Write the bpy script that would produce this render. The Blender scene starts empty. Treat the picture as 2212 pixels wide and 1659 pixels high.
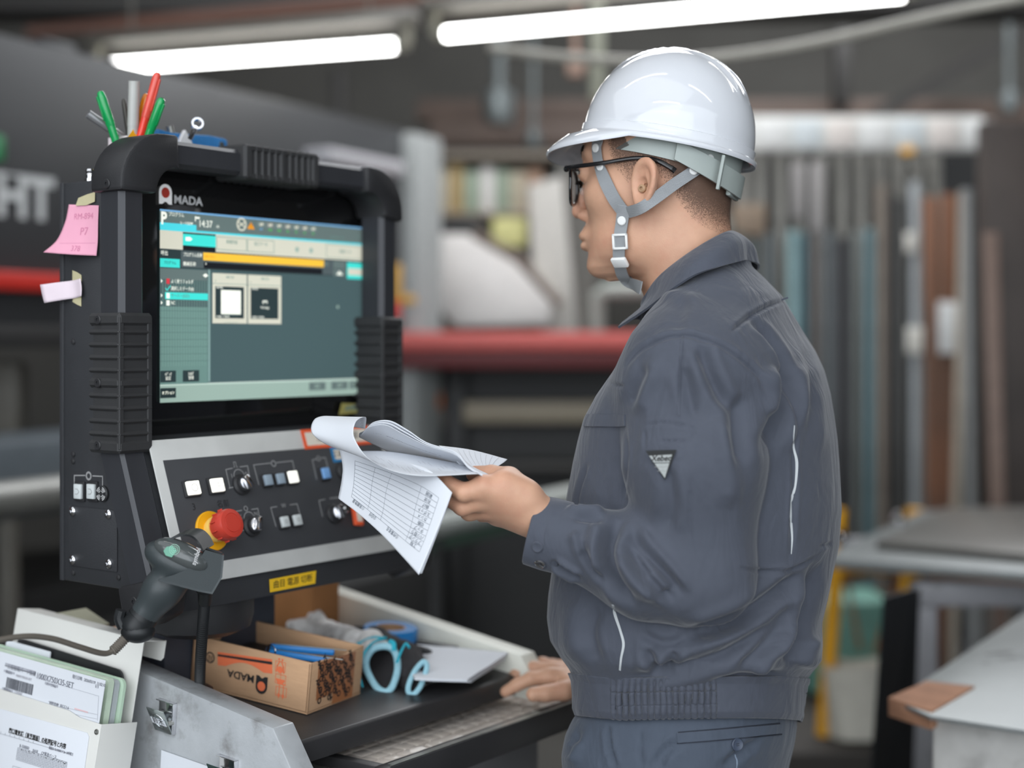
import bpy, bmesh, math, random
import numpy as np
from mathutils import Vector, Matrix, noise
from mathutils.bvhtree import BVHTree
scene = bpy.context.scene
COL = scene.collection
R = random.Random(7)
# ---------------------------------------------------------------- camera
FPX, PCX, PHY, CAMZ = 3200.0, 1106.0, 735.0, 1.40      # focal length in px, principal column, horizon row, eye height
cd = bpy.data.cameras.new('camera'); cam = bpy.data.objects.new('camera', cd); COL.objects.link(cam)
cam.location = (0, 0, CAMZ); cam.rotation_euler = (math.pi/2, 0, 0)
cd.sensor_width = 36.0; cd.lens = FPX/2212*36.0; cd.shift_y = (PHY-829.5)/2212
cd.clip_start = 0.05; cd.clip_end = 100
cd.dof.use_dof = True; cd.dof.focus_distance = 1.66; cd.dof.aperture_fstop = 1.9
scene.camera = cam
# ---------------------------------------------------------------- world, exposure
w = bpy.data.worlds.new('sky'); scene.world = w; w.use_nodes = True
w.node_tree.nodes['Background'].inputs[0].default_value = (0.86, 0.93, 1.0, 1)
w.node_tree.nodes['Background'].inputs[1].default_value = 2.05
scene.view_settings.view_transform = 'Standard'; scene.view_settings.look = 'None'
scene.view_settings.gamma = 1; scene.view_settings.exposure = 0.0; scene.view_settings.use_curve_mapping = False
# daylight from the unseen open gate, plus unseen overhead fills added for brightness
def area(name, loc, aim, sx, sy, power, col):
    l = bpy.data.lights.new(name, 'AREA'); l.shape = 'RECTANGLE'; l.size = sx; l.size_y = sy; l.energy = power; l.color = col
    o = bpy.data.objects.new(name, l); COL.objects.link(o); o.location = loc
    o.rotation_euler = (Vector(aim)-Vector(loc)).to_track_quat('-Z', 'Y').to_euler(); return o
area('overhead_fill', (-1.2, 0.8, 4.4), (-0.4, 1.9, 1.2), 6.0, 4.5, 110, (0.93, 0.97, 1.0))
area('overhead_fill_back', (1.5, 6.2, 4.3), (1.2, 6.6, 0.5), 5.0, 2.0, 260, (0.95, 0.97, 1.0))  # added fill lamp, brightens the rack and back of the hall
area('gate_light', (-1.2, -3.4, 2.4), (0.2, 2.0, 1.2), 7.0, 4.0, 130, (0.92, 0.96, 1.0))
# ---------------------------------------------------------------- helpers
def srgb(r, g, b):
    f = lambda c: (c/255/12.92) if c/255 <= 0.04045 else ((c/255+0.055)/1.055)**2.4
    return (f(r), f(g), f(b), 1)
MATS = {}
def mat(name, col, rough=0.5, metal=0.0, var=0.08, scale=30.0, bump=0.0, bscale=200.0, spec=0.5, coat=0.0, trans=0.0, ior=1.45, emit=0.0, sss=0.0, sheen=0.0, stain=None, col2=None, c2scale=6.0, c2lo=0.45, c2hi=0.6, alpha=1.0, stretch=None, bump2=0):
    if name in MATS: return MATS[name]
    m = bpy.data.materials.new(name); m.use_nodes = True; nt = m.node_tree; N = nt.nodes; L = nt.links
    b = N['Principled BSDF']
    tc = N.new('ShaderNodeTexCoord'); src = tc.outputs['Object']
    if stretch:
        mp = N.new('ShaderNodeMapping'); mp.inputs['Scale'].default_value = stretch; L.new(src, mp.inputs[0]); src = mp.outputs[0]
    nz = N.new('ShaderNodeTexNoise'); nz.inputs['Scale'].default_value = scale; nz.inputs['Detail'].default_value = 4; L.new(src, nz.inputs['Vector'])
    rp = N.new('ShaderNodeValToRGB'); c = col
    rp.color_ramp.elements[0].position = 0.3; rp.color_ramp.elements[1].position = 0.7
    rp.color_ramp.elements[0].color = tuple(max(0, x*(1-var)) for x in c[:3])+(1,)
    rp.color_ramp.elements[1].color = tuple(min(1, x*(1+var)) for x in c[:3])+(1,)
    L.new(nz.outputs['Fac'], rp.inputs[0]); out = rp.outputs[0]
    if col2:
        n2 = N.new('ShaderNodeTexNoise'); n2.inputs['Scale'].default_value = c2scale; n2.inputs['Detail'].default_value = 6; n2.inputs['Roughness'].default_value = 0.65; L.new(src, n2.inputs['Vector'])
        r2 = N.new('ShaderNodeValToRGB'); r2.color_ramp.elements[0].position = c2lo; r2.color_ramp.elements[1].position = c2hi
        mx = N.new('ShaderNodeMix'); mx.data_type = 'RGBA'
        L.new(n2.outputs['Fac'], r2.inputs[0]); L.new(r2.outputs[0], mx.inputs[0]); L.new(out, mx.inputs[6]); mx.inputs[7].default_value = col2; out = mx.outputs[2]
    L.new(out, b.inputs['Base Color'])
    b.inputs['Roughness'].default_value = rough; b.inputs['Metallic'].default_value = metal
    b.inputs['Specular IOR Level'].default_value = spec; b.inputs['IOR'].default_value = ior
    b.inputs['Coat Weight'].default_value = coat; b.inputs['Coat Roughness'].default_value = 0.05
    b.inputs['Transmission Weight'].default_value = trans; b.inputs['Alpha'].default_value = alpha
    if sss: b.inputs['Subsurface Weight'].default_value = sss; b.inputs['Subsurface Radius'].default_value = (0.012, 0.005, 0.003); b.inputs['Subsurface Scale'].default_value = 0.5
    if sheen: b.inputs['Sheen Weight'].default_value = sheen; b.inputs['Sheen Roughness'].default_value = 0.4
    if emit:
        L.new(out, b.inputs['Emission Color']); b.inputs['Emission Strength'].default_value = emit
    if bump:
        bz = N.new('ShaderNodeTexNoise'); bz.inputs['Scale'].default_value = bscale; bz.inputs['Detail'].default_value = 3; L.new(src, bz.inputs['Vector'])
        bp = N.new('ShaderNodeBump'); bp.inputs['Strength'].default_value = bump; bp.inputs['Distance'].default_value = 0.002
        L.new(bz.outputs['Fac'], bp.inputs['Height']); L.new(bp.outputs[0], b.inputs['Normal'])
        if bump2:
            mp2 = N.new('ShaderNodeMapping'); mp2.inputs['Scale'].default_value = (1, 1, .45); mp2.inputs['Rotation'].default_value = (.3, .5, .2); L.new(tc.outputs['Object'], mp2.inputs[0])
            b3 = N.new('ShaderNodeTexNoise'); b3.inputs['Scale'].default_value = 22; b3.inputs['Detail'].default_value = 3; b3.inputs['Distortion'].default_value = .8; L.new(mp2.outputs[0], b3.inputs['Vector'])
            p3 = N.new('ShaderNodeBump'); p3.inputs['Strength'].default_value = bump2; p3.inputs['Distance'].default_value = 0.012; L.new(b3.outputs['Fac'], p3.inputs['Height']); L.new(p3.outputs[0], bp.inputs['Normal'])
    MATS[name] = m; return m
class MB:
    """collects shapes into one mesh"""
    def __init__(s): s.bm = bmesh.new()
    def _merge(s, t, M=None, mi=0):
        if M is not None: t.transform(M)
        for f in t.faces: f.material_index = mi
        me = bpy.data.meshes.new('tmp'); t.to_mesh(me); t.free(); s.bm.from_mesh(me); bpy.data.meshes.remove(me); return s
    def box(s, c, d, bev=0.0, M=None, mi=0, seg=2):
        t = bmesh.new(); bmesh.ops.create_cube(t, size=1.0)
        for v in t.verts: v.co = Vector((v.co.x*d[0], v.co.y*d[1], v.co.z*d[2]))
        if bev > 0: bmesh.ops.bevel(t, geom=t.edges[:], offset=min(bev, min(d)*0.45), segments=seg, affect='EDGES', profile=0.5)
        t.transform(Matrix.Translation(c)); return s._merge(t, M, mi)
    def bx(s, x0, x1, y0, y1, z0, z1, bev=0.0, M=None, mi=0):
        return s.box(((x0+x1)/2, (y0+y1)/2, (z0+z1)/2), (abs(x1-x0), abs(y1-y0), abs(z1-z0)), bev, M, mi)
    def prism(s, pts, h0, h1, bev=0.0, M=None, mi=0, seg=2):
        """polygon pts (x,y) extruded from z=h0 to z=h1"""
        t = bmesh.new(); vs = [t.verts.new((p[0], p[1], h0)) for p in pts]; f = t.faces.new(vs)
        r = bmesh.ops.extrude_face_region(t, geom=[f])
        for v in [g for g in r['geom'] if isinstance(g, bmesh.types.BMVert)]: v.co.z = h1
        bmesh.ops.recalc_face_normals(t, faces=t.faces[:])
        if bev > 0: bmesh.ops.bevel(t, geom=t.edges[:], offset=bev, segments=seg, affect='EDGES', profile=0.5)
        return s._merge(t, M, mi)
    def tube(s, pts, r, seg=10, M=None, mi=0, caps=True, flat=1.0, up=None, closed=False):
        pts = [Vector(p) for p in pts]; n = len(pts)
        rs = r if isinstance(r, (list, tuple)) else [r]*n
        t = bmesh.new(); rings = []; prev = None
        for i, p in enumerate(pts):
            if closed: d = pts[(i+1) % n]-pts[i-1]
            else: d = (pts[min(i+1, n-1)]-pts[max(i-1, 0)])
            d.normalize()
            if up is not None: x = Vector(up).cross(d)
            elif prev is None: x = d.orthogonal()
            else: x = prev-d*prev.dot(d)
            if x.length < 1e-6: x = d.orthogonal()
            x.normalize(); prev = x; y = d.cross(x)
            rings.append([t.verts.new(p+(x*math.cos(a)+y*math.sin(a)*flat)*rs[i]) for a in [2*math.pi*k/seg for k in range(seg)]])
        m = n if closed else n-1
        for i in range(m):
            A, B = rings[i], rings[(i+1) % n]
            for k in range(seg): t.faces.new((A[k], A[(k+1) % seg], B[(k+1) % seg], B[k]))
        if caps and not closed: t.faces.new(rings[0][::-1]); t.faces.new(rings[-1])
        bmesh.ops.recalc_face_normals(t, faces=t.faces[:])
        return s._merge(t, M, mi)
    def lathe(s, prof, seg=32, M=None, mi=0, a0=0, a1=2*math.pi):
        t = bmesh.new(); full = abs(a1-a0-2*math.pi) < 1e-6; n = seg if full else seg+1
        rings = [[t.verts.new((max(r, 1e-5)*math.cos(a0+(a1-a0)*k/seg), max(r, 1e-5)*math.sin(a0+(a1-a0)*k/seg), z)) for k in range(n)] for r, z in prof]
        for i in range(len(prof)-1):
            for k in range(seg): t.faces.new((rings[i][k], rings[i][(k+1) % n], rings[i+1][(k+1) % n], rings[i+1][k]))
        bmesh.ops.remove_doubles(t, verts=t.verts[:], dist=2e-5)
        bmesh.ops.recalc_face_normals(t, faces=t.faces[:])
        return s._merge(t, M, mi)
    def cyl(s, p0, p1, r, seg=20, M=None, mi=0, r1=None): return s.tube([p0, p1], [r, r if r1 is None else r1], seg, M, mi)
    def ball(s, c, r, M=None, mi=0, sc=(1, 1, 1), seg=16):
        t = bmesh.new(); bmesh.ops.create_uvsphere(t, u_segments=seg, v_segments=seg*2//3, radius=1)
        for v in t.verts: v.co = Vector((v.co.x*r*sc[0], v.co.y*r*sc[1], v.co.z*r*sc[2]))+Vector(c)
        return s._merge(t, M, mi)
    def sheet(s, G, th=0.0, M=None, mi=0):
        """grid of points G[i][j] -> surface, with real thickness th"""
        t = bmesh.new(); V = [[t.verts.new(p) for p in row] for row in G]
        for i in range(len(V)-1):
            for j in range(len(V[0])-1): t.faces.new((V[i][j], V[i][j+1], V[i+1][j+1], V[i+1][j]))
        if th:
            bmesh.ops.recalc_face_normals(t, faces=t.faces[:]); bmesh.ops.solidify(t, geom=t.faces[:], thickness=th)
        return s._merge(t, M, mi)
    def text(s, body, size, M, mi=0, align='CENTER', ext=0.0002, bold=0.0, shear=0.0, xs=1.0, valign='CENTER'):
        c = bpy.data.curves.new('t', 'FONT'); c.body = body; c.size = size; c.align_x = align; c.align_y = valign
        c.extrude = ext; c.offset = bold; c.shear = shear; c.resolution_u = 3
        o = bpy.data.objects.new('t', c); COL.objects.link(o); dg = bpy.context.evaluated_depsgraph_get()
        me = bpy.data.meshes.new_from_object(o.evaluated_get(dg)); bpy.data.objects.remove(o); bpy.data.curves.remove(c)
        t = bmesh.new(); t.from_mesh(me); bpy.data.meshes.remove(me)
        if xs != 1.0: t.transform(Matrix.Diagonal((xs, 1, 1, 1)))
        return s._merge(t, M, mi)
    def raw(s, V, F, mi=0, M=None):
        me = bpy.data.meshes.new('tmp'); me.from_pydata([tuple(v) for v in V], [], [tuple(f) for f in F]); t = bmesh.new(); t.from_mesh(me); bpy.data.meshes.remove(me)
        return s._merge(t, M, mi)
    def build(s, name, mats, parent=None, frame=None, smooth=35, label=None):
        me = bpy.data.meshes.new(name); M = frame if frame is not None else Matrix.Identity(4)
        if parent is not None: M = wmat(parent).inverted() @ M
        s.bm.transform(M); s.bm.to_mesh(me); s.bm.free()
        for m in (mats if isinstance(mats, (list, tuple)) else [mats]): me.materials.append(m)
        if smooth:
            me.shade_smooth(); me.set_sharp_from_angle(angle=math.radians(smooth))
        o = bpy.data.objects.new(name, me); COL.objects.link(o)
        if parent is not None: o.parent = parent
        if label: o['label'] = label
        return o
def wmat(o):
    M = o.matrix_basis.copy()
    while o.parent is not None: o = o.parent; M = o.matrix_basis @ M
    return M
def tag(o, label, cat, group=None, kind=None):
    o['label'] = label; o['category'] = cat
    if group: o['group'] = group
    if kind: o['kind'] = kind
    return o
def thing(name, label, cat, M, group=None):
    o = bpy.data.objects.new(name, None); COL.objects.link(o); o.empty_display_size = 0.05
    o.matrix_basis = M if isinstance(M, Matrix) else Matrix.Translation(M); return tag(o, label, cat, group)
def struct(o): o['kind'] = 'structure'; return o
def recentre(o):
    """put a one-mesh thing's origin at the middle of its base"""
    vs = [v.co for v in o.data.vertices]; c = Vector(((min(v.x for v in vs)+max(v.x for v in vs))/2, (min(v.y for v in vs)+max(v.y for v in vs))/2, min(v.z for v in vs)))
    o.data.transform(Matrix.Translation(-c)); o.matrix_basis = o.matrix_basis @ Matrix.Translation(c); return o
def P(px, py, Y): return Vector(((px-PCX)/FPX*Y, Y, CAMZ-(py-PHY)/FPX*Y))
class Pl:
    """a plane in the place; pixel readings of the photo are turned into positions on it"""
    def __init__(s, o, x, y):
        s.o = Vector(o); s.x = Vector(x).normalized(); s.y = Vector(y).normalized(); s.n = s.x.cross(s.y)
        s.M = Matrix((s.x.to_4d(), s.y.to_4d(), s.n.to_4d(), (0, 0, 0, 1))).transposed()
        for i in range(3): s.M[i][3] = s.o[i]; s.M[3][i] = 0
    def uv(s, px, py):
        d = Vector(((px-PCX)/FPX, 1, -(py-PHY)/FPX)); c = Vector((0, 0, CAMZ))
        t = (s.o-c).dot(s.n)/d.dot(s.n); p = c+d*t-s.o; return (p.dot(s.x), p.dot(s.y))
    def at(s, h): return Pl(s.o+s.n*h, s.x, s.y)
# console frame: x along the front of the console, y to its back, z up
U = Vector((0.5886, 0.8084, 0)); NB = Vector((0.8084, -0.5886, 0)); Z = Vector((0, 0, 1)); O0 = Vector((-0.4306, 1.799, 0))
KM = Pl(O0, U, -NB).M
def K(a, b, z): return O0+U*a+NB*b+Z*z
def KL(a, b, z): return (a, -b, z)
def roty(a): return Matrix.Rotation(math.radians(a), 4, 'Y')
def rotx(a): return Matrix.Rotation(math.radians(a), 4, 'X')
def rotz(a): return Matrix.Rotation(math.radians(a), 4, 'Z')
def T(x, y, z=0): return Matrix.Translation((x, y, z))
def along(p0, p1, up=(0, 0, 1)):
    """frame with z axis from p0 to p1"""
    z = (Vector(p1)-Vector(p0)).normalized(); x = Vector(up).cross(z)
    if x.length < 1e-4: x = Vector((1, 0, 0))
    x.normalize(); y = z.cross(x); M = Matrix((x.to_4d(), y.to_4d(), z.to_4d(), (0, 0, 0, 1))).transposed()
    for i in range(3): M[3][i] = 0; M[i][3] = p0[i]
    return M
def surfnets(f, lo, hi, h, smooth=2):
    ax = [np.arange(lo[i], hi[i]+h, h, dtype=np.float32) for i in range(3)]
    X, Y, Zg = np.meshgrid(*ax, indexing='ij', sparse=True); F = np.asarray(f(X, Y, Zg), dtype=np.float32); ins = F < 0
    s = ins[:-1, :-1, :-1].astype(np.int8)
    c8 = [(i, j, k) for i in (0, 1) for j in (0, 1) for k in (0, 1)]
    n = [d-1 for d in F.shape]; cnt = sum(ins[i:i+n[0], j:j+n[1], k:k+n[2]].astype(np.int8) for i, j, k in c8)
    I = np.argwhere((cnt > 0) & (cnt < 8)); idx = -np.ones(n, np.int64); idx[I[:, 0], I[:, 1], I[:, 2]] = np.arange(len(I))
    v = {c: F[I[:, 0]+c[0], I[:, 1]+c[1], I[:, 2]+c[2]] for c in c8}; acc = np.zeros((len(I), 3)); num = np.zeros(len(I))
    for a in c8:
        for ax_ in range(3):
            if a[ax_] == 0:
                b = list(a); b[ax_] = 1; b = tuple(b); va, vb = v[a], v[b]; m = (va < 0) != (vb < 0)
                t = np.where(m, va/np.where(m, va-vb, 1), 0); p = np.tile(np.array(a, float), (len(I), 1)); p[:, ax_] = t
                acc += p*m[:, None]; num += m
    V = (I+acc/num[:, None])*h+np.array([ax[0][0], ax[1][0], ax[2][0]]); Q = []
    for ax_ in range(3):
        sl0 = [slice(None)]*3; sl1 = [slice(None)]*3; sl0[ax_] = slice(0, -1); sl1[ax_] = slice(1, None)
        A = ins[tuple(sl0)]; B = ins[tuple(sl1)]; E = np.argwhere(A != B); o1, o2 = [(1, 2), (2, 0), (0, 1)][ax_]
        ok = (E[:, o1] > 0) & (E[:, o2] > 0) & (E[:, o1] < n[o1]) & (E[:, o2] < n[o2]); E = E[ok]; inside = A[E[:, 0], E[:, 1], E[:, 2]]
        def cell(d1, d2):
            C = E.copy(); C[:, o1] -= d1; C[:, o2] -= d2; return idx[C[:, 0], C[:, 1], C[:, 2]]
        q = np.stack([cell(1, 1), cell(0, 1), cell(0, 0), cell(1, 0)], 1); q[~inside] = q[~inside][:, ::-1]; Q.append(q)
    Q = np.concatenate(Q); Q = Q[(Q >= 0).all(1)]
    for _ in range(smooth): V = lap(V, Q)
    return V, Q
def lap(V, Q, w=0.5):
    S = np.zeros_like(V); C = np.zeros(len(V))
    for i in range(4):
        a, b = Q[:, i], Q[:, (i+1) % 4]
        for k in range(3): S[:, k] += np.bincount(a, V[b, k], len(V))+np.bincount(b, V[a, k], len(V))
        C += np.bincount(a, minlength=len(V))+np.bincount(b, minlength=len(V))
    return V*(1-w)+w*S/np.maximum(C, 1)[:, None]
def vnorm(V, Q):
    d1 = V[Q[:, 2]]-V[Q[:, 0]]; d2 = V[Q[:, 3]]-V[Q[:, 1]]; fn = np.cross(d1, d2); N = np.zeros_like(V)
    for i in range(4):
        for k in range(3): N[:, k] += np.bincount(Q[:, i], fn[:, k], len(V))
    return N/np.maximum(np.linalg.norm(N, axis=1), 1e-12)[:, None]
def meshobj(name, V, Q, m, parent=None, smooth=True):
    if parent is not None:
        Mi = np.array(wmat(parent).inverted()); V = V@Mi[:3, :3].T+Mi[:3, 3]
    me = bpy.data.meshes.new(name); me.vertices.add(len(V)); me.vertices.foreach_set('co', V.astype(np.float32).ravel())
    me.loops.add(Q.size); me.loops.foreach_set('vertex_index', Q.astype(np.int32).ravel()); me.polygons.add(len(Q))
    me.polygons.foreach_set('loop_start', np.arange(0, Q.size, 4, dtype=np.int32)); me.update(calc_edges=True)
    for x in (m if isinstance(m, (list, tuple)) else [m]): me.materials.append(x)
    if smooth: me.shade_smooth()
    o = bpy.data.objects.new(name, me); COL.objects.link(o)
    if parent is not None: o.parent = parent
    return o
def capsule(X, Y, Zg, a, b, ra, rb):
    a = np.array(a, float); b = np.array(b, float); d = b-a; L = d@d
    t = np.clip(((X-a[0])*d[0]+(Y-a[1])*d[1]+(Zg-a[2])*d[2])/L, 0, 1)
    return np.sqrt((X-a[0]-t*d[0])**2+(Y-a[1]-t*d[1])**2+(Zg-a[2]-t*d[2])**2)-(ra+(rb-ra)*t)
def smin(a, b, k): h = np.clip(0.5+0.5*(b-a)/k, 0, 1); return b*(1-h)+a*h-k*h*(1-h)
def ellip(X, Y, Zg, c, r, F=None):
    x, y, z = X-c[0], Y-c[1], Zg-c[2]
    if F is not None: x, y, z = [x*a[0]+y*a[1]+z*a[2] for a in F]
    q = np.sqrt((x/r[0])**2+(y/r[1])**2+(z/r[2])**2); return (q-1)*min(r)
def catmull(pts, n):
    pts = [Vector(p) for p in pts]; out = []; m = len(pts)-1
    for i in range(n):
        t = i/(n-1)*m; k = min(int(t), m-1); f = t-k
        p0 = pts[k-1] if k > 0 else pts[0]*2-pts[1]; p1, p2 = pts[k], pts[k+1]; p3 = pts[k+2] if k+2 <= m else pts[m]*2-pts[m-1]
        out.append(0.5*((2*p1)+(p2-p0)*f+(2*p0-5*p1+4*p2-p3)*f*f+(3*p1-p0-3*p2+p3)*f*f*f))
    return out
def patch(C, nu, nv):
    """smooth surface through a grid of control points"""
    rows = [catmull(r, nu) for r in C]; cols = [catmull([rows[i][j] for i in range(len(rows))], nv) for j in range(nu)]
    return [[cols[j][i] for j in range(nu)] for i in range(nv)]
BLK = mat('black_powder_coat', srgb(52, 53, 56), 0.5, bump=0.25, bscale=900, var=0.06)
BLK2 = mat('black_plastic', srgb(44, 44, 46), 0.45, bump=0.15, bscale=1200)
GRIPM = mat('ribbed_rubber', srgb(50, 50, 51), 0.6, bump=0.2, bscale=900, col2=srgb(92, 86, 76), c2scale=45, c2lo=0.66, c2hi=0.95)
ANOD = mat('dark_anodised_aluminium', srgb(56, 57, 61), 0.40, 0.15, var=0.05, stretch=(1, 1, 0.02), scale=60)
EDGE = mat('worn_edge_metal', srgb(120, 120, 128), 0.35, 0.7)
GLASSB = mat('black_glass', (0.0085, 0.0085, 0.009, 1), 0.05, spec=0.9, coat=0.3, var=0.0)
PLATE = mat('brushed_steel_plate', srgb(206, 206, 203), 0.45, 0.15, var=0.05, scale=25)
PANELM = mat('panel_grey_film', srgb(63, 64, 67), 0.55, var=0.04, bump=0.1, bscale=1500)
WHITEP = mat('white_print', srgb(205, 205, 205), 0.6, var=0)
GREYP = mat('grey_print', srgb(150, 150, 150), 0.6, var=0)
LIT = mat('lit_button', (1.0, 0.97, 0.88, 1), 0.4, emit=0.75, var=0.03)
LITB = mat('white_button', srgb(205, 210, 210), 0.4, var=0.03)
GREYB = mat('grey_button', srgb(150, 165, 178), 0.4, var=0.03)
BLUEB = mat('blue_button', srgb(120, 165, 215), 0.4, var=0.03)
CHROME = mat('chrome', srgb(225, 225, 228), 0.12, 1.0, var=0.02)
STEEL = mat('zinc_steel', srgb(170, 170, 165), 0.3, 0.9, var=0.15, scale=40)
REDM = mat('red_plastic', srgb(196, 64, 50), 0.38, var=0.04)
YELM = mat('yellow_plastic', srgb(238, 172, 20), 0.45, var=0.04)
YELP = mat('pale_yellow_plastic', srgb(240, 200, 105), 0.45, var=0.04)
ORG = mat('orange_print', srgb(235, 96, 56), 0.5, var=0.03)
BLUEP = mat('blue_print', srgb(45, 125, 178), 0.5, var=0.03)
YELL = mat('yellow_tape', srgb(238, 192, 40), 0.5, var=0.05)
INK = mat('black_ink', srgb(32, 31, 32), 0.7, var=0)
PAPER = mat('white_paper', srgb(214, 217, 223), 0.85, var=0.015, scale=8)
CREAMP = mat('cream_label', srgb(225, 215, 200), 0.7, var=0.03)
def em(n, r, g, b, k=1.0): return mat('screen_'+n, srgb(r, g, b), 0.5, emit=k, var=0.0, spec=0.0)
class Img:
    def __init__(s, plane, h0=0.0): s.p = plane; s.m = MB(); s.mats = []; s.h = h0
    def mi(s, mt):
        if mt not in s.mats: s.mats.append(mt)
        return s.mats.index(mt)
    def rect(s, p0, p1, mt, h=0.0, th=0.00012):
        a = s.p.uv(*p0); b = s.p.uv(*p1)
        s.m.bx(min(a[0], b[0]), max(a[0], b[0]), min(a[1], b[1]), max(a[1], b[1]), s.h+h-th, s.h+h, 0, s.p.M, s.mi(mt)); return s
    def ruv(s, a, b, c, d, mt, h=0.0): s.m.bx(a, b, float(c), float(d), s.h+h-0.00012, s.h+h, 0, s.p.M, s.mi(mt)); return s
    def line(s, pts, wd, mt, h=0.0, uvc=False, closed=False):
        q = [Vector(p if uvc else s.p.uv(*p)) for p in pts]
        if closed: q.append(q[0])
        for a, b in zip(q[:-1], q[1:]):
            d = (b-a); L = d.length; ang = math.atan2(d.y, d.x)
            s.m.box((0, 0, 0), (L+wd, wd, 0.00012), 0, s.p.M @ T((a.x+b.x)/2, (a.y+b.y)/2, s.h+h) @ Matrix.Rotation(ang, 4, 'Z'), s.mi(mt))
        return s
    def txt(s, body, p, size, mt, h=0.0, align='LEFT', uvc=False, rot=0, **k):
        c = p if uvc else s.p.uv(*p)
        s.m.text(body, size, s.p.M @ T(c[0], c[1], s.h+h) @ Matrix.Rotation(math.radians(rot), 4, 'Z'), s.mi(mt), align, 0.00006, **k); return s
    def ring(s, p, r, wd, mt, h=0.0, uvc=False):
        c = p if uvc else s.p.uv(*p)
        s.m.lathe([(r-wd/2, 0), (r+wd/2, 0), (r+wd/2, .00012), (r-wd/2, .00012), (r-wd/2, 0)], 24, s.p.M @ T(c[0], c[1], s.h+h), s.mi(mt)); return s
    def disc(s, p, r, mt, h=0.0, uvc=False):
        c = p if uvc else s.p.uv(*p)
        s.m.lathe([(0, 0), (r, 0), (r, .00012), (0, .00012)], 24, s.p.M @ T(c[0], c[1], s.h+h), s.mi(mt)); return s
    def poly(s, pts, mt, h=0.0, uvc=False):
        q = [(p if uvc else s.p.uv(*p)) for p in pts]; s.m.prism(q, 0, .00012, 0, s.p.M @ T(0, 0, s.h+h), s.mi(mt)); return s
    def build(s, name, parent, **k): return s.m.build(name, s.mats, parent, **k)
# ================================================================ the hall
CONC = mat('concrete_floor', srgb(70, 68, 64), .7, var=.2, scale=3, bump=.2, bscale=60)
WALLM = mat('hall_wall', srgb(84, 82, 78), .8, var=.12, scale=2)
CEILM = mat('dark_ceiling', srgb(34, 33, 31), .85, var=.2, scale=1.5)
BRWN = mat('rust_brown_beam', srgb(82, 68, 60), .6, var=.15, scale=6)
DKST = mat('dark_steel_beam', srgb(44, 42, 40), .55, var=.15)
m = MB(); m.bx(-7, 7, -4, 10.2, -.1, 0); struct(m.build('floor', CONC, smooth=0))
m = MB(); m.bx(-7, 7, -2.5, 10.2, 4.6, 4.7); struct(m.build('ceiling', CEILM, smooth=0))
m = MB(); m.bx(-7, 7, 10, 10.2, 0, 4.6); struct(m.build('wall_back', WALLM, smooth=0))
m = MB(); m.bx(-7.1, -7, -4, 10.2, 0, 4.7); struct(m.build('wall_left', WALLM, smooth=0))
m = MB(); m.bx(7, 7.1, -4, 10.2, 0, 4.7); struct(m.build('wall_right', WALLM, smooth=0))
def W(px, Y): return (px-PCX)/FPX*Y
def H(py, Y): return CAMZ-(py-PHY)/FPX*Y
def pbox(m, x0, x1, y0, y1, Y, D, bev=.004, mi=0, sh=0.0):
    """upright block whose front face is seen between columns x0..x1 and rows y0..y1 at distance Y, D deep"""
    return m.bx(W(x0, Y), W(x1, Y), Y, Y+D, H(y1, Y), H(y0, Y), bev, None, mi)
def sbeam(nm, fn, mt):
    m = MB(); fn(m); return struct(m.build(nm, mt))
sbeam('trim_1', lambda m: pbox(m, 900, 2500, 214, 262, 8.2, .2), BRWN)
sbeam('trim_2', lambda m: pbox(m, 1806, 1838, 60, 225, 8.1, .12), DKST)
sbeam('trim_3', lambda m: m.tube([P(2230, 60, 8.0), P(1890, 250, 8.0)], .05, 4), DKST)
sbeam('trim_4', lambda m: pbox(m, 715, 745, 150, 520, 8.1, .12), DKST)
sbeam('trim_5', lambda m: pbox(m, -900, 3000, -30, 25, 6.6, .25), DKST)
sbeam('trim_6', lambda m: m.tube([P(60, 70, 6.0), P(1000, -12, 6.0)], .03, 4), mat('red_brown_pipe', srgb(82, 52, 40), .6))
sbeam('trim_7', lambda m: pbox(m, 930, 1560, 262, 316, 8.1, .3), BRWN)
# ---------------------------------------------------------------- fluorescent lamps
TUBE = mat('lamp_tube', (1, 1, .98, 1), .4, emit=16.0, var=0); FIX = mat('lamp_fixture', srgb(95, 92, 86), .5); CAPM = mat('lamp_cap', srgb(150, 146, 132), .4)
def lamp(p0, p1, lab, drop=.10, up=None, group=None):
    p0, p1 = Vector(p0), Vector(p1); d = (p1-p0).normalized(); L = (p1-p0).length
    M = Pl(p0, d, Vector((0, 0, 1)).cross(d)).M; t = thing('fluorescent_lamp', lab, 'ceiling lamp', M, group)
    m = MB(); m.tube([(0.04, 0, 0), (L-.04, 0, 0)], .019, 16); m.build('lamp_tube', TUBE, t, frame=M)
    for e in (0, L):
        m = MB(); m.tube([(e-.0 if e else 0, 0, 0), (e-.045 if e else .045, 0, 0)], .021, 14); m.bx(e-.012, e+.012, -.015, .015, 0, drop-.02, .003); m.build('lamp_holder', CAPM, t, frame=M)
    m = MB(); m.prism([(-.075, drop-.022), (-.045, drop+.02), (.045, drop+.02), (.075, drop-.022)], -.03, L+.03, .003, Matrix(((0, 0, 1, 0), (1, 0, 0, 0), (0, 1, 0, 0), (0, 0, 0, 1)))); m.build('lamp_housing', FIX, t, frame=M)
    top = 4.6-p0.z
    for e in (.15, L-.15):
        m = MB(); m.tube([(e, 0, drop), (e, 0, top)], .006, 6); m.build('hanger', FIX, t, frame=M)
a_, b_ = P(212, 145, 5.72), P(880, 97, 5.29); b_.z = a_.z
lamp(a_, b_, 'glowing fluorescent tube lamp at the upper left, above the dark machine')
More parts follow.
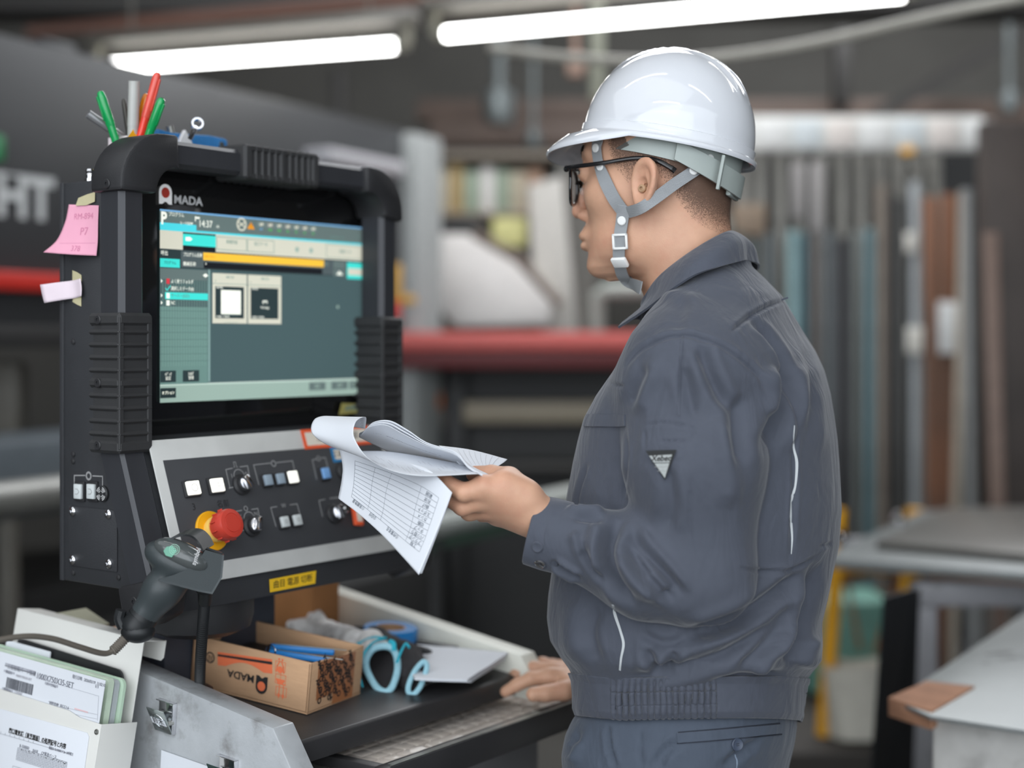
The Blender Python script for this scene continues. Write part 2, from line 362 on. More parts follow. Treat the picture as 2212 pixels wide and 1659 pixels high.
a_, b_ = P(938, 76, 5.11), P(1985, -20, 4.48); b_.z = a_.z
lamp(a_, b_, 'longer glowing fluorescent tube lamp running out of the top edge above the helmet')
for k, (x, y, z) in enumerate(((-.9, .2, 3.1), (.5, 1.0, 3.0), (-1.2, 1.9, 3.1), (.9, 2.9, 3.05))):
    lamp((x, y, z), (x+1.25, y-.5, z), 'unseen fluorescent tube lamp hanging overhead, %s' % ('nearest the camera', 'second from the camera', 'above the console', 'behind the worker')[k], group='fluorescent lamps overhead out of the picture')
# ---------------------------------------------------------------- hose, pole and small things under the roof
m = MB(); m.tube(catmull([P(1060, 104, 4.4), P(1240, 126, 4.2), P(1480, 130, 4.0), P(1740, 96, 3.8), P(1990, 40, 3.6), P(2290, -26, 3.4), P(2500, -120, 3.3)], 40), .0135, 12); tag(recentre(m.build('hose', mat('pale_hose', srgb(168, 164, 154), .5))), 'long pale hose sagging across the top right below the fluorescent lamp', 'hose')
m = MB(); pbox(m, 1276, 1306, -60, 215, 6.2, .06); tag(recentre(m.build('drop_pole', mat('pale_green_pole', srgb(128, 130, 116), .6))), 'pale square pole hanging from the roof just left of the helmet', 'pole')
m = MB(); c = P(1243, 142, 6.1); m.box(c, (.075, .07, .10), .02); m.cyl(c+Vector((0, 0, .05)), c+Vector((0, 0, .3)), .012); tag(recentre(m.build('junction_box', mat('pinkish_box', srgb(150, 124, 110), .5))), 'small pinkish junction box beside the pale hanging pole', 'junction box')
SILV = mat('galvanised_lump', srgb(118, 124, 124), .35, .5)
def duct(px, py, Y, r, lab):
    m = MB(); c = P(px, py, Y); m.lathe([(0, -r*1.1), (r*.8, -r), (r, -r*.4), (r, r*.8), (r*.6, r), (r*.35, r*1.2), (r*.35, 4.6-c.z), (0, 4.6-c.z)], 20, Matrix.Translation(c)); tag(recentre(m.build('high_bay_lamp', SILV)), lab, 'ceiling lamp')
duct(1078, 232, 7.6, .085, 'grey unlit bell-shaped lamp hanging left of the helmet brim')
duct(1152, 300, 7.4, .04, 'small unlit lamp hanging just left of the helmet brim above the shelf')
duct(2180, 222, 7.6, .05, 'small silvery unlit lamp hanging at the right edge above the material rack')
# ---------------------------------------------------------------- large dark machine on the left
MG = mat('machine_dark_grey', srgb(56, 57, 59), .45, var=.05, scale=2); MBK = mat('machine_black', srgb(40, 40, 40), .55); LG = mat('light_grey_paint', srgb(142, 145, 144), .5); REDP = mat('machine_red', srgb(200, 44, 34), .45, var=.05); REDD = mat('machine_dark_red', srgb(92, 20, 22), .5)
MO = P(0, 75, 3.88); MO.z = 0; MU = Vector((.52, 1, 0)).normalized(); MNx = Vector((MU.y, -MU.x, 0))
FACE = Pl(MO, MU, Z); FM = FACE.M          # x along the face, y up, z out of the face
mach = thing('processing_machine', 'large dark grey metalworking machine with white letters and a red stripe behind the pendant', 'machine', FM @ T(.9, 0, 0))
fx = lambda px, py=700: FACE.uv(px, py)[0]
xe = fx(870)
m = MB(); m.bx(-1.6, xe, 1.66, 2.205, -1.2, 0, .012, FM); m.bx(-1.6, xe, 1.44, 1.66, -1.2, 0, .006, FM); mb = m.build('machine_body', MG, mach)
m = MB(); m.bx(-1.6, xe, 1.44, 2.2, 0, .004, .002, FM); m.bx(fx(150), fx(222), 2.205, 2.25, -.3, -.1, .006, FM); m.build('front_panel', MG, mach)
m = MB(); m.bx(-1.6, fx(200), FACE.uv(60, 630)[1], FACE.uv(60, 590)[1], .004, .05, .006, FM); m.build('red_stripe', REDP, mach)
g = Img(FACE, .006)
ux = fx(45, 430); g.txt('HT', (ux+.01, FACE.uv(45, 430)[1]), .155, mat('machine_lettering', srgb(198, 200, 200), .5, var=0), 0, 'CENTER', True, bold=.006); g.ruv(ux-.10, ux+.085, FACE.uv(45, 384)[1], FACE.uv(45, 378)[1], MATS['machine_lettering'], 0)
g.txt('WEIGHT', (ux-.42, FACE.uv(45, 430)[1]), .155, MATS['machine_lettering'], 0, 'CENTER', True, bold=.006) if False else None
g.build('machine_letters', mach, smooth=0)
m = MB(); c0 = FACE.uv(650, 322); c1 = FACE.uv(815, 372); m.bx(c0[0], c1[0], c1[1]-.02, c0[1], .004, .12, .01, FM); m.build('light_cover', mat('pale_cover', srgb(176, 174, 178), .5), mach)
m = MB(); m.bx(xe-.01, xe+.20, .1, 2.19, -1.15, .06, .012, FM); m.build('end_column', LG, mach)
m = MB(); m.bx(-1.6, xe, .0, .62, -1.1, -.45, .01, FM); m.build('machine_base', MBK, mach)
m = MB(); q = FACE.uv(70, 640); m.bx(-1.6, fx(135), 1.38, 1.44, -.1, .03, .004, FM); m.build('lower_ram', MBK, mach)
# table of the machine: horizontal bands seen left of the pendant and below the held sheets
TB = Pl(MO+MNx*.35, MU, Z); ty = lambda px, py: TB.uv(px, py)[1]
m = MB(); m.bx(-1.5, .5, .98, ty(60, 955), -.34, 0, .008, TB.M); m.build('bed_plate', mat('blue_grey_bed', srgb(104, 112, 118), .4, .3), mach)
m = MB(); m.tube([(-1.5, ty(60, 1065), .06), (.5, ty(60, 1065), .06)], .042, 16, TB.M); m.build('roller', mat('roller_grey', srgb(128, 128, 124), .4, .3), mach)
q0 = P(900, 1144, 3.85); m = MB(); m.tube([q0, q0+MU*1.35], .034, 14); m.build('guide_rail', mat('pale_guide_rail', srgb(158, 162, 158), .45), mach); m = MB(); m.tube([q0+Vector((0, .02, -.05)), q0+MU*1.35+Vector((0, .02, -.05))], .02, 10); m.build('green_rail', mat('green_rail', srgb(72, 96, 84), .5), mach)
for d_ in (.1, 1.25): m = MB(); m.tube([q0+MU*d_, Vector((q0.x+MU.x*d_, q0.y+MU.y*d_, 0))], .02, 8); m.build('rail_post', MBK, mach)
m = MB(); m.bx(-1.5, 1.75, .0, .62, -.30, -.02, .01, TB.M); m.build('bed_base', MBK, mach)
m = MB(); c = P(18, 860, 4.4); m.box(c, (.1, .1, .22), .02, None, 0); m.box(c-Vector((0, 0, .13)), (.1, .1, .05), .01, None, 1); m.cyl(c-Vector((0, 0, .12)), (c.x, c.y, 0), .03, 12, None, 0); tag(recentre(m.build('machine_head', [mat('pale_metal_head', srgb(118, 114, 106), .5), mat('brass_tip', srgb(170, 108, 50), .4)])), 'pale tool head with a brass coloured foot at the left edge below the red stripe', 'tool head')
m = MB(); m.box(P(-6, 320, 3.75), (.03, .05, .07), .01); g_ = m.build('status_light', mat('status_green', srgb(30, 120, 70), .4)); g_.parent = None; tag(recentre(g_), 'small green indicator at the far left edge of the dark machine', 'indicator')
# ---------------------------------------------------------------- bench with the red front rail, behind
bench = thing('press_bench', 'long bench with a red front rail running behind the worker at chest height', 'machine', P(1200, 735, 5.6)*1.0 if False else Vector((.3, 5.6, 0)))
m = MB(); m.bx(W(845, 5.5), W(1560, 5.5), 5.5, 5.62, H(757, 5.5), H(717, 5.5), .015); m.build('red_rail', mat('faded_red_paint', srgb(192, 88, 82), .4, var=.08), bench)
m = MB(); m.bx(W(845, 5.5), W(1560, 5.5), 5.53, 5.60, H(795, 5.5), H(757, 5.5), .006); m.build('rail_skirt', REDD, bench)
m = MB(); m.bx(W(845, 5.5), W(1520, 5.5), 5.62, 6.6, 1.36, 1.40, .004); m.build('bench_top', MG, bench)
m = MB(); pbox(m, 1000, 1330, 868, 914, 5.8, .06, .01); m.build('cream_rail', mat('cream_bar', srgb(140, 130, 112), .5), bench)
for px in (985, 1420):
    m = MB(); m.bx(W(px, 5.9)-.04, W(px, 5.9)+.04, 5.86, 5.94, 0, 1.36, .01); m.build('bench_leg', MBK, bench)
m = MB(); m.bx(W(960, 6.4), W(1520, 5.5), 5.95, 5.98, 0, 1.34); m.build('back_sheet', MBK, bench)
m = MB(); pbox(m, 985, 1400, 1000, 1018, 5.7, .2, .01); m.build('lower_shelf', mat('shelf_grey', srgb(70, 68, 66), .5), bench)
# things stored under and on the bench
def obj_at(nm, x0, x1, y0, y1, Y, D, mt, lab, cat, group=None, bev=.02, rz=0.0, ry=0.0):
    m = MB(); c = Vector(((W(x0, Y)+W(x1, Y))/2, Y+D/2, (H(y0, Y)+H(y1, Y))/2)); m.box((0, 0, 0), (W(x1, Y)-W(x0, Y), D, H(y0, Y)-H(y1, Y)), bev, Matrix.Translation(c) @ rotz(rz) @ roty(ry)); return tag(recentre(m.build(nm, mt)), lab, cat, group)
obj_at('part_bin', 868, 905, 850, 905, 5.8, .12, mat('cream_bin', srgb(150, 140, 122), .6), 'cream parts bin beside the right edge of the pendant', 'bin')
m = MB(); m.cyl(P(940, 880, 5.8), P(945, 850, 5.8), .028, 16, r1=.02); tag(recentre(m.build('oil_can', mat('orange_can', srgb(190, 104, 44), .45))), 'small orange can under the bench right of the pendant', 'can')
obj_at('part_bin', 908, 960, 880, 930, 5.82, .12, mat('brown_grey_bin', srgb(120, 108, 98), .6), 'brown-grey parts bin under the orange can', 'bin')
m = MB(); m.ball(P(880, 800, 5.85), .05); m.ball(P(905, 815, 5.85), .04); m.ball(P(935, 805, 5.9), .035); tag(recentre(m.build('cable_bundle', SILV)), 'tangled grey cable bundle under the red rail beside the pendant', 'cable')
# shelf, covers and frames standing on the bench
CREAM = mat('cream_card', srgb(176, 166, 146), .7); PGRN = mat('pale_green_card', srgb(150, 162, 144), .7); WSH = mat('dust_white_cover', srgb(216, 212, 208), .7, var=.04)
sh = thing('shelf_rack', 'pale shelf rack standing behind the bench, left of the worker\'s face', 'shelf', Vector((-.1, 6.9, 0)))
for y in (332, 458, 700):
    m = MB(); pbox(m, 925, 1215, y, y+9, 6.9, .4, .004); m.build('shelf_board', mat('shelf_beige', srgb(138, 126, 112), .6), sh)
for x in (925, 1205):
    m = MB(); m.bx(W(x, 6.9), W(x+10, 6.9), 6.9, 7.3, 0, H(325, 6.9)); m.build('upright', mat('shelf_grey2', srgb(112, 112, 108), .6), sh)
m = MB(); m.bx(W(925, 7.3), W(1290, 7.3), 7.3, 7.33, 0, H(325, 7.3)); m.build('back_sheet', mat('back_sheet_grey', srgb(120, 116, 110), .6), sh)
R.seed(3); xs = 940
for k, (wd, hh, mt) in enumerate(((30, 96, CREAM), (26, 104, mat('ochre_card', srgb(172, 148, 104), .7)), (34, 90, PGRN), (28, 98, WSH), (30, 92, PGRN), (32, 88, CREAM), (34, 94, mat('tan_card', srgb(158, 128, 108), .7)))):
    nm = ('cream', 'ochre', 'pale green', 'off-white', 'second pale green', 'light cream', 'tan')[k]
    obj_at('file_box', xs, xs+wd, 458-hh, 458, 6.95, .25, mt, '%s file box in the row on the shelf left of the face' % nm, 'file box', 'file boxes on the shelf', .006); xs += wd+3
obj_at('tool_case', 935, 1045, 470, 500, 6.2, .2, MBK, 'dark flat case on the stored covers below the shelf', 'case')
obj_at('note_board', 1062, 1140, 470, 532, 6.4, .03, mat('pale_yellow_sheet', srgb(184, 180, 124), .7), 'pale yellow sheet standing under the shelf left of the mouth', 'sheet')
def slab(nm, pts, Y, D, mt, lab, cat):
    m = MB(); m.prism([(W(x, Y), H(y, Y)) for x, y in pts], 0, D, .01, Matrix(((1, 0, 0, 0), (0, 0, 1, Y), (0, 1, 0, 0), (0, 0, 0, 1)))); return tag(recentre(m.build(nm, mt)), lab, cat)
slab('dust_cover', [(925, 505), (1010, 505), (1120, 560), (1195, 640), (1185, 700), (985, 706), (925, 640)], 6.1, .35, WSH, 'large off-white cover standing on the bench left of the worker', 'cover')
slab('dust_cover', [(1140, 400), (1215, 380), (1250, 734), (1170, 734), (1150, 560)], 6.3, .12, mat('grey_cover', srgb(178, 174, 168), .7), 'tall grey cover leaning against the shelf just left of the face', 'cover')
m = MB(); m.tube([P(1025, 505, 6.0), P(1120, 560, 5.95), P(1210, 660, 5.9)], .02, 8); tag(recentre(m.build('bent_bar', mat('brown_bar', srgb(92, 78, 68), .5))), 'brown bar lying diagonally over the off-white cover', 'bar')
m = MB(); q = [P(1290, 735, 5.75), P(1290, 640, 5.75), P(1310, 628, 5.75), P(1400, 628, 5.75), P(1420, 640, 5.75), P(1420, 735, 5.75)]; m.tube(q, .032, 10); tag(recentre(m.build('steel_loop', mat('pale_green_grey', srgb(138, 142, 136), .5))), 'pale grey tubular loop frame on the bench in front of the collar', 'frame')
m = MB(); m.box(P(858, 612, 5.0), (.03, .05, .13), .01); m.box(P(880, 648, 5.0), (.06, .05, .03), .01); tag(recentre(m.build('signal_block', mat('amber_block', srgb(196, 146, 50), .5))), 'amber block beside the right edge of the pendant', 'signal')
m = MB(); m.box(P(856, 668, 5.0), (.035, .05, .07), .01); tag(recentre(m.build('signal_block', REDP)), 'red block under the amber block beside the pendant', 'signal')
# ---------------------------------------------------------------- material rack on the right
rack = thing('material_rack', 'tall rack of vertical stock with a white label strip along its top, behind the worker', 'rack', Vector((1.4, 6.0, 0)))
PGW = mat('label_strip_white', srgb(206, 206, 202), .6, var=.06, scale=9)
m = MB(); pbox(m, 1500, 2122, 250, 326, 6.0, .03, .002); m.build('label_strip', PGW, rack)
for k, x in enumerate(range(1640, 2110, 74)):
    m = MB(); pbox(m, x, x+60, 258, 318, 5.985, .012, .001); m.build('card', mat('card_%d' % (k % 3), [srgb(214, 214, 212), srgb(198, 204, 206), srgb(210, 202, 196)][k % 3], .6, var=.03), rack)
m = MB(); pbox(m, 1948, 1975, 318, 332, 5.97, .02, .001); m.build('yellow_tab', YELM, rack)
UPR = mat('upright_grey', srgb(136, 134, 128), .5, var=.08)
for x in (1600, 1636, 1680, 1722, 1770, 1813, 1855, 1896, 1938, 1978, 2016):
    m = MB(); m.bx(W(x, 6.05), W(x+17, 6.05), 6.05, 6.15, 0, H(322, 6.05), .004); m.build('upright', UPR, rack)
m = MB(); m.bx(W(1500, 6.5), W(2125, 6.5), 6.5, 6.54, 0, H(330, 6.5)); m.build('back_panel', MBK, rack)
m = MB(); m.bx(W(1500, 6.0), W(2120, 6.0), 6.0, 6.5, 0, .12); m.build('foot_rail', MG, rack)
stock = [(1560, 16, 470, (96, 98, 94)), (1584, 16, 500, (60, 64, 62)), (1612, 15, 520, (66, 78, 80)), (1648, 20, 505, (70, 76, 78)), (1696, 26, 500, (98, 120, 122)), (1724, 14, 505, (60, 82, 88)), (1750, 12, 505, (98, 94, 92)), (1776, 20, 500, (78, 82, 84)), (1804, 22, 515, (52, 52, 54)), (1838, 12, 500, (104, 108, 106)), (1862, 22, 495, (84, 104, 108)), (1888, 22, 400, (108, 100, 92)), (1918, 10, 420, (44, 44, 46)), (1930, 18, 430, (70, 70, 68)), (1962, 18, 395, (148, 152, 154)), (1984, 10, 420, (110, 108, 104))]
cname = {0: 'grey', 1: 'dark', 2: 'slate', 3: 'dark slate', 4: 'pale teal', 5: 'deep teal', 6: 'thin warm grey', 7: 'steel grey', 8: 'black', 9: 'thin light grey', 10: 'blue-grey', 11: 'taupe', 12: 'thin black', 13: 'dark grey', 14: 'silvery', 15: 'thin taupe'}
for k, (x, wd, y, c) in enumerate(stock):
    m = MB(); m.box((0, 0, 0), (wd/FPX*5.95, .05, H(y, 5.95)), .006, Matrix.Translation((W(x+wd/2, 5.95), 5.92, H(y, 5.95)/2)))
    tag(recentre(m.build('stock_bar', mat('stock_%d' % k, srgb(*[min(255, v*1.1) for v in c]), .45, .2, var=.12, scale=8))), '%s metal bar standing upright in the material rack' % cname[k] + (', nearest the worker\'s back' if k < 2 else ''), 'metal bar', 'bars in the material rack')
BR = mat('rusty_sheet', srgb(128, 88, 66), .6, var=.3, scale=5, stretch=(1, 1, .2), col2=srgb(74, 66, 60), c2scale=4)
for (x0, x1, y0, lab, mt, ry) in ((2004, 2032, 425, 'rusty brown strip standing at the right end of the rack', BR, -.6), (2036, 2062, 418, 'second rusty brown strip, beside the pale plank', BR, .3), (2064, 2076, 420, 'narrow tan strip beside the pale plank', mat('tan_strip', srgb(150, 128, 108), .6), 1.0)):
    m = MB(); h = H(y0, 5.8); m.box((0, 0, 0), (W(x1, 5.8)-W(x0, 5.8), .03, h), .004, Matrix.Translation((W((x0+x1)/2, 5.8), 5.82, h/2)) @ roty(ry)); tag(recentre(m.build('metal_strip', mt)), lab, 'metal strip')
m = MB(); h = H(408, 5.7); m.box((0, 0, 0), (.032, .03, h), .004, Matrix.Translation((W(2076, 5.7), 5.74, h/2)) @ roty(1.5)); tag(recentre(m.build('plank', mat('pale_plank', srgb(178, 168, 154), .6))), 'pale plank standing between the rusty strips and the grey pipe', 'plank')
m = MB(); m.cyl((W(2118, 5.6), 5.66, .0), (W(2100, 5.6), 5.66, H(405, 5.6)), .024, 20); tag(recentre(m.build('pipe', mat('grey_pipe', srgb(146, 148, 148), .4, .2))), 'pale grey pipe standing at the right end of the rack', 'pipe')
obj_at('hanging_tag', 2028, 2092, 652, 764, 5.785, .012, mat('tag_white', srgb(212, 214, 214), .6), 'large white card hanging on the rusty strips of the rack', 'tag', bev=.004)
obj_at('hanging_tag', 1960, 1994, 706, 764, 5.882, .012, mat('tag_cream', srgb(214, 212, 204), .6), 'small white card hanging low on the silvery bar of the rack', 'tag', bev=.004)
obj_at('hanging_tag', 1956, 1980, 502, 545, 5.882, .012, MATS['tag_cream'], 'small white card near the top of the silvery bar', 'tag', bev=.004)
obj_at('hanging_tag', 1712, 1738, 350, 470, 5.98, .012, mat('tag_grey', srgb(150, 146, 144), .6), 'long grey card hanging in the upper left of the rack', 'tag', bev=.004)
obj_at('hanging_tag', 1752, 1780, 350, 500, 5.98, .012, MATS['tag_grey'], 'longer grey card hanging right of the other long grey card', 'tag', bev=.004)
obj_at('carton', 1585, 1655, 440, 508, 5.9, .1, mat('tan_carton', srgb(128, 112, 96), .7), 'tan carton behind the back of the neck', 'carton', bev=.006)
obj_at('metal_sheet', 2128, 2330, 260, 1150, 5.2, .1, mat('dark_brown_sheet', srgb(66, 58, 54), .6, var=.25, scale=3), 'dark brown sheet stock filling the right edge behind the tables', 'metal sheet', bev=.004)
m = MB(); h = H(500, 5.1); m.box((0, 0, 0), (.05, .02, h), .003, Matrix.Translation((W(2160, 5.1), 5.13, h/2)) @ roty(-1.5)); tag(recentre(m.build('metal_strip', mat('pinkish_strip', srgb(120, 100, 90), .5))), 'pinkish brown strip leaning on the dark sheet stock at the right edge', 'metal strip')
# ---------------------------------------------------------------- steel tables at the right
TG = mat('table_steel', srgb(122, 126, 126), .38, .35, var=.06, scale=4, col2=srgb(96, 96, 94), c2scale=3, c2lo=.5, c2hi=.8); SQ = mat('grey_square_tube', srgb(132, 132, 136), .5, var=.06, scale=12, col2=srgb(84, 82, 80), c2scale=14, c2lo=.6, c2hi=.8); CARD = mat('rough_cardboard', srgb(168, 124, 98), .85, var=.15, scale=20, bump=.4, bscale=150); 
def zpt(px, py, z): t = (CAMZ-z)*FPX/(py-PHY); return Vector((W(px, t), t, z))
tz = .885
far = thing('steel_table', 'farther grey steel table behind the worker\'s back, carrying a dark sheet', 'table', zpt(2100, 1215, tz)*1 - Vector((0, 0, tz)))
A, B, C_, D = zpt(1770, 1206, tz), zpt(1990, 1102, tz), zpt(2600, 1094, tz), zpt(2600, 1262, tz)
m = MB(); m.prism([(A.x, A.y), (D.x, D.y), (C_.x, C_.y), (B.x, B.y)], tz-.022, tz, .002); m.build('tabletop', TG, far)
m = MB(); e0, e1 = zpt(2010, 1250, tz-.04), zpt(2500, 1282, tz-.04); m.prism([(e0.x, e0.y), (e1.x, e1.y), (e1.x, e1.y+.6), (e0.x, e0.y+.6)], tz-.040, tz-.023, .002); m.build('cardboard_layer', CARD, far)
fy = zpt(2000, 1262, tz-.045).y
m = MB(); x0, x1 = W(1975, fy), W(2700, fy)
m.bx(x0, x1, fy, fy+.055, tz-.098, tz-.042, .006); m.build('table_frame', SQ, far); m = MB(); m.bx(x0, x1, fy+.75, fy+.8, tz-.098, tz-.042, .006); m.build('table_frame', SQ, far)
for x, y in ((x0, fy), (x0+.5, fy+.75), (x1-.055, fy), (x1-.055, fy+.75)):
    m = MB(); m.bx(x, x+.055, y, y+.055, 0, tz-.098, .006); m.build('leg', SQ, far)
q = [zpt(1893, 1187, tz), zpt(2034, 1113, tz), zpt(2700, 1100, tz), zpt(2700, 1262, tz)]
m = MB(); m.prism([(q[0].x, q[0].y), (q[3].x, q[3].y), (q[2].x, q[2].y), (q[1].x, q[1].y)], tz+.001, tz+.022, .002); tag(recentre(m.build('dark_sheet', mat('dark_steel_sheet', srgb(104, 102, 98), .35, .4, var=.12, scale=3))), 'dark sheet metal lying on the farther steel table', 'metal sheet')
for i, (px, py) in enumerate(((1812, 1160), (1941, 1120))):
    c = zpt(px, py+12, tz); m = MB(); m.lathe([(0, .001), (.02, .001), (.022, .012), (.014, .026), (.006, .034), (0, .034)], 18, Matrix.Translation(c)); tag(recentre(m.build('clamp_knob', CHROME)), ('chrome knob on the left edge of the farther table', 'chrome knob at the back of the farther table')[i], 'knob')
nz = .85
near = thing('steel_table', 'nearer grey steel table at the lower right corner, with a worn cardboard corner', 'table', zpt(2100, 1560, nz)-Vector((0, 0, nz)))
A, B, C_, D = zpt(1932, 1512, nz), zpt(2222, 1318, nz), zpt(2700, 1692, nz), zpt(2008, 1546, nz)
m = MB(); m.prism([(A.x, A.y), (D.x, D.y), (C_.x+.15, C_.y+.0), (C_.x+.4, B.y), (B.x, B.y)], nz-.006, nz, .001); m.build('tabletop', mat('table_sheet', srgb(134, 138, 138), .42, .3, var=.05, scale=5, bump=.05), near)
g = Img(Pl((0, 0, nz), (1, 0, 0), (0, 1, 0)), .0008)
for (px, py, s) in ((2130, 1415, 'AﾒBt'), (2160, 1425, '2-4k 3'), (2118, 1434, '-x'), (2165, 1412, 'T9')):
    c = zpt(px, py, nz); g.txt(s, (c.x, c.y), .022, mat('marker_scribble', srgb(92, 92, 90), .7, var=0), 0, 'LEFT', True, rot=25)
g.build('pen_marks', near, smooth=0)
c0, c1, c2, c3 = zpt(1918, 1522, nz-.008), zpt(2012, 1552, nz-.008), zpt(2106, 1497, nz-.008), zpt(2000, 1486, nz-.008)
m = MB(); m.prism([(c0.x, c0.y), (c1.x, c1.y), (c2.x, c2.y), (c3.x, c3.y)], nz-.026, nz+.0035, .002); m.build('cardboard_corner', CARD, near)
fy = zpt(2020, 1575, nz-.03).y
m = MB(); m.prism([(W(2012, fy), fy), (W(2500, fy), fy-.22), (W(2500, fy)+.3, fy+.6), (W(2012, fy)+.25, fy+.5)], .02, nz-.012, .008); m.build('support_block', mat('scuffed_white_block', srgb(190, 188, 184), .8, var=.08, col2=srgb(116, 112, 108), c2scale=9, c2lo=.5, c2hi=.75, bump=.5, bscale=60), near)
# black plates leaning on the far table's leg
for i, (xa, xb, Y) in enumerate(((1893, 1915, 3.02), (1906, 1928, 3.06))):
    m = MB(); p0, p1 = P(xb, 1290, Y), P(xa-22, 1900, Y); m.sheet([[p1, p1+Vector((.105, .10, 0))], [p0, p0+Vector((.085, .10, 0))]], .008); o = tag(recentre(m.build('steel_plate', mat('black_plate', srgb(36, 38, 42), .35, .3))), ('black steel plate leaning in front, against the leg of the farther table', 'black steel plate leaning behind the other one, against the table leg')[i], 'metal plate')
# yellow stand with chains, bag and teal crate
YP = mat('yellow_paint', srgb(222, 160, 22), .5, var=.08)
ys = thing('yellow_stand', 'yellow painted steel stand on the floor between the worker and the farther table', 'stand', P(1785, 1585, 4.3)*1)
m = MB(); m.tube([P(1812, 1100, 4.3), P(1806, 1240, 4.3), P(1778, 1588, 4.3)], .021, 12); m.build('post', YP, ys)
m = MB(); m.tube([P(1975, 1100, 4.9), P(1968, 1240, 4.9), P(1938, 1480, 4.9)], .028, 12); m.build('post', YP, ys)
m = MB(); m.tube([P(1778, 1584, 4.3), P(1938, 1476, 4.9)], .02, 10); m.tube([P(1812, 1232, 4.3), P(1968, 1225, 4.9)], .02, 10); m.build('cross_bar', YP, ys)
CH = mat('rusty_chain', srgb(150, 96, 52), .5)
for (xa, ya, xb, yb) in ((1826, 1240, 1858, 1400), (1944, 1240, 1890, 1410)):
    m = MB(); p0, p1 = P(xa, ya, 4.5), P(xb, yb, 4.5)
    for k in range(16):
        c = p0.lerp(p1, (k+.5)/16); M = along(c, c+(p1-p0)) @ rotz(90*(k % 2)); m.tube([M @ Vector((.007*math.cos(t), 0, .013*math.sin(t))) for t in [2*math.pi*j/8 for j in range(8)]], .0025, 5, closed=True)
    tag(recentre(m.build('chain', CH)), 'rusty chain hanging at the %s of the yellow stand' % ('left' if xa < 1900 else 'right'), 'chain', 'chains on the yellow stand')
obj_at('plastic_crate', 1745, 1935, 1300, 1503, 4.72, .3, mat('teal_crate', srgb(96, 140, 128), .5, var=.1), 'teal plastic crate behind the yellow stand', 'crate')
def bag():
    V = []
    for i in range(13):
        t = i/12; row = []
        for j in range(24):
            a = 2*math.pi*j/24; r = (.075+.018*t+.004*math.sin(5*a+3*t)); row.append((r*math.cos(a)*1.15, r*math.sin(a)*.8, .21*t+.006*math.sin(3*a)*(t > .9)))
        V.append(row+[row[0]])
    m = MB(); m.sheet(V, .002); m.sheet([[(0, 0, 0)]*25, V[0]]); return m
c = P(1855, 1590, 4.27); m = bag(); o = m.build('waste_bag', mat('off_white_bag', srgb(196, 192, 180), .6), None, frame=Matrix.Translation(c)); tag(recentre(o), 'off-white bag standing open beside the yellow post', 'bag')
o = MB(); o.bx(c.x-.25, c.x+.25, c.y-.15, c.y+.85, 0, .2525, .01); tag(recentre(o.build('low_pallet', mat('dark_pallet', srgb(46, 42, 38), .7))), 'low dark platform under the white bag and yellow stand', 'platform')
# ================================================================ materials for the console
# ================================================================ control pendant
pend = thing('control_pendant', 'black machine control pendant with a lit touch screen, ribbed hand grips and sloping button panel', 'control panel', KM @ T(0.15, 0, 1.09))
def kb(m, name, mats, parent=pend, **k): return m.build(name, mats, parent, frame=KM, **k)
# (b,z) profiles pushed along a
BZ = Matrix(((0, 0, 1, 0), (-1, 0, 0, 0), (0, 1, 0, 0), (0, 0, 0, 1)))       # (x=b, y=z, h=a) -> local
AZ = Matrix(((1, 0, 0, 0), (0, 0, -1, 0), (0, 1, 0, 0), (0, 0, 0, 1)))       # (x=a, y=z, h=b) -> local
m = MB(); m.prism([(-.078, 1.589), (-.003, 1.589), (-.003, 1.285), (.043, 1.28), (.100, 1.119), (.100, 1.089), (.065, 1.089), (.03, 1.111), (-.078, 1.112)], -.08, .385, 0.003, BZ)
kb(m, 'housing', BLK)
m = MB(); m.bx(-.062, .392, -.001, .004, 1.284, 1.622, 0.001, rotx(0)); kb(m, 'screen_glass', GLASSB)
SCR = Pl(K(0, 0.0015, 1.32416), U, Z); SW, SH = .3716, .235
# -------- what the screen shows
def zz(X, Y): return (300+X/3.95, 380+Y/3.95)
def z3(X, Y): return (300+X/3.191, 780+Y/3.191)
class Down(float):
    def __sub__(s, d): return float(s)-d*.568
SHT = SH; SH = Down(SH); VS = .74
_txt = Img.txt
def utxt(s, body, p, size, mt, h=0.0, align='LEFT', uvc=False, rot=0, **k):
    k.setdefault('xs', .86); return _txt(s, body, p, size*VS, mt, h, align, uvc, rot, **k)
Img.txt = utxt
I = Img(SCR, 0.0028)
bg = em('bg', 66, 84, 86, .8); beige = em('beige', 190, 188, 172, .8); cy = em('cyan', 60, 196, 186, .85); cy2 = em('cyan_line', 70, 190, 200, .85); dk = em('dark', 44, 56, 58, .75)
tl = em('teal', 96, 124, 118, .8); yl = em('yellow', 218, 172, 58, .85); wh = em('white', 222, 224, 212, .9); bl = em('blue', 108, 158, 198, .85); bar = em('bar', 138, 158, 148, .8); gr = em('green', 70, 180, 80, .8); orr = em('orange', 216, 140, 40, .8); dk2 = em('header', 92, 106, 104, .75); rd = em('red', 200, 60, 70, .7); blk = em('black', 30, 32, 36, .6); grid = em('grid', 116, 146, 138, .8)
I.ruv(0, SW, 0, SH, bg, 0.0001)
I.ruv(0, SW, SH-.0035, SH, bl, .0004); I.ruv(0, SW, SH-.042, SH-.0035, dk2, .0002)
I.ruv(0, .058, SH-.040, SH-.028, cy2, .0004); I.ruv(0, SW, SH-.0445, SH-.040, cy2, .0005)
I.ruv(0, SW, SH-.084, SH-.0445, beige, .0003); I.ruv(.036, .090, SH-.084, SH-.0455, blk, .0005); I.ruv(.036, .090, SH-.074, SH-.049, cy, .0007)
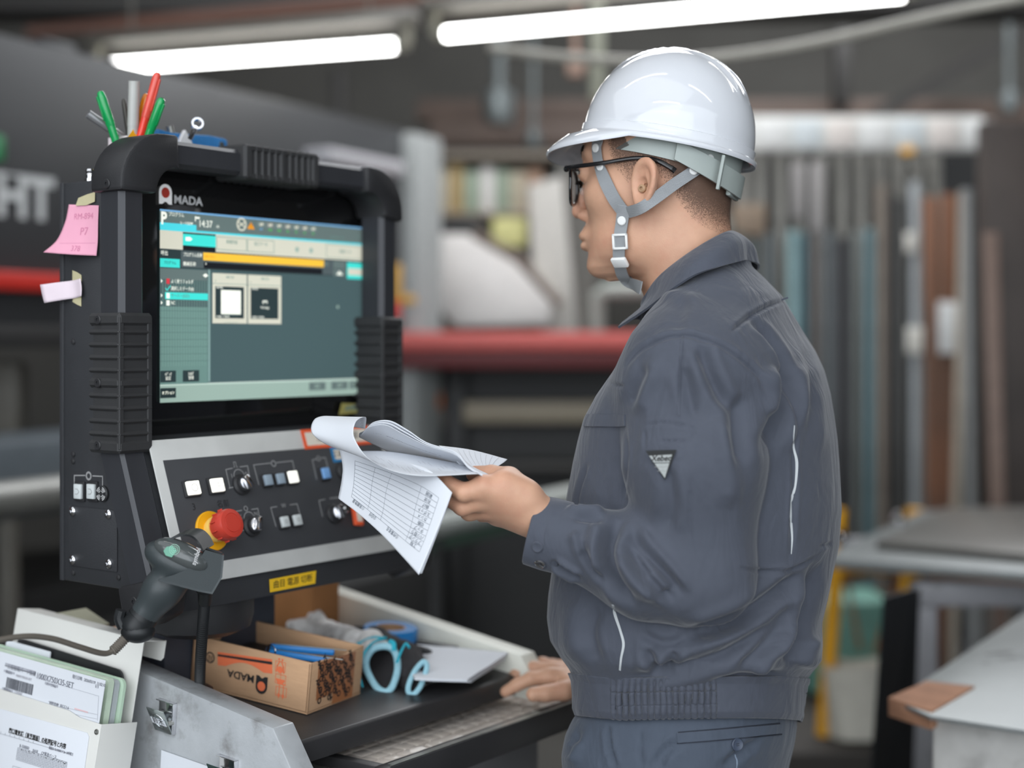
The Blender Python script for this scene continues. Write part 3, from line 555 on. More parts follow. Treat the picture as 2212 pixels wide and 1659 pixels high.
I.poly([(.040, SH-.064), (.047, SH-.064), (.051, SH-.060), (.047, SH-.055), (.040, SH-.056)], wh, .0009, True)
I.txt('P', (.001, SH-.020), .028, wh, .0008, uvc=True, bold=.0007); I.txt('プログラム', (.013, SH-.0095), .0078, wh, .0008, uvc=True)
I.txt('モード切替▼', (.031, SH-.0265), .0055, wh, .0008, uvc=True); I.txt('14:37', (.061, SH-.0245), .0165, wh, .0008, uvc=True, xs=.85); I.txt(':16', (.090, SH-.0275), .007, wh, .0008, uvc=True)
I.line([(.056, SH-.010), (.056, SH-.019)], .0012, wh, .0008, True); I.ruv(.056, .063, SH-.014, SH-.010, wh, .0008)
I.ring((.134, SH-.018), .0075, .0022, beige, .0008, True); I.line([(.129, SH-.013), (.139, SH-.023)], .0016, beige, .0009, True); I.line([(.139, SH-.013), (.129, SH-.023)], .0016, beige, .0009, True)
I.poly([(.144, SH-.027), (.157, SH-.027), (.1505, SH-.011)], orr, .0008, True); I.txt('!', (.1505, SH-.020), .011, blk, .001, 'CENTER', True)
for k in range(7):
    x = .162+k*.0162
    I.ruv(x, x+.0135, SH-.0205, SH-.008, em('icon%d' % (k % 2), 106+8*(k % 2), 120, 118, .75), .0006); I.poly([(x+.003, SH-.013), (x+.010, SH-.010), (x+.011, SH-.015), (x+.005, SH-.018)], beige, .0008, True)
    I.txt('OFF' if k == 0 else ('100%' if k < 3 else '0%'), (x+.0067, SH-.0255), .0055, bl if k == 0 else gr, .0008, 'CENTER', True)
I.txt('2026/03/19 14:37', (.30, SH-.030), .0062, tl, .0008, uvc=True); I.txt('×', (.357, SH-.024), .012, tl, .0008, 'CENTER', True)
for x0, x1, t in ((.0915, .143, '新規作成'), (.1445, .192, '加工データ')):
    I.line([(x0, SH-.050), (x1, SH-.050), (x1, SH-.078), (x0, SH-.078)], .0006, tl, .0007, True, True); I.txt(t, ((x0+x1)/2, SH-.060), .0075, tl, .0008, 'CENTER', True)
for x in (.235, .262): I.disc((x, SH-.066), .0035, bar, .0007, True)
I.line([(.292, SH-.048), (.366, SH-.048), (.366, SH-.080), (.292, SH-.080)], .0006, tl, .0007, True, True); I.txt('印刷データ', (.33, SH-.064), .0075, tl, .0008, 'CENTER', True)
I.ruv(0, SW, SH-.124, SH-.084, dk, .0003); I.ruv(.033, .36, SH-.122, SH-.086, em('row', 74, 84, 86, .8), .0005)
I.txt('呼出', (.001, SH-.094), .0088, wh, .0008, uvc=True); I.ruv(0, .031, SH-.1235, SH-.105, cy, .0007); I.txt('プログラム', (.015, SH-.114), .0062, dk, .001, 'CENTER', True)
I.txt('プログラム名称', (.036, SH-.0945), .0075, wh, .0009, uvc=True, xs=.8); I.txt('機械名称', (.036, SH-.1145), .0078, wh, .0009, uvc=True, xs=.9)
I.ruv(.069, .287, SH-.104, SH-.087, yl, .0008); I.txt('0001103-1', (.071, SH-.0955), .0065, orr, .001, uvc=True)
I.ruv(.070, .284, SH-.1215, SH-.108, blk, .0008); I.txt('*', (.072, SH-.114), .009, wh, .001, uvc=True)
for x in (.292, .313): I.ruv(x-.004, x+.004, SH-.101, SH-.091, dk2, .0008)
I.ruv(.306, .330, SH-.105, SH-.087, dk2, .0007); I.ruv(.306, .330, SH-.124, SH-.108, dk2, .0007); I.poly([(.312, SH-.121), (.318, SH-.111), (.325, SH-.121)], wh, .0009, True)
I.ruv(.334, SW, SH-.129, SH-.089, cy, .0006); I.ruv(.336, .3655, SH-.120, SH-.103, beige, .0009)
I.ruv(.3655, SW, .021, SH-.128, cy, .0006)
I.ruv(0, .0765, SH-.149, SH-.126, dk2, .0005); I.ruv(.0775, .0805, .024, SH-.124, em('sep', 120, 146, 142, .8), .0006); I.poly([(.068, SH-.1375), (.0725, SH-.133), (.077, SH-.1375), (.0725, SH-.142)], wh, .0009, True)
I.ruv(0, .0765, .024, SH-.149, tl, .0005)
for k in range(18): I.ruv(.004+k*.0042, .0044+k*.0042, .044, SH-.150, grid, .0007)
for k in range(8): I.ruv(0, .0765, .050+k*.0088, .0505+k*.0088, em('grid2', 74, 98, 94, .8), .0007)
I.ruv(0, .0765, SHT-.118, SH-.149, em('row2', 70, 88, 88, .8), .00055)
for k, (t, ic) in enumerate((('よく使うフォルダ', rd), ('選択したデータ(0)', cy), ('サーバー(SDD)', wh), ('NC', wh))):
    y = SHT-.0872-k*.0088
    if k == 2: I.ruv(.0075, .0765, y-.0042, y+.0042, cy, .0009)
    if k != 1: I.poly([(.001, y-.0024), (.0035, y), (.001, y+.0024)], wh, .0009, True); I.ruv(.0095, .0145, y-.0032, y+.0032, ic, .0011)
    else: I.line([(.0085, y), (.0105, y-.0022), (.0155, y+.003)], .0013, cy, .001, True)
    I.txt(t, (.0165, y), .0074, tl if k == 2 else wh, .0012, uvc=True, xs=.82)
for x0, x1 in ((.0845, .1435), (.1455, .2055)):
    I.ruv(x0, x1, SH-.2425, SH-.131, beige, .0006); I.ruv(x0+.0045, x1-.0055, SH-.231, SH-.160, dk, .0008); I.ruv(x0, x1, SH-.1545, SH-.1535, tl, .0008)
    I.txt('0001103', ((x0+x1)/2, SH-.139), .006, tl, .0008, 'CENTER', True); I.txt('P', (x0+.005, SH-.149), .005, tl, .0008, 'CENTER', True)
    I.txt('MAT001', (x0+.006, SH-.163), .0052, wh, .001, uvc=True); I.txt('X1000 × Y750.00', (x0+.006, SH-.2275), .0048, wh, .001, uvc=True)
I.ruv(.0985, .1325, SH-.222, SH-.168, wh, .001)
for k in range(5): I.ruv(.1035, .1275, SH-.177-k*.009, SH-.1765-k*.009, tl, .0012)
I.ruv(.1715, .1795, SH-.196, SH-.189, wh, .001); I.ruv(.173, .178, SH-.199, SH-.192, dk, .0012); I.txt('No Image', (.1755, SH-.205), .006, wh, .001, 'CENTER', True)
I.disc((.315, .122), .0022, bar, .0006, True)
I.ruv(0, .0765, .022, .042, tl, .0008)
for x0, x1, y0, y1, t in ((0, .0245, .0246, .0387, 'ﾒﾃﾞｨｱ\n設定'), (.0355, .062, .0246, .0387, 'ﾌｫﾙﾀﾞ\n管理'), (0, .0245, .0055, .0176, 'オプション')):
    I.ruv(x0, x1, y0, y1, dk, .001); I.txt(t, ((x0+x1)/2, (y0+y1)/2), .0068 if '\n' in t else .0062, wh, .0012, 'CENTER', True)
I.ruv(0, SW, 0, .0205, bar, .0006); I.ruv(0, SW, .0203, .0225, em('lite', 170, 186, 176, .8), .0007)
I.ruv(0, .0245, .0055, .0176, dk, .001); I.txt('オプション', (.012, .0115), .0062, wh, .0012, 'CENTER', True)
for x0, x1 in ((.258, .290), (.302, .335), (.339, .362)): I.ruv(x0, x1, .008, .0185, dk2, .001); I.txt('設定', ((x0+x1)/2, .0132), .0085, bar, .0012, 'CENTER', True)
I.build('screen_image', pend, smooth=0)
Img.txt = _txt; SH = SHT
# maker's mark printed on the glass
LOGO = Img(SCR, 0.0032)
def amada(img, c, h, mA, mD, mT, hz=0.0, flip=False, xs=1.0):
    """the maker's mark: arch-shaped letter with a red dot, then MADA"""
    q = lambda x, y: ((c[0]-x*h*xs, c[1]-y*h) if flip else (c[0]+x*h*xs, c[1]+y*h))
    pts = [q(-.42, -.5)]+[q(-.42+.0, .1)]+[q(.0+.42*math.cos(math.pi-t*math.pi/10), .1+.42*math.sin(math.pi-t*math.pi/10)) for t in range(1, 10)]+[q(.42, .1), q(.42, -.5), q(.22, -.5), q(.05, -.38), q(-.05, -.38), q(-.22, -.5)]
    img.poly(pts, mA, hz, True); img.disc(q(0, .08), .27*h, mD, hz+.0002, True)
    img.txt('MADA', q(.55, -.22), h*.60, mT, hz, 'LEFT', True, rot=180 if flip else 0, bold=h*.013, xs=1.12)
amada(LOGO, (.0085, SH+.0185), .024, em('logo_white', 225, 225, 225, .25), REDM, WHITEP); LOGO.build('maker_logo', pend, smooth=0)
# -------- guard frame of square tube around the panel
GUA = lambda m, *a, **k: kb(m, *a, **k)
m = MB(); m.bx(-.0955, -.060, -.050, -.008, 1.26, 1.59, 0.0045, seg=1) if False else m.box((-.0778, -.029, 1.425), (.0355, .042, .33), .006, None, 0, 1)
m.box((-.0898, -.0442, 1.425), (.0014, .0014, .30), 0, rotx(0), 1)
gl = kb(m, 'guard_post', [ANOD, EDGE])
m = MB(); m.box((.372, -.029, 1.43), (.034, .042, .34), .006, None, 0, 1); kb(m, 'guard_post', [ANOD])
m = MB(); m.box((.166, -.030, 1.621), (.37, .040, .032), .005, None, 0, 1); kb(m, 'guard_rail', [ANOD])
def arc(c, r, a0, a1, n=10): return [(c[0]+r*math.cos(math.radians(a0+(a1-a0)*k/n)), c[1]+r*math.sin(math.radians(a0+(a1-a0)*k/n))) for k in range(n+1)]
def screw(parent, c, M, r=.0052, mt=None):
    m = MB(); m.lathe([(r, 0), (r, .0008), (r*.85, .0016), (r*.35, .0016), (r*.35, .0003), (0, .0003)], 20, M @ T(*c)); return m.build('screw', mt or BLK2, parent)
cpts = [(-.1015, 1.571)]+arc((-.0385, 1.579), .063, 180, 90)+[(-.0165, 1.6425), (-.0165, 1.6035)]+arc((-.0165, 1.571), .0325, 90, 180)
m = MB(); m.prism(cpts, .002, .058, .004, AZ, 0, 2); cl = kb(m, 'corner_piece', BLK2)
SIDE = Pl(K(-.08, 0, 0), NB, Z); SIDG = Pl(K(-.1015, 0, 0), NB, Z)
screw(cl, (*SIDG.uv(231, 397), 0.0), SIDG.M, .0058)
cpr = [(.3935, 1.566)]+arc((.335, 1.579), .0585, 0, 90)+[(.318, 1.6385), (.318, 1.603)]+arc((.325, 1.571), .030, 90, 0)
m = MB(); m.prism(cpr, .002, .058, .004, AZ, 0, 2); kb(m, 'corner_piece', BLK2)
# lower sloping legs of the guard
def legp(a0, a1, nm):
    m = MB(); m.prism([(.010, 1.29), (.050, 1.285), (.050, 1.272), (.108, 1.106), (.070, 1.098), (.012, 1.262)], a0, a1, .004, BZ, 0, 1); return kb(m, nm, ANOD)
legp(-.0955, -.060, 'guard_leg'); legp(.352, .388, 'guard_leg')
for a0, a1 in ((-.1005, -.052), (.350, .393)):
    m = MB(); m.prism([(.048, 1.118), (.096, 1.130), (.112, 1.112), (.108, 1.088), (.075, 1.072), (.058, 1.080)], a0, a1, .004, BZ, 0, 2); fo = kb(m, 'corner_piece', BLK2)
    if a0 < 0: screw(fo, (.078, 1.105, 0), Pl(K(-.1005, 0, 0), NB, Z).M, .0058)
# ribbed grips
def grip(M, L, w, d, nb, name='grip'):
    """ribbed grip: local x across, y to the back, z along the bar; centred"""
    m = MB(); e = .012
    m.box((0, 0, 0), (w-.006, d-.006, L-.004), .004, M, 0, 1)
    for s in (-1, 0, 1):
        hh = e*(1.25 if s else 1.0); m.box((0, 0, s*(L/2-e/2)), (w, d, hh), .0035, M, 0, 1)
    for s in (-1, 1):
        z0, z1 = (e*.6, L/2-e*1.1) if s > 0 else (-L/2+e*1.1, -e*.6); p = (z1-z0)/nb
        for k in range(nb): m.box((0, 0, z0+p*(k+.5)), (w, d, p*.42), .0025, M, 0, 1)
    for s in (-1, 1): m.box((s*(w/2-.0045), -d/2+.003, 0), (.007, .005, L-.006), .001, M, 0, 1)
    return kb(m, name, GRIPM)
g1 = grip(T(-.0795, -.029, 1.351), .158, .050, .056, 4)
for z in (1.4235, 1.351, 1.279): screw(g1, (.020, z, 0), Pl(K(-.1045, 0, 0), NB, Z).M, .0055)
g2 = grip(T(.372, -.029, 1.352), .158, .046, .056, 4)
g3 = grip(T(.157, -.030, 1.6225) @ roty(90), .132, .044, .056, 4)
# side face details
def sdet(nm, fn, parent=pend, mt=BLK):
    m = MB(); fn(m); return m.build(nm, mt, parent)
c0 = SIDE.uv(150, 1092); c1 = SIDE.uv(250, 1235)
m = MB(); m.bx(c0[0], c1[0]+.004, c1[1], c0[1], 0, .0018, .0008, SIDE.M); cov = m.build('cover_plate', BLK, pend)
for p in ((161, 1104), (238, 1110), (161, 1209), (239, 1217)):
    c = SIDE.uv(*p); m = MB(); m.lathe([(.0058, 0), (.0055, .002), (.0035, .0036), (.0015, .004), (.0014, .0025), (0, .0025)], 20, SIDE.M @ T(c[0], c[1], .0018)); m.build('cap_screw', CHROME, cov)
for p in ((159, 738), (159, 981), (159, 996), (159, 1237), (257, 1247)):
    c = SIDE.uv(*p); m = MB(); m.lathe([(.0036, 0), (.0033, .0014), (.0015, .0022), (0, .0022)], 16, SIDE.M @ T(c[0], c[1], 0)); m.build('rivet', BLK2, pend)
m = MB(); m.bx(-.082, -.078, .073, .0805, 1.112, 1.589, .001); kb(m, 'housing_edge', BLK)
for p in ((175, 1061), (203, 1061)):
    c = SIDE.uv(*p); m = MB(); m.box((c[0], c[1], .001), (.018, .024, .004), .001, SIDE.M); b0 = m.build('button_surround', BLK2, pend)
    m = MB(); m.box((c[0], c[1], .004), (.0135, .0175, .004), .001, SIDE.M); m.ring = None; b1 = m.build('button', LITB, b0)
    g = Img(SIDE, .0062); g.line([(c[0]-.003, c[1]+.003), (c[0]+.001, c[1]+.003), (c[0]+.004, c[1]), (c[0]+.001, c[1]-.003), (c[0]-.003, c[1]-.003)], .0006, GREYP, 0, True); g.build('button_mark', b0, smooth=0)
c = SIDE.uv(225, 1066); m = MB(); m.lathe([(.0095, 0), (.0095, .003), (.008, .0045), (0, .0045)], 24, SIDE.M @ T(c[0], c[1], 0)); kn = m.build('round_cap', BLK2, pend)
g = Img(SIDE, .0049)
for k in range(4):
    for r0 in (.0035, .0058, .0078):
        g.line([(c[0]+r0*math.cos(math.radians(90*k+45+t)), c[1]+r0*math.sin(math.radians(90*k+45+t))) for t in (-22, 0, 22)], .0010, WHITEP, 0, True)
g.build('cap_print', kn, smooth=0)
g = Img(SIDE, .0003); g.line([(161, 1066), (161, 1027), (184, 1027)], .0014, GREYP); g.line([(201, 1028), (222, 1029), (222, 1050)], .0014, GREYP); g.ring((192, 1028), .0042, .0022, GREYP); g.line([(164, 1066), (166, 1066)], .001, GREYP); g.line([(189, 1067), (191, 1067)], .001, GREYP); g.build('side_print', pend, smooth=0)
m = MB(); cc = KL(-.06, -.05, 1.589); m.cyl(cc, (cc[0], cc[1], 1.594), .0075, 16); m.lathe([(.0058, 0), (.0062, .004), (.005, .0065), (.0062, .009), (.005, .0115), (0, .0115)], 16, T(cc[0], cc[1], 1.594)); kb(m, 'top_bolt', CHROME)
# -------- sloping button panel
pt = Vector((0, .35, 1)).normalized(); PAN = Pl(K(0, .052, 1.283), U, -NB*.35+Z)
L_ = (1.283-1.119)*math.sqrt(1+.35**2)
m = MB(); m.bx(-.060, .352, -L_, 0, 0, .0022, .001, PAN.M); plate = m.build('panel_plate', PLATE, pend)
q0 = PAN.uv(349, 996); q1 = PAN.uv(480, 1212)
m = MB(); m.bx(q0[0], .338, q1[1], q0[1], .0022, .0030, .0006, PAN.M); film = m.build('panel_film', PANELM, plate)
def pb(px, py, w, h, mt, nm='push_button', lit=None):
    c = PAN.uv(px, py); m = MB(); m.box((c[0], c[1], .0045), (w*1.3, h*1.25, .004), .0012, PAN.M); o = m.build(nm, BLK2, pend)
    m = MB(); m.box((c[0], c[1], .008), (w, h, .005), .0012, PAN.M); m.build('button_cap', mt, o)
    if lit:
        g = Img(PAN, .0107); g.ring((c[0], c[1]), lit, .0006, GREYP, 0, True); g.build('button_mark', o, smooth=0)
    return o
pb(408, 1058, .0185, .0165, LIT, lit=.0045); pb(460, 1052, .0185, .0165, LIT, lit=.0022)
pb(570, 1041, .0125, .0135, GREYB); pb(597, 1038, .0125, .0135, GREYB); pb(624, 1034, .0145, .0150, LIT)
pb(606, 1131, .0125, .0135, LITB, lit=.002); pb(633, 1127, .0125, .0135, LITB, lit=.002); pb(695, 1026, .0125, .0145, BLUEB)
def rot(px, py, ang, r=.0105):
    c = PAN.uv(px, py); m = MB(); m.lathe([(r*1.25, .003), (r*1.25, .006), (r, .008), (r*.95, .012), (0, .012)], 28, PAN.M @ T(c[0], c[1], 0)); o = m.build('selector_switch', BLK2, pend)
    m = MB(); m.box((0, 0, .0165), (.0062, r*1.7, .010), .0018, PAN.M @ T(c[0], c[1], 0) @ rotz(ang)); m.lathe([(r*.8, .012), (r*.78, .0135), (0, .0135)], 24, PAN.M @ T(c[0], c[1], 0)); m.build('selector_handle', CHROME, o); return c
for (px, py, a) in ((516, 1049, 25), (538, 1139, -20), (738, 1020, 30), (716, 1112, 15)): rot(px, py, a)
c = PAN.uv(738, 1103); m = MB(); m.lathe([(.006, .003), (.006, .008), (.004, .011), (0, .011)], 20, PAN.M @ T(c[0], c[1], 0)); m.build('key_lock', CHROME, pend)
g = Img(PAN, .0033)
def brk(pts, w=.0011, mt=GREYP): g.line(pts, w, mt)
brk([(493, 1056), (484, 1016), (498, 1013)]); brk([(515, 1010), (531, 1008), (538, 1048), (527, 1050)]); brk([(491, 1056), (500, 1054)])
g.txt('⎍', (504, 1006), .010, GREYP, align='CENTER'); g.ring((513, 1030), .0085, .001, GREYP); g.txt('1', (497, 1030), .0075, GREYP, align='CENTER'); g.txt('0', (528, 1026), .0075, GREYP, align='CENTER')
brk([(555, 1048), (544, 1006), (580, 1002)]); brk([(594, 1001), (628, 997), (636, 1035)]); g.ring((587, 1003), .0036, .0013, GREYP)
brk([(517, 1148), (506, 1106), (518, 1104)]); brk([(540, 1102), (553, 1100), (561, 1142), (550, 1145)]); brk([(515, 1148), (524, 1147)]); g.ring((527, 1100), .0028, .001, GREYP); g.ring((535, 1122), .0085, .001, GREYP); g.txt('K', (516, 1118), .0075, GREYP, align='CENTER'); g.txt('N', (549, 1112), .0075, GREYP, align='CENTER')
brk([(592, 1138), (581, 1098), (594, 1096)]); brk([(623, 1092), (638, 1090), (648, 1128)]); g.txt('W', (609, 1094), .0078, GREYP, align='CENTER'); brk([(618, 1131), (622, 1130)]); brk([(583, 1045), (585, 1045)])
brk([(680, 1036), (671, 995), (681, 993)]); brk([(690, 991), (699, 990), (708, 1026)]); g.ring((684, 992), .003, .001, GREYP); brk([(693, 1117), (685, 1083), (698, 1080)]); brk([(709, 1078), (728, 1076)]); g.txt('3', (415, 1097), .012, BLK2, align='CENTER'); g.txt('名前', (478, 1090), .010, BLK2, align='CENTER')
g.build('panel_print', pend, smooth=0)
# emergency stop
c = PAN.uv(453, 1149); E = PAN.M @ T(c[0], c[1], .003)
m = MB(); m.lathe([(.0240, 0), (.0240, .002), (.023, .003), (.013, .003), (.013, 0)], 40, E); es = m.build('emergency_stop', YELM, pend)
m = MB(); m.lathe([(.0135, .002), (.0150, .006), (.0155, .010), (.0150, .013), (.010, .014), (0, .014)], 36, E); m.build('stop_collar', YELP, es)
m = MB(); m.lathe([(.0135, .013), (.0142, .018), (.0175, .020), (.0185, .026), (.0182, .034), (.0168, .0375), (.0120, .0385), (.0118, .0379), (.0110, .0379), (.0107, .0386), (0, .0388)], 44, E)
for k in range(11): m.box((0, 0, 0), (.0045, .0012, .008), .0005, E @ Matrix.Rotation(k*2*math.pi/11, 4, 'Z') @ T(.0180, 0, .025))
m.build('stop_mushroom', REDM, es)
# labels stuck on the pendant
def label(nm, plane, p0, p1, frame, inner, txt, lab, cat='label', bw=.004, h=.0035, sz=.009, par=None, ink=INK):
    a = plane.uv(*p0); b = plane.uv(*p1); a, b = (min(a[0], b[0]), min(a[1], b[1])), (max(a[0], b[0]), max(a[1], b[1]))
    I = Img(plane, h); I.m.bx(a[0], b[0], a[1], b[1], h-.0008, h, .0002, plane.M, I.mi(frame))
    if inner: I.ruv(a[0]+bw, b[0]-bw, a[1]+bw*.8, b[1]-bw*.8, inner, .0003)
    if txt: I.txt(txt, ((a[0]+b[0])/2, (a[1]+b[1])/2), sz, ink, .0005, 'CENTER', True)
    o = I.m.build(nm, I.mats, None, smooth=0); return tag(o, lab, cat)
label('warning_label', PAN, (645, 930), (800, 960), ORG, CREAMP, '注意 電源OFF確認', 'orange framed paper label on the steel edge above the buttons, partly behind the held sheets', bw=.0055, sz=.010)
label('caption_label', PAN, (709, 968), (742, 998), BLUEP, CREAMP, '工具', 'small blue framed label on the button panel, left of the held sheets', bw=.0045)
c = PAN.uv(762, 1112); m = MB(); m.box((0, 0, .008), (.017, .034, .006), .0028, PAN.M @ T(c[0], c[1]) @ rotz(-8)); ko = m.build('key_tag', ORG, thing('key_tag', 'orange plastic key tag hanging at the key lock of the button panel', 'key tag', PAN.M @ T(c[0], c[1], .004)))
m = MB(); m.box((0, 0, .0115), (.009, .024, .0008), 0, PAN.M @ T(c[0], c[1]) @ rotz(-8)); m.build('tag_card', CREAMP, bpy.data.objects['key_tag'])
LIP = Pl(K(0, .1035, 0), U, Z)
m = MB(); m.bx(-.060, .352, -.106, -.098, 1.0885, 1.121, .0012); kb(m, 'front_lip', BLK)
I = Img(LIP, .004); a = LIP.uv(578, 1237); b = LIP.uv(676, 1258); lz = a[1]; q = [(a[0], 1.093), (b[0], 1.0935), (b[0]+.0015, 1.1095), (a[0]-.001, 1.1090)]
I.poly(q, YELL, 0, True); I.txt('曲目 電源 切断', ((a[0]+b[0])/2, 1.1010), .0105, INK, .0003, 'CENTER', True); yo = I.m.build('tape_label', I.mats, None, smooth=0); tag(yo, 'yellow tape label with black characters on the front lip below the button panel', 'label')
g = Img(SCR, .0035); ca = SCR.uv(757, 882); g.poly([(ca[0]-.028, ca[1]-.008), (ca[0]+.022, ca[1]-.006), (ca[0]+.026, ca[1]+.005), (ca[0]-.022, ca[1]+.008)], mat('sticker_gold', srgb(168, 158, 92), .5), 0, True); g.txt('AMNC', (ca[0], ca[1]), .011, mat('sticker_blue', srgb(70, 130, 150), .4), .0004, 'CENTER', True, shear=.2)
tag(g.m.build('sticker', g.mats, None, smooth=0), 'small worn gold sticker at the lower right of the screen glass', 'sticker')
# swivel drum and column that carry the pendant
m = MB(); m.lathe([(0, 1.042), (.045, 1.044), (.062, 1.052), (.066, 1.066), (.066, 1.094), (0, 1.094)], 48, T(.035, -.035, 0)); kb(m, 'swivel_drum', BLK2)
m = MB(); m.bx(.02, .21, .01, .075, .93, 1.112, .003); kb(m, 'support_column', mat('blue_grey_steel', srgb(58, 61, 70), .5, bump=.1))
# ================================================================ console desk
GALV = mat('worn_bare_steel', srgb(178, 181, 184), .42, .2, var=.08, scale=30, col2=srgb(96, 90, 84), c2scale=13, c2lo=.54, c2hi=.80, bump=.12, bscale=300)
DARKD = mat('dark_desk_paint', srgb(50, 49, 50), .42, var=.1, scale=12, bump=.1, bscale=500, col2=srgb(78, 72, 66), c2scale=7, c2lo=.62, c2hi=.95)
desk = thing('console_desk', 'bare steel sided console desk with a dark sloping top, under the control pendant', 'desk', KM @ T(.2, 0, 0))
def zw(b): return .972+.15*(.232-b)
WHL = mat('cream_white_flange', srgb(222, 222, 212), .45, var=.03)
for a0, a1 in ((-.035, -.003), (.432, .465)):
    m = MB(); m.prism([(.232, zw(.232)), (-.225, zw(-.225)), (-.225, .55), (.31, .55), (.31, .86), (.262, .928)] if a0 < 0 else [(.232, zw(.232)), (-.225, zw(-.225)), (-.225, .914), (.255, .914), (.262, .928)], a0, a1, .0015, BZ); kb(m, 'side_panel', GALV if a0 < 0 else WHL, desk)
def zd(b): return .945+.1*(.22-b)
m = MB(); m.prism([(.225, zd(.225)-.003), (.221, zd(.22)), (-.225, zd(-.225)), (-.225, zd(-.225)-.02), (.20, .92), (.225, .918)], -.003, .432, .0012, BZ); kb(m, 'desk_top', DARKD, desk)
m = MB(); m.bx(-.003, .432, -.10, .22, .05, .86, .003); kb(m, 'cabinet_body', mat('cabinet_grey', srgb(88, 88, 90), .5), desk)
# pull-out keyboard drawer
dr = MB()
dr.bx(.085, .56, -.292, -.274, .874, .909, .0012); dr.bx(.085, .101, -.276, -.02, .884, .909, .0012); dr.bx(.545, .56, -.276, -.02, .884, .909, .001); dr.bx(.09, .555, -.28, -.02, .876, .884)
drawer = kb(dr, 'keyboard_drawer', DARKD, desk)
m = MB(); m.bx(.095, .545, -.291, -.289, .9088, .9102); m.bx(.10, .40, -.2885, -.2815, .9088, .9100); kb(m, 'drawer_trim', STEEL, drawer)
m = MB(); m.bx(.076, .0835, -.275, -.05, .862, .893, .001); m.bx(.070, .0765, -.205, -.165, .864, .890, .001); m.bx(.0815, .0855, -.275, -.05, .886, .897, .0008)
for b in (.185, .235, .25): m.lathe([(.0028, 0), (.0028, .0006), (0, .0006)], 12, T(.0765 if b > .2 else .070, -b, .877) @ roty(-90), 1)
kb(m, 'drawer_slide', [STEEL, INK], drawer)
m = MB(); m.bx(.30, .52, -.20, -.03, .10, .865, .002); kb(m, 'leg_box', mat('cabinet_grey2', srgb(112, 112, 114), .5), desk)
# keyboard under a plastic film
KEYB = mat('keyboard_beige', srgb(196, 186, 174), .55, var=.03); KEYC = mat('keycap_beige', srgb(214, 202, 190), .5, var=.05, scale=15)
kbd = thing('keyboard', 'beige computer keyboard lying in the pulled-out drawer', 'keyboard', KM @ T(.30, -.20, .884))
m = MB(); m.bx(.108, .53, -.268, -.128, .8845, .894, .003); kb(m, 'keyboard_case', KEYB, kbd)
m = MB(); m.prism([(-.0105, -.0094), (.0105, -.0094), (.0105, .0094), (-.0105, .0094)], 0, .0062, .0014); k0 = m.build('key', KEYC, kbd, frame=KM @ T(.118, -.138, .894))
Mk = wmat(k0)
n = 0
for r in range(6):
    for c_ in range(16):
        if r == 5 and 4 <= c_ <= 8: continue
        if n == 0: n = 1; continue
        k = k0.copy(); COL.objects.link(k); k.parent = kbd; k.location = (c_*.0242+(.005*(r % 3)), -r*.0212+(-.004 if r else 0), .0004*(6-r)); n += 1
m = MB(); m.box((.118+.157, -.138-5*.0212-.004, .8975), (.118, .0150, .007), .0018); kb(m, 'space_bar', KEYC, kbd)
FILM = mat('clear_film', (0.9, 0.88, .86, 1), .12, spec=.9, alpha=.15, var=0, coat=1.0)
G = []
for i in range(70):
    row = []
    for j in range(40):
        a = .104+(.545-.104)*i/69; b = .115+(.283-.115)*j/39
        h = .9062+.0030*noise.noise((a*22, b*50, 1))+.0024*abs(noise.noise((a*80+b*60, b*90, 5)))+.001*noise.noise((a*200, b*160, 3))
        e = min(i, 69-i)/6; e2 = min(j, 39-j)/5; h -= .006*max(0, 1-min(e, e2)); row.append(KL(a, b, h))
    G.append(row)
m = MB(); m.sheet(G); fo = m.build('plastic_film', FILM, None, frame=KM, smooth=180); tag(fo, 'crumpled clear plastic film lying over the keyboard in the drawer', 'plastic film')
# ================================================================ the worker
SKIN = mat('skin', srgb(203, 158, 131), .5, var=.05, scale=45, sss=.12, bump=.12, bscale=700, col2=srgb(194, 138, 115), c2scale=14, c2lo=.5, c2hi=.8)
CLOTH = mat('slate_workwear', srgb(74, 78, 89), .82, var=.03, scale=120, bump=.18, bscale=1600, sheen=.25, bump2=.45)
CLOTH2 = mat('slate_trousers', srgb(71, 79, 92), .82, var=.03, scale=120, bump=.18, bscale=1600, sheen=.2, bump2=.45)
THREAD = mat('seam_thread', srgb(62, 67, 80), .85, var=.05); PIPE = mat('reflective_piping', srgb(190, 194, 196), .4, var=.03)
CH_ = Vector((.179, 1.77, 0)); FW = Vector((-.927, .375, 0)).normalized(); LF = Vector((-FW.y, FW.x, 0))      # forward and to his left (towards the camera)
def B(f, l, z): return CH_+FW*f+LF*l+Z*z
def loc(X, Y): return ((X-CH_.x)*FW.x+(Y-CH_.y)*FW.y, (X-CH_.x)*LF.x+(Y-CH_.y)*LF.y)
def sell(f, l, c, a, b, p=2.2):
    """signed distance-like field of an upright super-ellipse"""
    q = (np.abs((f-c)/a)**p+np.abs(l/b)**p)**(1/p); return (q-1)*np.minimum(a, b)
HT = np.array([  # height, front, back, half width
 (1.474, .066, .030, .014), (1.479, .079, .010, .027), (1.488, .0875, -.005, .038), (1.50, .0895, -.022, .047), (1.52, .0885, -.035, .056), (1.54, .0875, -.050, .0615), (1.56, .087, -.064, .066), (1.58, .0865, -.073, .070),
 (1.60, .088, -.079, .0735), (1.62, .0925, -.082, .0755), (1.65, .091, -.082, .0765), (1.68, .078, -.076, .070), (1.70, .060, -.062, .057), (1.718, .025, -.032, .034)])
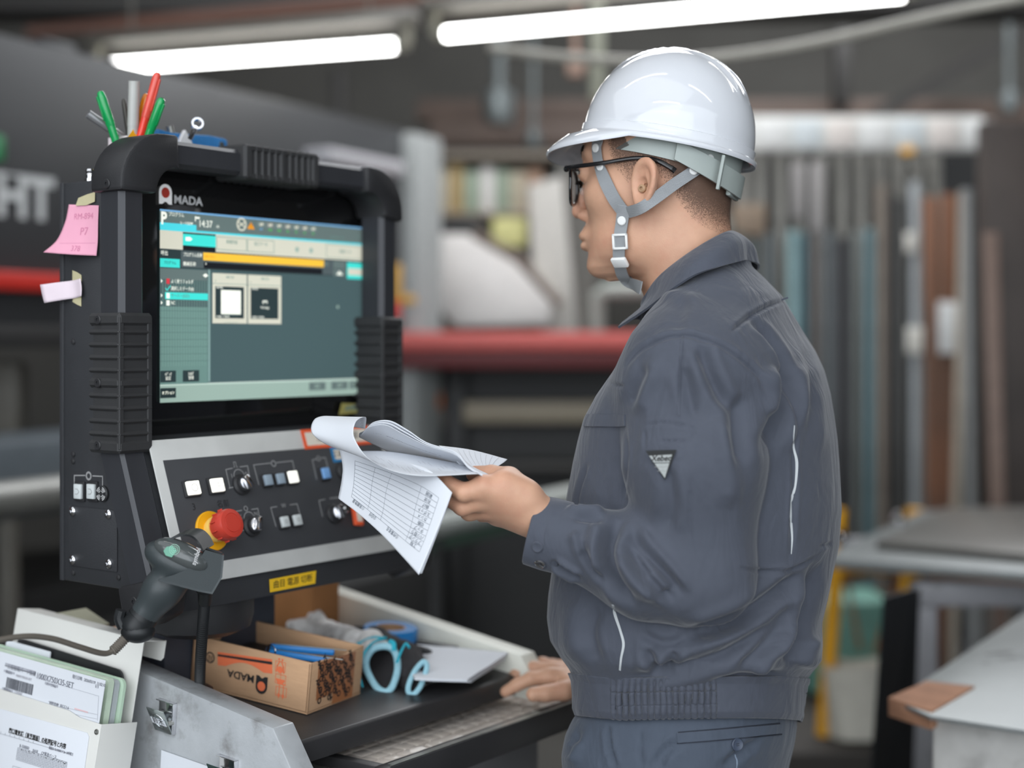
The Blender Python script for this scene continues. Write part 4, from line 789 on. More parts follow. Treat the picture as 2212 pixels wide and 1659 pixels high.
def headf(X, Y, Zg):
    f, l = loc(X, Y); z = Zg; I = lambda k: np.interp(z, HT[:, 0], HT[:, k]).astype(np.float32)
    fr, bk, wd = I(1), I(2), I(3); d = sell(f, l, (fr+bk)/2, (fr-bk)/2, wd, 2.25)
    d = np.maximum(d, np.maximum(1.472-z, z-1.722)); al = np.abs(l)
    E = lambda c, r: ellip(f, al, z, c, r); Cp = lambda a, b, ra, rb: capsule(f, al, z, a, b, ra, rb)
    d = smin(d, E((-.004, 0, 1.640), (.088, .075, .079)), .02)
    d = smin(d, E((.048, .040, 1.572), (.032, .026, .022)), .02)                       # cheekbone
    d = smin(d, E((.010, .044, 1.512), (.035, .016, .020)), .02)                       # jaw corner
    d = smin(d, E((.073, 0, 1.488), (.0185, .021, .0135)), .010)                       # chin
    d = smin(d, Cp((.085, .012, 1.622), (.072, .050, 1.622), .0085, .008), .010)       # brow
    d = -smin(-d, E((.096, .032, 1.600), (.014, .019, .0125)), .010) if False else np.maximum(d, -E((.100, .033, 1.600), (.017, .019, .0125)))
    d = smin(d, Cp((.086, 0, 1.603), (.1035, 0, 1.560), .0065, .0085), .009)             # nose bridge
    d = smin(d, E((.1035, 0, 1.556), (.0095, .0085, .0078)), .006); d = smin(d, E((.0935, .0105, 1.5515), (.010, .0065, .0070)), .005)
    d = np.maximum(d, -Cp((.098, .0062, 1.543), (.098, .0062, 1.5475), .003, .003))
    d = smin(d, E((.086, 0, 1.528), (.013, .026, .013)), .010)                          # muzzle
    d = smin(d, E((.0935, 0, 1.5255), (.0085, .021, .0052)), .005); d = smin(d, E((.0925, 0, 1.514), (.0085, .019, .0060)), .005)
    d = np.maximum(d, -Cp((.1035, 0, 1.5200), (.090, .024, 1.5195), .0018, .0014))
    d = smin(d, E((.0815, .0315, 1.600), (.0138, .0145, .0128)), .004)                  # closed lid volume round the eye
    d = np.maximum(d, -Cp((.0975, .024, 1.6005), (.0905, .0425, 1.6005), .0032, .0026))
    nk = capsule(f, l, z, (-.022, 0, 1.585), (-.042, 0, 1.40), .0535, .056)
    d = smin(d, nk, .028); d = smin(d, capsule(f, al, z, (-.052, 0, 1.45), (-.045, .12, 1.37), .042, .038), .03)
    # ear
    ef, el, ez = (f-.002)/.84, (al-.0755)/.84, (z-1.5805)/.84; s_, c_ = math.sin(math.radians(24)), math.cos(math.radians(24))
    u = -ef*c_+el*s_; v = ef*s_+el*c_; w_ = ez*math.cos(.16)+u*math.sin(.16); u = u*math.cos(.16)-ez*math.sin(.16)     # u backwards, v outwards, w up
    u = u-.010; egg = u/(.0185+.10*np.maximum(w_, -.02)); q = np.sqrt(egg**2+(w_/.0315)**2)
    ear = np.maximum((q-1)*.017, np.abs(v-.004)-.0030)-.0012
    rim = np.sqrt(((q-.93)*.017)**2+(v-.0085)**2)-.0036; rim = np.maximum(rim, -(w_+.012)+np.maximum(0, -u)*.0) if False else rim
    lobe = ellip(u, v, w_, (-.004, .004, -.026), (.0085, .0042, .0085))
    con = ellip(u, v, w_, (-.001, .0085, -.004), (.0085, .0065, .0125))
    ear = smin(ear, rim, .003); ear = smin(ear, lobe, .005)
    ant = capsule(u, v, w_, (.0075, .0065, -.013), (.004, .0065, .016), .0028, .0024); ear = smin(ear, ant, .003); ear = np.maximum(ear, -con)
    ear = smin(ear, ellip(u, v, w_, (-.0135, .004, -.007), (.0045, .0045, .0065)), .004)
    return smin(d, ear*.84, .004)
hV, hQ = surfnets(headf, (.03, 1.60, 1.36), (.32, 1.95, 1.73), .0021, 1)
# ---------------------------------------------------------------- hands
def pp3(*t): return np.array([list(P(*q)) for q in t])
def handf(palm, fingers, k=.006):
    def f(X, Y, Zg):
        d = None
        for a, b, ra, rb in palm:
            e = capsule(X, Y, Zg, a, b, ra, rb); d = e if d is None else smin(d, e, .012)
        for ch in fingers:
            g = None
            for (a, ra), (b, rb) in zip(ch[:-1], ch[1:]):
                e = capsule(X, Y, Zg, a, b, ra, rb); g = e if g is None else smin(g, e, .003)
            d = smin(d, g, k)
        return d
    return f
def ch(*q): return [(np.array(P(*a[:3])), a[3]) for a in q]
wr = P(1166, 1114, 1.603); wr2 = P(1215, 1135, 1.604); elb = P(1500, 1235, 1.60)
mc = [P(1044, 1052, 1.580), P(1040, 1076, 1.592), P(1052, 1096, 1.607), P(1076, 1112, 1.622)]
palm = [(wr2, wr, .022, .0215), (wr2, elb, .022, .026)]+[(wr.lerp(P(1130, 1090+i*14, 1.590+.012*i), .5), mc[i], .0175, .0122) for i in range(4)]+[(P(1135, 1068, 1.592), P(1090, 1046, 1.588), .017, .0165)]
fing = [ch((1044, 1054, 1.582, .0120), (1003, 1064, 1.578, .0102), (968, 1046, 1.592, .0090), (936, 1026, 1.606, .0078)),
        ch((1040, 1078, 1.592, .0120), (1000, 1094, 1.590, .0102), (966, 1073, 1.604, .0090), (940, 1048, 1.618, .0080)),
        ch((1052, 1098, 1.607, .0115), (1014, 1106, 1.615, .0098), (985, 1080, 1.634, .0086), (962, 1052, 1.645, .0076)),
        ch((1076, 1112, 1.622, .0105), (1042, 1110, 1.638, .0086), (1020, 1084, 1.652, .0076), (1000, 1060, 1.660, .0068)),
        ch((1138, 1076, 1.594, .0165), (1098, 1038, 1.602, .0150), (1062, 1026, 1.622, .0108), (1024, 1024, 1.640, .0092))]
lV, lQ = surfnets(handf(palm, fing), (-.13, 1.53, 1.12), (.24, 1.72, 1.30), .0017, 1)
wR = P(1290, 1468, 1.993); mR = [P(1190, 1462, 1.978), P(1200, 1452, 2.008), P(1212, 1446, 2.036), P(1228, 1444, 2.062)]
palmR = [(P(1330, 1440, 2.003), wR, .026, .022)]+[(wR, mR[i], .0185, .0125) for i in range(4)]+[(wR, P(1230, 1480, 1.963), .017, .015)]
fingR = [ch((1190, 1462, 1.978, .0115), (1148, 1466, 1.974, .0096), (1116, 1480, 1.974, .0085), (1092, 1494, 1.976, .0075)),
         ch((1200, 1450, 2.008, .0118), (1154, 1444, 2.016, .0098), (1116, 1456, 2.022, .0086), (1094, 1474, 2.026, .0078)),
         ch((1212, 1446, 2.036, .0112), (1172, 1434, 2.050, .0094), (1138, 1442, 2.060, .0083), (1116, 1458, 2.066, .0075)),
         ch((1228, 1444, 2.062, .0102), (1194, 1436, 2.082, .0084), (1168, 1442, 2.094, .0075), (1150, 1452, 2.100, .0068)),
         ch((1262, 1480, 1.958, .0150), (1218, 1492, 1.936, .0128), (1180, 1498, 1.928, .0108), (1152, 1500, 1.924, .0095))]
rV, rQ = surfnets(handf(palmR, fingR), (-.05, 1.87, .86), (.20, 2.16, 1.02), .0018, 1)
# trunk and arms under the clothes, so that the figure is one body
def trunkf(X, Y, Zg):
    f, l = loc(X, Y); c = lambda a, b, ra, rb: capsule(f, l, Zg, a, b, ra, rb)
    d = ellip(f, l, Zg, (-.03, 0, 1.25), (.085, .12, .18)); d = smin(d, ellip(f, l, Zg, (-.02, 0, .98), (.08, .11, .14)), .05)
    w3 = lambda a, b, ra, rb: capsule(X, Y, Zg, a, b, ra, rb)
    for a, b in ((B(-.03, .10, 1.34), P(1496, 850, 1.607)), (P(1496, 850, 1.607), elb), (elb, wr2), (B(-.03, -.10, 1.34), B(-.02, -.165, 1.35)), (B(-.02, -.165, 1.35), B(.02, -.225, 1.12)), (B(.02, -.225, 1.12), wR)): d = smin(d, w3(a, b, .028, .024), .01)
    for s in (-1, 1): d = smin(d, c((-.03, s*.085, .90), (-.012, s*.095, .12), .055, .042), .03)
    return d
tV, tQ = surfnets(trunkf, (-.02, 1.5, .08), (.45, 2.2, 1.47), .010, 1)
def join(*vq):
    V = np.concatenate([v for v, q in vq]); off = 0; Qs = []
    for v, q in vq: Qs.append(q+off); off += len(v)
    return V, np.concatenate(Qs)
V, Q = join((hV, hQ), (lV, lQ), (rV, rQ), (tV, tQ))
person = bpy.data.objects.new('person', bpy.data.meshes.new('person')); bpy.data.objects.remove(person)
person = meshobj('person', V-np.array([CH_.x, CH_.y, 0]), Q, SKIN); person.location = CH_
tag(person, 'person in slate work clothes standing in profile, holding paper sheets, other hand on the keyboard', 'person')
hbvh = BVHTree.FromPolygons([Vector(v) for v in hV], hQ.tolist())
EYEW = mat('eye_white', srgb(225, 220, 215), .15, var=.02); IRIS = mat('dark_iris', srgb(38, 24, 18), .1, var=.1); LASH = mat('brow_hair', srgb(32, 26, 24), .7, var=.1)
for s in (1, -1):
    m = MB(); c = B(.0805, s*.0315, 1.6003); m.ball(c, .0122, None, 0, seg=20); m.ball(c+FW*.0047+LF*s*.0006, .0083, None, 1, seg=16); m.build('eye', [EYEW, IRIS], person)
def brow(s):
    m = MB()
    for k in range(90):
        t = R.random(); f0 = .0965-.016*t**1.5; l0 = .014+.036*t; z0 = 1.6235+.004*math.sin(t*2.6)+R.uniform(-.0028, .0028)
        p = B(f0, s*l0, z0); h = hbvh.find_nearest(p); n = h[1]; p = h[0]; d = (LF*s*.8-FW*.35+Z*.28+Vector((R.uniform(-.2, .2),)*3)).normalized()
        m.tube([p, p+d*.003+n*.0009, p+d*.0062+n*.0006], [.00035, .0003, .0001], 4)
    return m.build('eyebrow', LASH, person)
brow(1); brow(-1)
m = MB()
for s in (1, -1):
    for k in range(16):
        t = k/15; p = B(.0965-.008*t, s*(.024+.019*t), 1.6038); m.tube([p, p+FW*.004+LF*s*.001, p+FW*.0065+LF*s*.0015+Z*.003], [.0003, .00022, .0001], 4)
m.build('eyelashes', LASH, person)
# close-cropped hair: a thin speckled layer over the scalp
def hair():
    f = (hV[:, 0]-CH_.x)*FW.x+(hV[:, 1]-CH_.y)*FW.y; z = hV[:, 2]
    l = (hV[:, 0]-CH_.x)*LF.x+(hV[:, 1]-CH_.y)*LF.y
    zh = np.interp(f, [-.10, -.08, -.055, -.040, -.028, -.015, .005, .020, .036, .050, .07], [1.520, 1.522, 1.535, 1.553, 1.578, 1.590, 1.586, 1.583, 1.600, 1.640, 1.68])
    den = np.clip((z-zh)/.042+.05, 0, 1)*np.clip((.050-f)/.012, 0, 1); ea = (np.abs(l) > .079); den[ea] = 0
    N = vnorm(hV, hQ); V2 = hV+N*(.0011*np.clip(den*4, 0, 1))[:, None]; keep = (den[hQ] > 0.01).all(1); Q2 = hQ[keep]
    used = np.unique(Q2); mp = -np.ones(len(hV), int); mp[used] = np.arange(len(used)); o = meshobj('hair', V2[used], mp[Q2], HAIR, person)
    at = o.data.attributes.new('hair_cover', 'FLOAT', 'POINT'); at.data.foreach_set('value', den[used].astype(np.float32)); return o
HAIR = bpy.data.materials.new('cropped_hair'); HAIR.use_nodes = True; nt = HAIR.node_tree; Nn = nt.nodes; Ln = nt.links; b_ = Nn['Principled BSDF']
at_ = Nn.new('ShaderNodeAttribute'); at_.attribute_name = 'hair_cover'; tc_ = Nn.new('ShaderNodeTexCoord'); n1 = Nn.new('ShaderNodeTexNoise'); n1.inputs['Scale'].default_value = 900; n1.inputs['Detail'].default_value = 3; Ln.new(tc_.outputs['Object'], n1.inputs['Vector'])
mth = Nn.new('ShaderNodeMath'); mth.operation = 'MULTIPLY_ADD'; Ln.new(at_.outputs['Fac'], mth.inputs[0]); mth.inputs[1].default_value = .36; mth.inputs[2].default_value = -.60
ad = Nn.new('ShaderNodeMath'); ad.operation = 'ADD'; Ln.new(mth.outputs[0], ad.inputs[0]); Ln.new(n1.outputs['Fac'], ad.inputs[1])
mr = Nn.new('ShaderNodeMapRange'); Ln.new(ad.outputs[0], mr.inputs[0]); mr.inputs[1].default_value = -.05; mr.inputs[2].default_value = .12; mr.inputs[4].default_value = .60; Ln.new(mr.outputs[0], b_.inputs['Alpha'])
b_.inputs['Base Color'].default_value = srgb(66, 53, 47); b_.inputs['Roughness'].default_value = .7
hair()
# ---------------------------------------------------------------- jacket
JR = np.array([  # photo row, front column, back column, half width of the trunk
 (548, 1505, 1596, .045), (575, 1482, 1618, .064), (600, 1460, 1648, .088), (640, 1425, 1690, .124), (680, 1388, 1718, .158), (720, 1360, 1744, .184), (760, 1344, 1766, .190), (800, 1322, 1780, .190), (850, 1290, 1789, .187), (900, 1266, 1794, .184),
 (950, 1254, 1798, .178), (1000, 1244, 1800, .174), (1100, 1227, 1803, .170), (1180, 1213, 1797, .168), (1240, 1201, 1786, .170), (1300, 1193, 1776, .173), (1350, 1190, 1766, .176), (1400, 1197, 1768, .180), (1432, 1216, 1766, .178), (1460, 1236, 1745, .168), (1485, 1246, 1728, .160)], float)
def loft_tab(JR):
    z = CAMZ-(JR[:, 0]-PHY)/FPX*1.77; Xc = ((JR[:, 1]+JR[:, 2])/2-PCX)/FPX*1.77; e = (JR[:, 2]-JR[:, 1])/2/FPX*1.77; w_ = JR[:, 3]
    a = np.sqrt(np.maximum(e**2-(w_*LF.x)**2, .0009))/abs(FW.x); c = (CH_.x-Xc)/abs(FW.x); o = np.argsort(z); return z[o], c[o], a[o], w_[o]
JT = loft_tab(JR)
LEAN = 1.22/1.77
def lean(Zg, l, f): return Zg-np.maximum(1.33-Zg, 0)*(LEAN*l+.32*np.maximum(-f, 0))      # the hem and belt ride a little higher on his left side
def loftf(T_, X, Y, Zg, p=2.35):
    f, l = loc(X, Y); Zg = lean(Zg, l, f); c = np.interp(Zg, T_[0], T_[1]); a = np.interp(Zg, T_[0], T_[2]); w_ = np.interp(Zg, T_[0], T_[3])
    return sell(f, l, c, a, w_, p)
def jacketf(X, Y, Zg):
    d = loftf(JT, X, Y, Zg); fl_ = loc(X, Y); Zs = lean(Zg, fl_[1], fl_[0]); d = np.maximum(d, np.maximum(JT[0][0]-Zs, Zs-JT[0][-1]))
    sh_ = P(1496, 838, 1.607); c = lambda a, b, ra, rb: capsule(X, Y, Zg, a, b, ra, rb)
    arm = smin(c(sh_, P(1500, 1000, 1.590), .074, .0735), c(P(1500, 1000, 1.590), P(1514, 1235, 1.588), .0735, .0555), .02)
    fore = smin(c(P(1514, 1238, 1.588), P(1400, 1222, 1.590), .0555, .0545), c(P(1400, 1222, 1.590), P(1205, 1157, 1.602), .0545, .0365), .02)
    arm = smin(arm, fore, .018)
    k = .004+.030*np.clip((Zg-1.28)/.08, 0, 1); d = smin(d, arm, k)
    far_ = smin(c(B(-.02, -.175, 1.375), B(.02, -.235, 1.12), .072, .058), c(B(.02, -.235, 1.12), P(1300, 1462, 1.993), .058, .040), .02)
    d = smin(d, far_, .02)
    cut = -(( -X+P(1163, 1150, 1.6).x))                         # flat end at the left cuff
    d = np.maximum(d, -(X-P(1172, 1150, 1.602).x)*1.0+np.where(Zg > 1.0, 0, 0)*1.0)
    return d
jV, jQ = surfnets(jacketf, (.0, 1.48, .975), (.45, 2.19, 1.515), .0028, 2)
def proj(V): return PCX+V[:, 0]/V[:, 1]*FPX, PHY-(V[:, 2]-CAMZ)/V[:, 1]*FPX
def folds(V, Q, strokes, wob=0.0):
    N = vnorm(V, Q); px, py = proj(V); view = V-np.array([0, 0, CAMZ]); view /= np.linalg.norm(view, axis=1)[:, None]
    fac = np.clip(-(N*view).sum(1)*3, 0, 1); D = np.zeros(len(V))
    for amp, wd, pts in strokes:
        q = np.array([(p[0], p[1]) for p in catmull([(a, b, 0) for a, b in pts], len(pts)*5)]); x0, x1 = q[:, 0].min()-3*wd, q[:, 0].max()+3*wd; y0, y1 = q[:, 1].min()-3*wd, q[:, 1].max()+3*wd
        I = np.where((px > x0) & (px < x1) & (py > y0) & (py < y1))[0]
        if not len(I): continue
        best = np.full(len(I), 1e9); tt = np.zeros(len(I))
        for k in range(len(q)-1):
            a, b = q[k], q[k+1]; ab = b-a; t = np.clip(((px[I]-a[0])*ab[0]+(py[I]-a[1])*ab[1])/(ab@ab+1e-9), 0, 1)
            dd = np.hypot(px[I]-a[0]-t*ab[0], py[I]-a[1]-t*ab[1]); m_ = dd < best; best[m_] = dd[m_]; tt[m_] = (k+t[m_])/(len(q)-1)
        tap = np.clip(np.minimum(tt, 1-tt)*5+.12, 0, 1); D[I] += amp*(np.exp(-(best/wd)**2)-.35*np.exp(-((best-2.0*wd)/wd)**2)*(1 if amp < 0 else 0))*tap
    if wob:
        nz = np.array([noise.noise((v[0]*14+v[2]*5, v[1]*14, v[2]*9)) for v in V[::1]]) if len(V) < 2e5 else 0
        D += wob*nz
    return V+N*(D*fac)[:, None]
S = .0017
STR = [  # (depth m, width px, line)
 (-2.6*S, 5, [(1353, 792), (1382, 757), (1433, 731), (1480, 724), (1527, 735), (1570, 753), (1614, 786), (1640, 815), (1648, 850)]),
 (-2.4*S, 4, [(1580, 716), (1600, 698), (1625, 680), (1660, 661), (1702, 646)]),
 (-4.5*S, 7, [(1617, 686), (1657, 724), (1686, 767), (1708, 818), (1719, 880), (1720, 934)]), (-2.2*S, 5, [(1720, 934), (1714, 977), (1716, 1050), (1712, 1120), (1710, 1200)]),
 (-2.2*S, 4, [(1599, 1228), (1652, 1235), (1707, 1230), (1768, 1200)]), (-2.0*S, 4, [(1771, 1180), (1800, 1174)]),
 (-6*S, 13, [(1512, 742), (1527, 789), (1552, 845), (1580, 890)]), (-4*S, 13, [(1474, 790), (1486, 847), (1500, 905)]), (3.5*S, 20, [(1425, 770), (1398, 830), (1378, 900)]), (-3.5*S, 13, [(1400, 790), (1378, 835), (1362, 880)]),
 (-5*S, 16, [(1600, 850), (1590, 930), (1600, 1010)]), (4*S, 24, [(1545, 900), (1570, 1000), (1575, 1100)]), (-3*S, 14, [(1440, 1000), (1450, 1080), (1440, 1150)]),
 (-9*S, 17, [(1690, 790), (1694, 847), (1682, 900), (1655, 965)]), (5*S, 16, [(1660, 790), (1670, 850), (1655, 900)]), (3*S, 18, [(1748, 760), (1765, 860), (1772, 980)]), (-2.5*S, 10, [(1740, 740), (1752, 820), (1758, 900)]),
 (-8*S, 12, [(1342, 1120), (1318, 1170), (1316, 1215), (1334, 1262), (1372, 1308)]), (6*S, 15, [(1290, 1130), (1282, 1180), (1300, 1240)]), (-8*S, 11, [(1350, 1165), (1385, 1222), (1420, 1262), (1462, 1302)]),
 (6*S, 14, [(1340, 1200), (1372, 1250), (1412, 1295)]), (-8*S, 11, [(1362, 1150), (1395, 1195), (1440, 1245), (1478, 1290)]), (5*S, 12, [(1400, 1235), (1440, 1280)]), (-9*S, 5, [(1196, 1216), (1222, 1232), (1252, 1250)]),
 (-3*S, 7, [(1240, 1118), (1270, 1122), (1300, 1130)]), (5*S, 8, [(1222, 1100), (1262, 1108), (1310, 1106)]), (-4*S, 8, [(1250, 1165), (1275, 1210), (1310, 1265)]), (4*S, 12, [(1235, 1150), (1262, 1195)]),
 (-8*S, 15, [(1480, 1372), (1540, 1358), (1610, 1330), (1680, 1282), (1745, 1230)]), (5*S, 18, [(1500, 1400), (1590, 1372), (1670, 1322), (1740, 1270)]),
 (-6*S, 14, [(1359, 1468), (1450, 1450), (1560, 1412), (1660, 1340), (1745, 1268)]), (-5*S, 13, [(1597, 1446), (1641, 1402), (1700, 1340)]), (5*S, 18, [(1620, 1450), (1670, 1400), (1720, 1340)]), (-8*S, 13, [(1768, 1210), (1745, 1300), (1718, 1380), (1700, 1440)]),
 (7*S, 22, [(1745, 1370), (1752, 1410), (1740, 1445)]), (-5*S, 10, [(1395, 1400), (1415, 1440), (1432, 1452)]), (-5*S, 10, [(1436, 1450), (1452, 1425), (1456, 1405)]), (3*S, 22, [(1240, 1290), (1232, 1360), (1250, 1430)]), (-3*S, 14, [(1290, 1310), (1275, 1370), (1295, 1440)]),
 (-3*S, 10, [(1380, 1365), (1430, 1390), (1480, 1380)]), (-4*S, 10, [(1540, 1475), (1620, 1462), (1700, 1455)]), (3*S, 14, [(1400, 560+70), (1450, 640), (1520, 650)]), (-2*S, 14, [(1480, 640), (1468, 680), (1462, 715)]),
 (-2*S, 3.5, [(1308, 824), (1335, 832), (1352, 834)]), (-1.8*S, 3.5, [(1352, 930), (1354, 980), (1350, 1040), (1346, 1090)]), (-2*S, 4, [(1270, 1000), (1250, 1060), (1243, 1110)]),
 (-1.6*S, 3, [(1388, 920), (1420, 914), (1460, 917), (1498, 928), (1490, 965)]), (-1.6*S, 3, [(1393, 930), (1392, 968)]), (-1.6*S, 3, [(1425, 953), (1485, 953)]), (-1.3*S, 3, [(1476, 735), (1470, 800), (1468, 880)]), (-1.2*S, 3, [(1500, 1010), (1490, 1120), (1500, 1220)])]
jV = folds(jV, jQ, STR); jV = lap(jV, jQ, .2)
jacket = meshobj('jacket', jV, jQ, CLOTH, person)
def bvh(V, Q): return BVHTree.FromPolygons([Vector(v) for v in V], Q.tolist())
jb = bvh(jV, jQ)
def hit(tree, px, py, back=0.0):
    o = Vector((0, 0, CAMZ)); d = Vector(((px-PCX)/FPX, 1, -(py-PHY)/FPX)).normalized(); h = tree.ray_cast(o, d)
    return (h[0]+h[1]*back, h[1]) if h[0] is not None else None
def ribbon(m, tree, pts, wd, th=.0012, off=.0006, n=None, mi=0, arch=0.0):
    """flat band of real thickness laid along a line on a surface; wd in metres or a list"""
    q = catmull([(a, b, 0) for a, b in pts], n or len(pts)*5); L = []
    for p in q:
        h = hit(tree, p[0], p[1], off)
        if h: L.append(h)
        elif L: L.append((L[-1][0]+Vector((p[0]-pl[0], 0, -(p[1]-pl[1])))*(L[-1][0].y/FPX), L[-1][1]))
        else: continue
        pl = p
    G = []; k = len(L)
    for i, (p, nn) in enumerate(L):
        d = (L[min(i+1, k-1)][0]-L[max(i-1, 0)][0]).normalized(); s_ = d.cross(nn).normalized(); ww = wd if not isinstance(wd, (list, tuple)) else np.interp(i/(k-1), np.linspace(0, 1, len(wd)), wd)
        G.append([p-s_*ww/2, p+nn*arch, p+s_*ww/2])
    m.sheet(G, -th, None, mi); return m
for nm, pts, wd in (('back_piping', [(1716, 919), (1714, 963), (1721, 999), (1718, 1049), (1709, 1080), (1708, 1116), (1711, 1160), (1709, 1197)], [.0012, .002, .0032, .0022, .0034, .003, .002, .001]), ('pocket_piping', [(1324, 1307), (1329, 1329), (1340, 1362), (1347, 1391), (1342, 1421), (1339, 1448)], [.003, .0034, .0028, .003, .0024, .0022])):
    m = MB(); ribbon(m, jb, pts, wd, .0012, .0004); m.build(nm, PIPE, jacket)
# stitched seams standing proud as narrow welts
for nm, pts in (('shoulder_seam', STR[0][2]), ('yoke_seam', STR[1][2]), ('waist_seam', [(1599, 1224), (1652, 1231), (1707, 1226), (1768, 1196)]), ('sleeve_seam', [(1474, 730), (1468, 800), (1466, 900)]), ('front_seam', [(1243, 1000), (1238, 1060), (1236, 1110)])):
    m = MB(); ribbon(m, jb, [(a, b-3) for a, b in pts], .0022, .0008, .0003); m.build(nm, CLOTH, jacket)
# chest pocket flap
fl = [[hit(jb, x, y, .0022) for x in np.linspace(xa, 1352, 9)] for xa, y in ((1270, 896), (1266, 908), (1263, 921))]
g = [[h[0] for h in r if h] for r in fl]; n_ = min(len(r) for r in g); g = [r[-n_:] for r in g]
m = MB(); m.sheet(g, .002); m.build('chest_pocket_flap', CLOTH, jacket)
# triangular badge on the sleeve
def on_surface(tree, px, py, off=.0008):
    h = hit(tree, px, py, off); n = h[1]; x = Z.cross(n).normalized(); return Pl(h[0], x, n.cross(x))
bp = on_surface(jb, 1430, 1002, .0022); tri = lambda s: [(-.0165*s, .0135*s), (.0165*s, .0155*s), (.0035*s, -.0165*s)]
g = Img(bp, .0004); g.poly(tri(1.0), mat('badge_black', srgb(34, 36, 36), .5), -.0002, True); g.poly([(-.0128, .0085), (.0118, .0105), (.0035, -.0140)], mat('badge_silver', srgb(168, 172, 170), .45, var=.08, scale=300), .0002, True)
g.line([(-.0095, .0010), (.0095, .0020)], .0007, INK, .0005, True); g.line([(-.0070, -.0030), (.0072, -.0022)], .0005, GREYP, .0005, True); g.line([(-.004, -.0070), (.0055, -.0065)], .0005, GREYP, .0005, True); g.txt('Xebec', (-.0002, .0060), .0082, INK, .0005, 'CENTER', True, shear=.3, rot=3, bold=.0002)
g.build('sleeve_badge', jacket, smooth=0)
# cuff with snap
cu = P(1200, 1160, 1.603); cd_ = (P(1160, 1140, 1.603)-P(1225, 1166, 1.602)).normalized(); M = along(P(1225, 1164, 1.601), P(1149, 1144, 1.606))
m = MB(); prof = [(.0362, 0), (.0395, .002), (.0400, .020), (.0385, .0395), (.0370, .0405), (.0355, .0395), (.0350, .01), (.0350, 0)]; m.lathe(prof, 56, M @ Matrix.Diagonal((.86, 1.0, 1, 1)))
cuff = m.build('cuff', CLOTH, jacket)
cb = BVHTree.FromObject(cuff, bpy.context.evaluated_depsgraph_get()) if False else None
cvs = [cuff.matrix_basis @ v.co for v in cuff.data.vertices]; Wp = wmat(cuff); cuffb = BVHTree.FromPolygons([Wp @ v.co for v in cuff.data.vertices], [list(p.vertices) for p in cuff.data.polygons])
for px, py, nm in ((1161, 1181, 'snap_button'), (1167, 1217, 'snap_button')):
    h = hit(cuffb, px, py, .0004)
    if h is None: h = (P(px, py, 1.575), Vector((0, -1, 0)))
    M = along(h[0], h[0]+h[1]); m = MB(); m.lathe([(.0062, 0), (.0062, .001), (.005, .0018), (.0042, .0014), (0, .0014)], 24, M); m.build(nm, CLOTH if py < 1200 else CHROME, cuff)
# collar: a turned-down band round the neck
cp = [(1345, 700, .0, .030), ]
def pl_l(px, py, l):
    """(f, l, z) of the photo reading on the upright plane at lateral offset l"""
    d = Vector(((px-PCX)/FPX, 1, -(py-PHY)/FPX)); c = Vector((0, 0, CAMZ)); t = (CH_+LF*l-c).dot(LF)/d.dot(LF); p = c+d*t-CH_; return (p.dot(FW), l, p.z)
def collar():
    """turned-down collar: photo readings for the near half, mirrored for the far half"""
    top = [pl_l(*q) for q in ((1386, 690, .012), (1391, 645, .046), (1418, 602, .066), (1468, 560, .074), (1522, 524, .062), (1562, 503, .034), (1580, 500, .0))]
    bot = [pl_l(*q) for q in ((1334, 706, .052), (1398, 664, .090), (1450, 624, .112), (1502, 592, .112), (1560, 574, .086), (1604, 563, .044), (1616, 562, .0))]
    mir = lambda L: L+[(f, -l, z) for f, l, z in L[-2::-1]]
    top, bot = mir(top), mir(bot)
    mid = [((a[0]+b[0])/2-(.006 if (a[0]+b[0]) < 0 else -.004), (a[1]+b[1])/2*1.07, (a[2]*.60+b[2]*.40)+.003) for a, b in zip(top, bot)]
    inn = [(a[0]*.98, a[1]*.94, a[2]-.030) for a in top]
    C = [[B(*p) for p in r] for r in (inn, top, mid, bot)]; return patch(C, 110, 24)
m = MB(); m.sheet(collar(), .0028); m.build('collar', CLOTH, jacket)
# ribbed waistband
def band():
    rows = []; zs = [(1470, 1238, 1738, .163), (1486, 1244, 1732, .1605), (1520, 1247, 1730, .160), (1548, 1247, 1728, .160), (1562, 1252, 1722, .157)]
    T_ = loft_tab(np.array(zs, float)); nz_, nt_ = 40, 960
    for i in range(nz_):
        z = T_[0][0]+(T_[0][-1]-T_[0][0])*i/(nz_-1); c = np.interp(z, T_[0], T_[1]); a = np.interp(z, T_[0], T_[2]); w_ = np.interp(z, T_[0], T_[3]); row = []
        for j in range(nt_):
            t = 2*math.pi*j/nt_; ct, st = math.cos(t), math.sin(t); r = (abs(ct)**2.35+abs(st)**2.35)**(-1/2.35)
            f, l = c+a*r*ct, w_*r*st; v = i/(nz_-1); p = B(f, l, z); px = PCX+p.x/p.y*FPX
            g_ = 0
            if st > 0.15 and 1318 < px < 1552 or st < -.15:
                ed = min(1, (px-1318)/14, (1552-px)/14) if st > 0 else 1
                g_ = ed*((.0022*math.sin(px*.47+1.6*noise.noise((px*.02, v*2.2, 0))+.5*math.sin(v*7))+.0009*math.sin(px*.9+v*4))*(math.sin(v*math.pi*1.02)**.5 if 0 < v < 1 else 0)-.0014*(abs(v-.33) < .02 or abs(v-.66) < .02))
            p = B(f+ct*(g_+.001), l+st*(g_+.001), z+(1.33-z)*(LEAN*l+.32*max(-f, 0))); row.append(p)
        rows.append(row+[row[0]])
    return rows
m = MB(); G = band(); m.sheet(G, -.002); m.build('waistband', CLOTH, jacket, smooth=180)
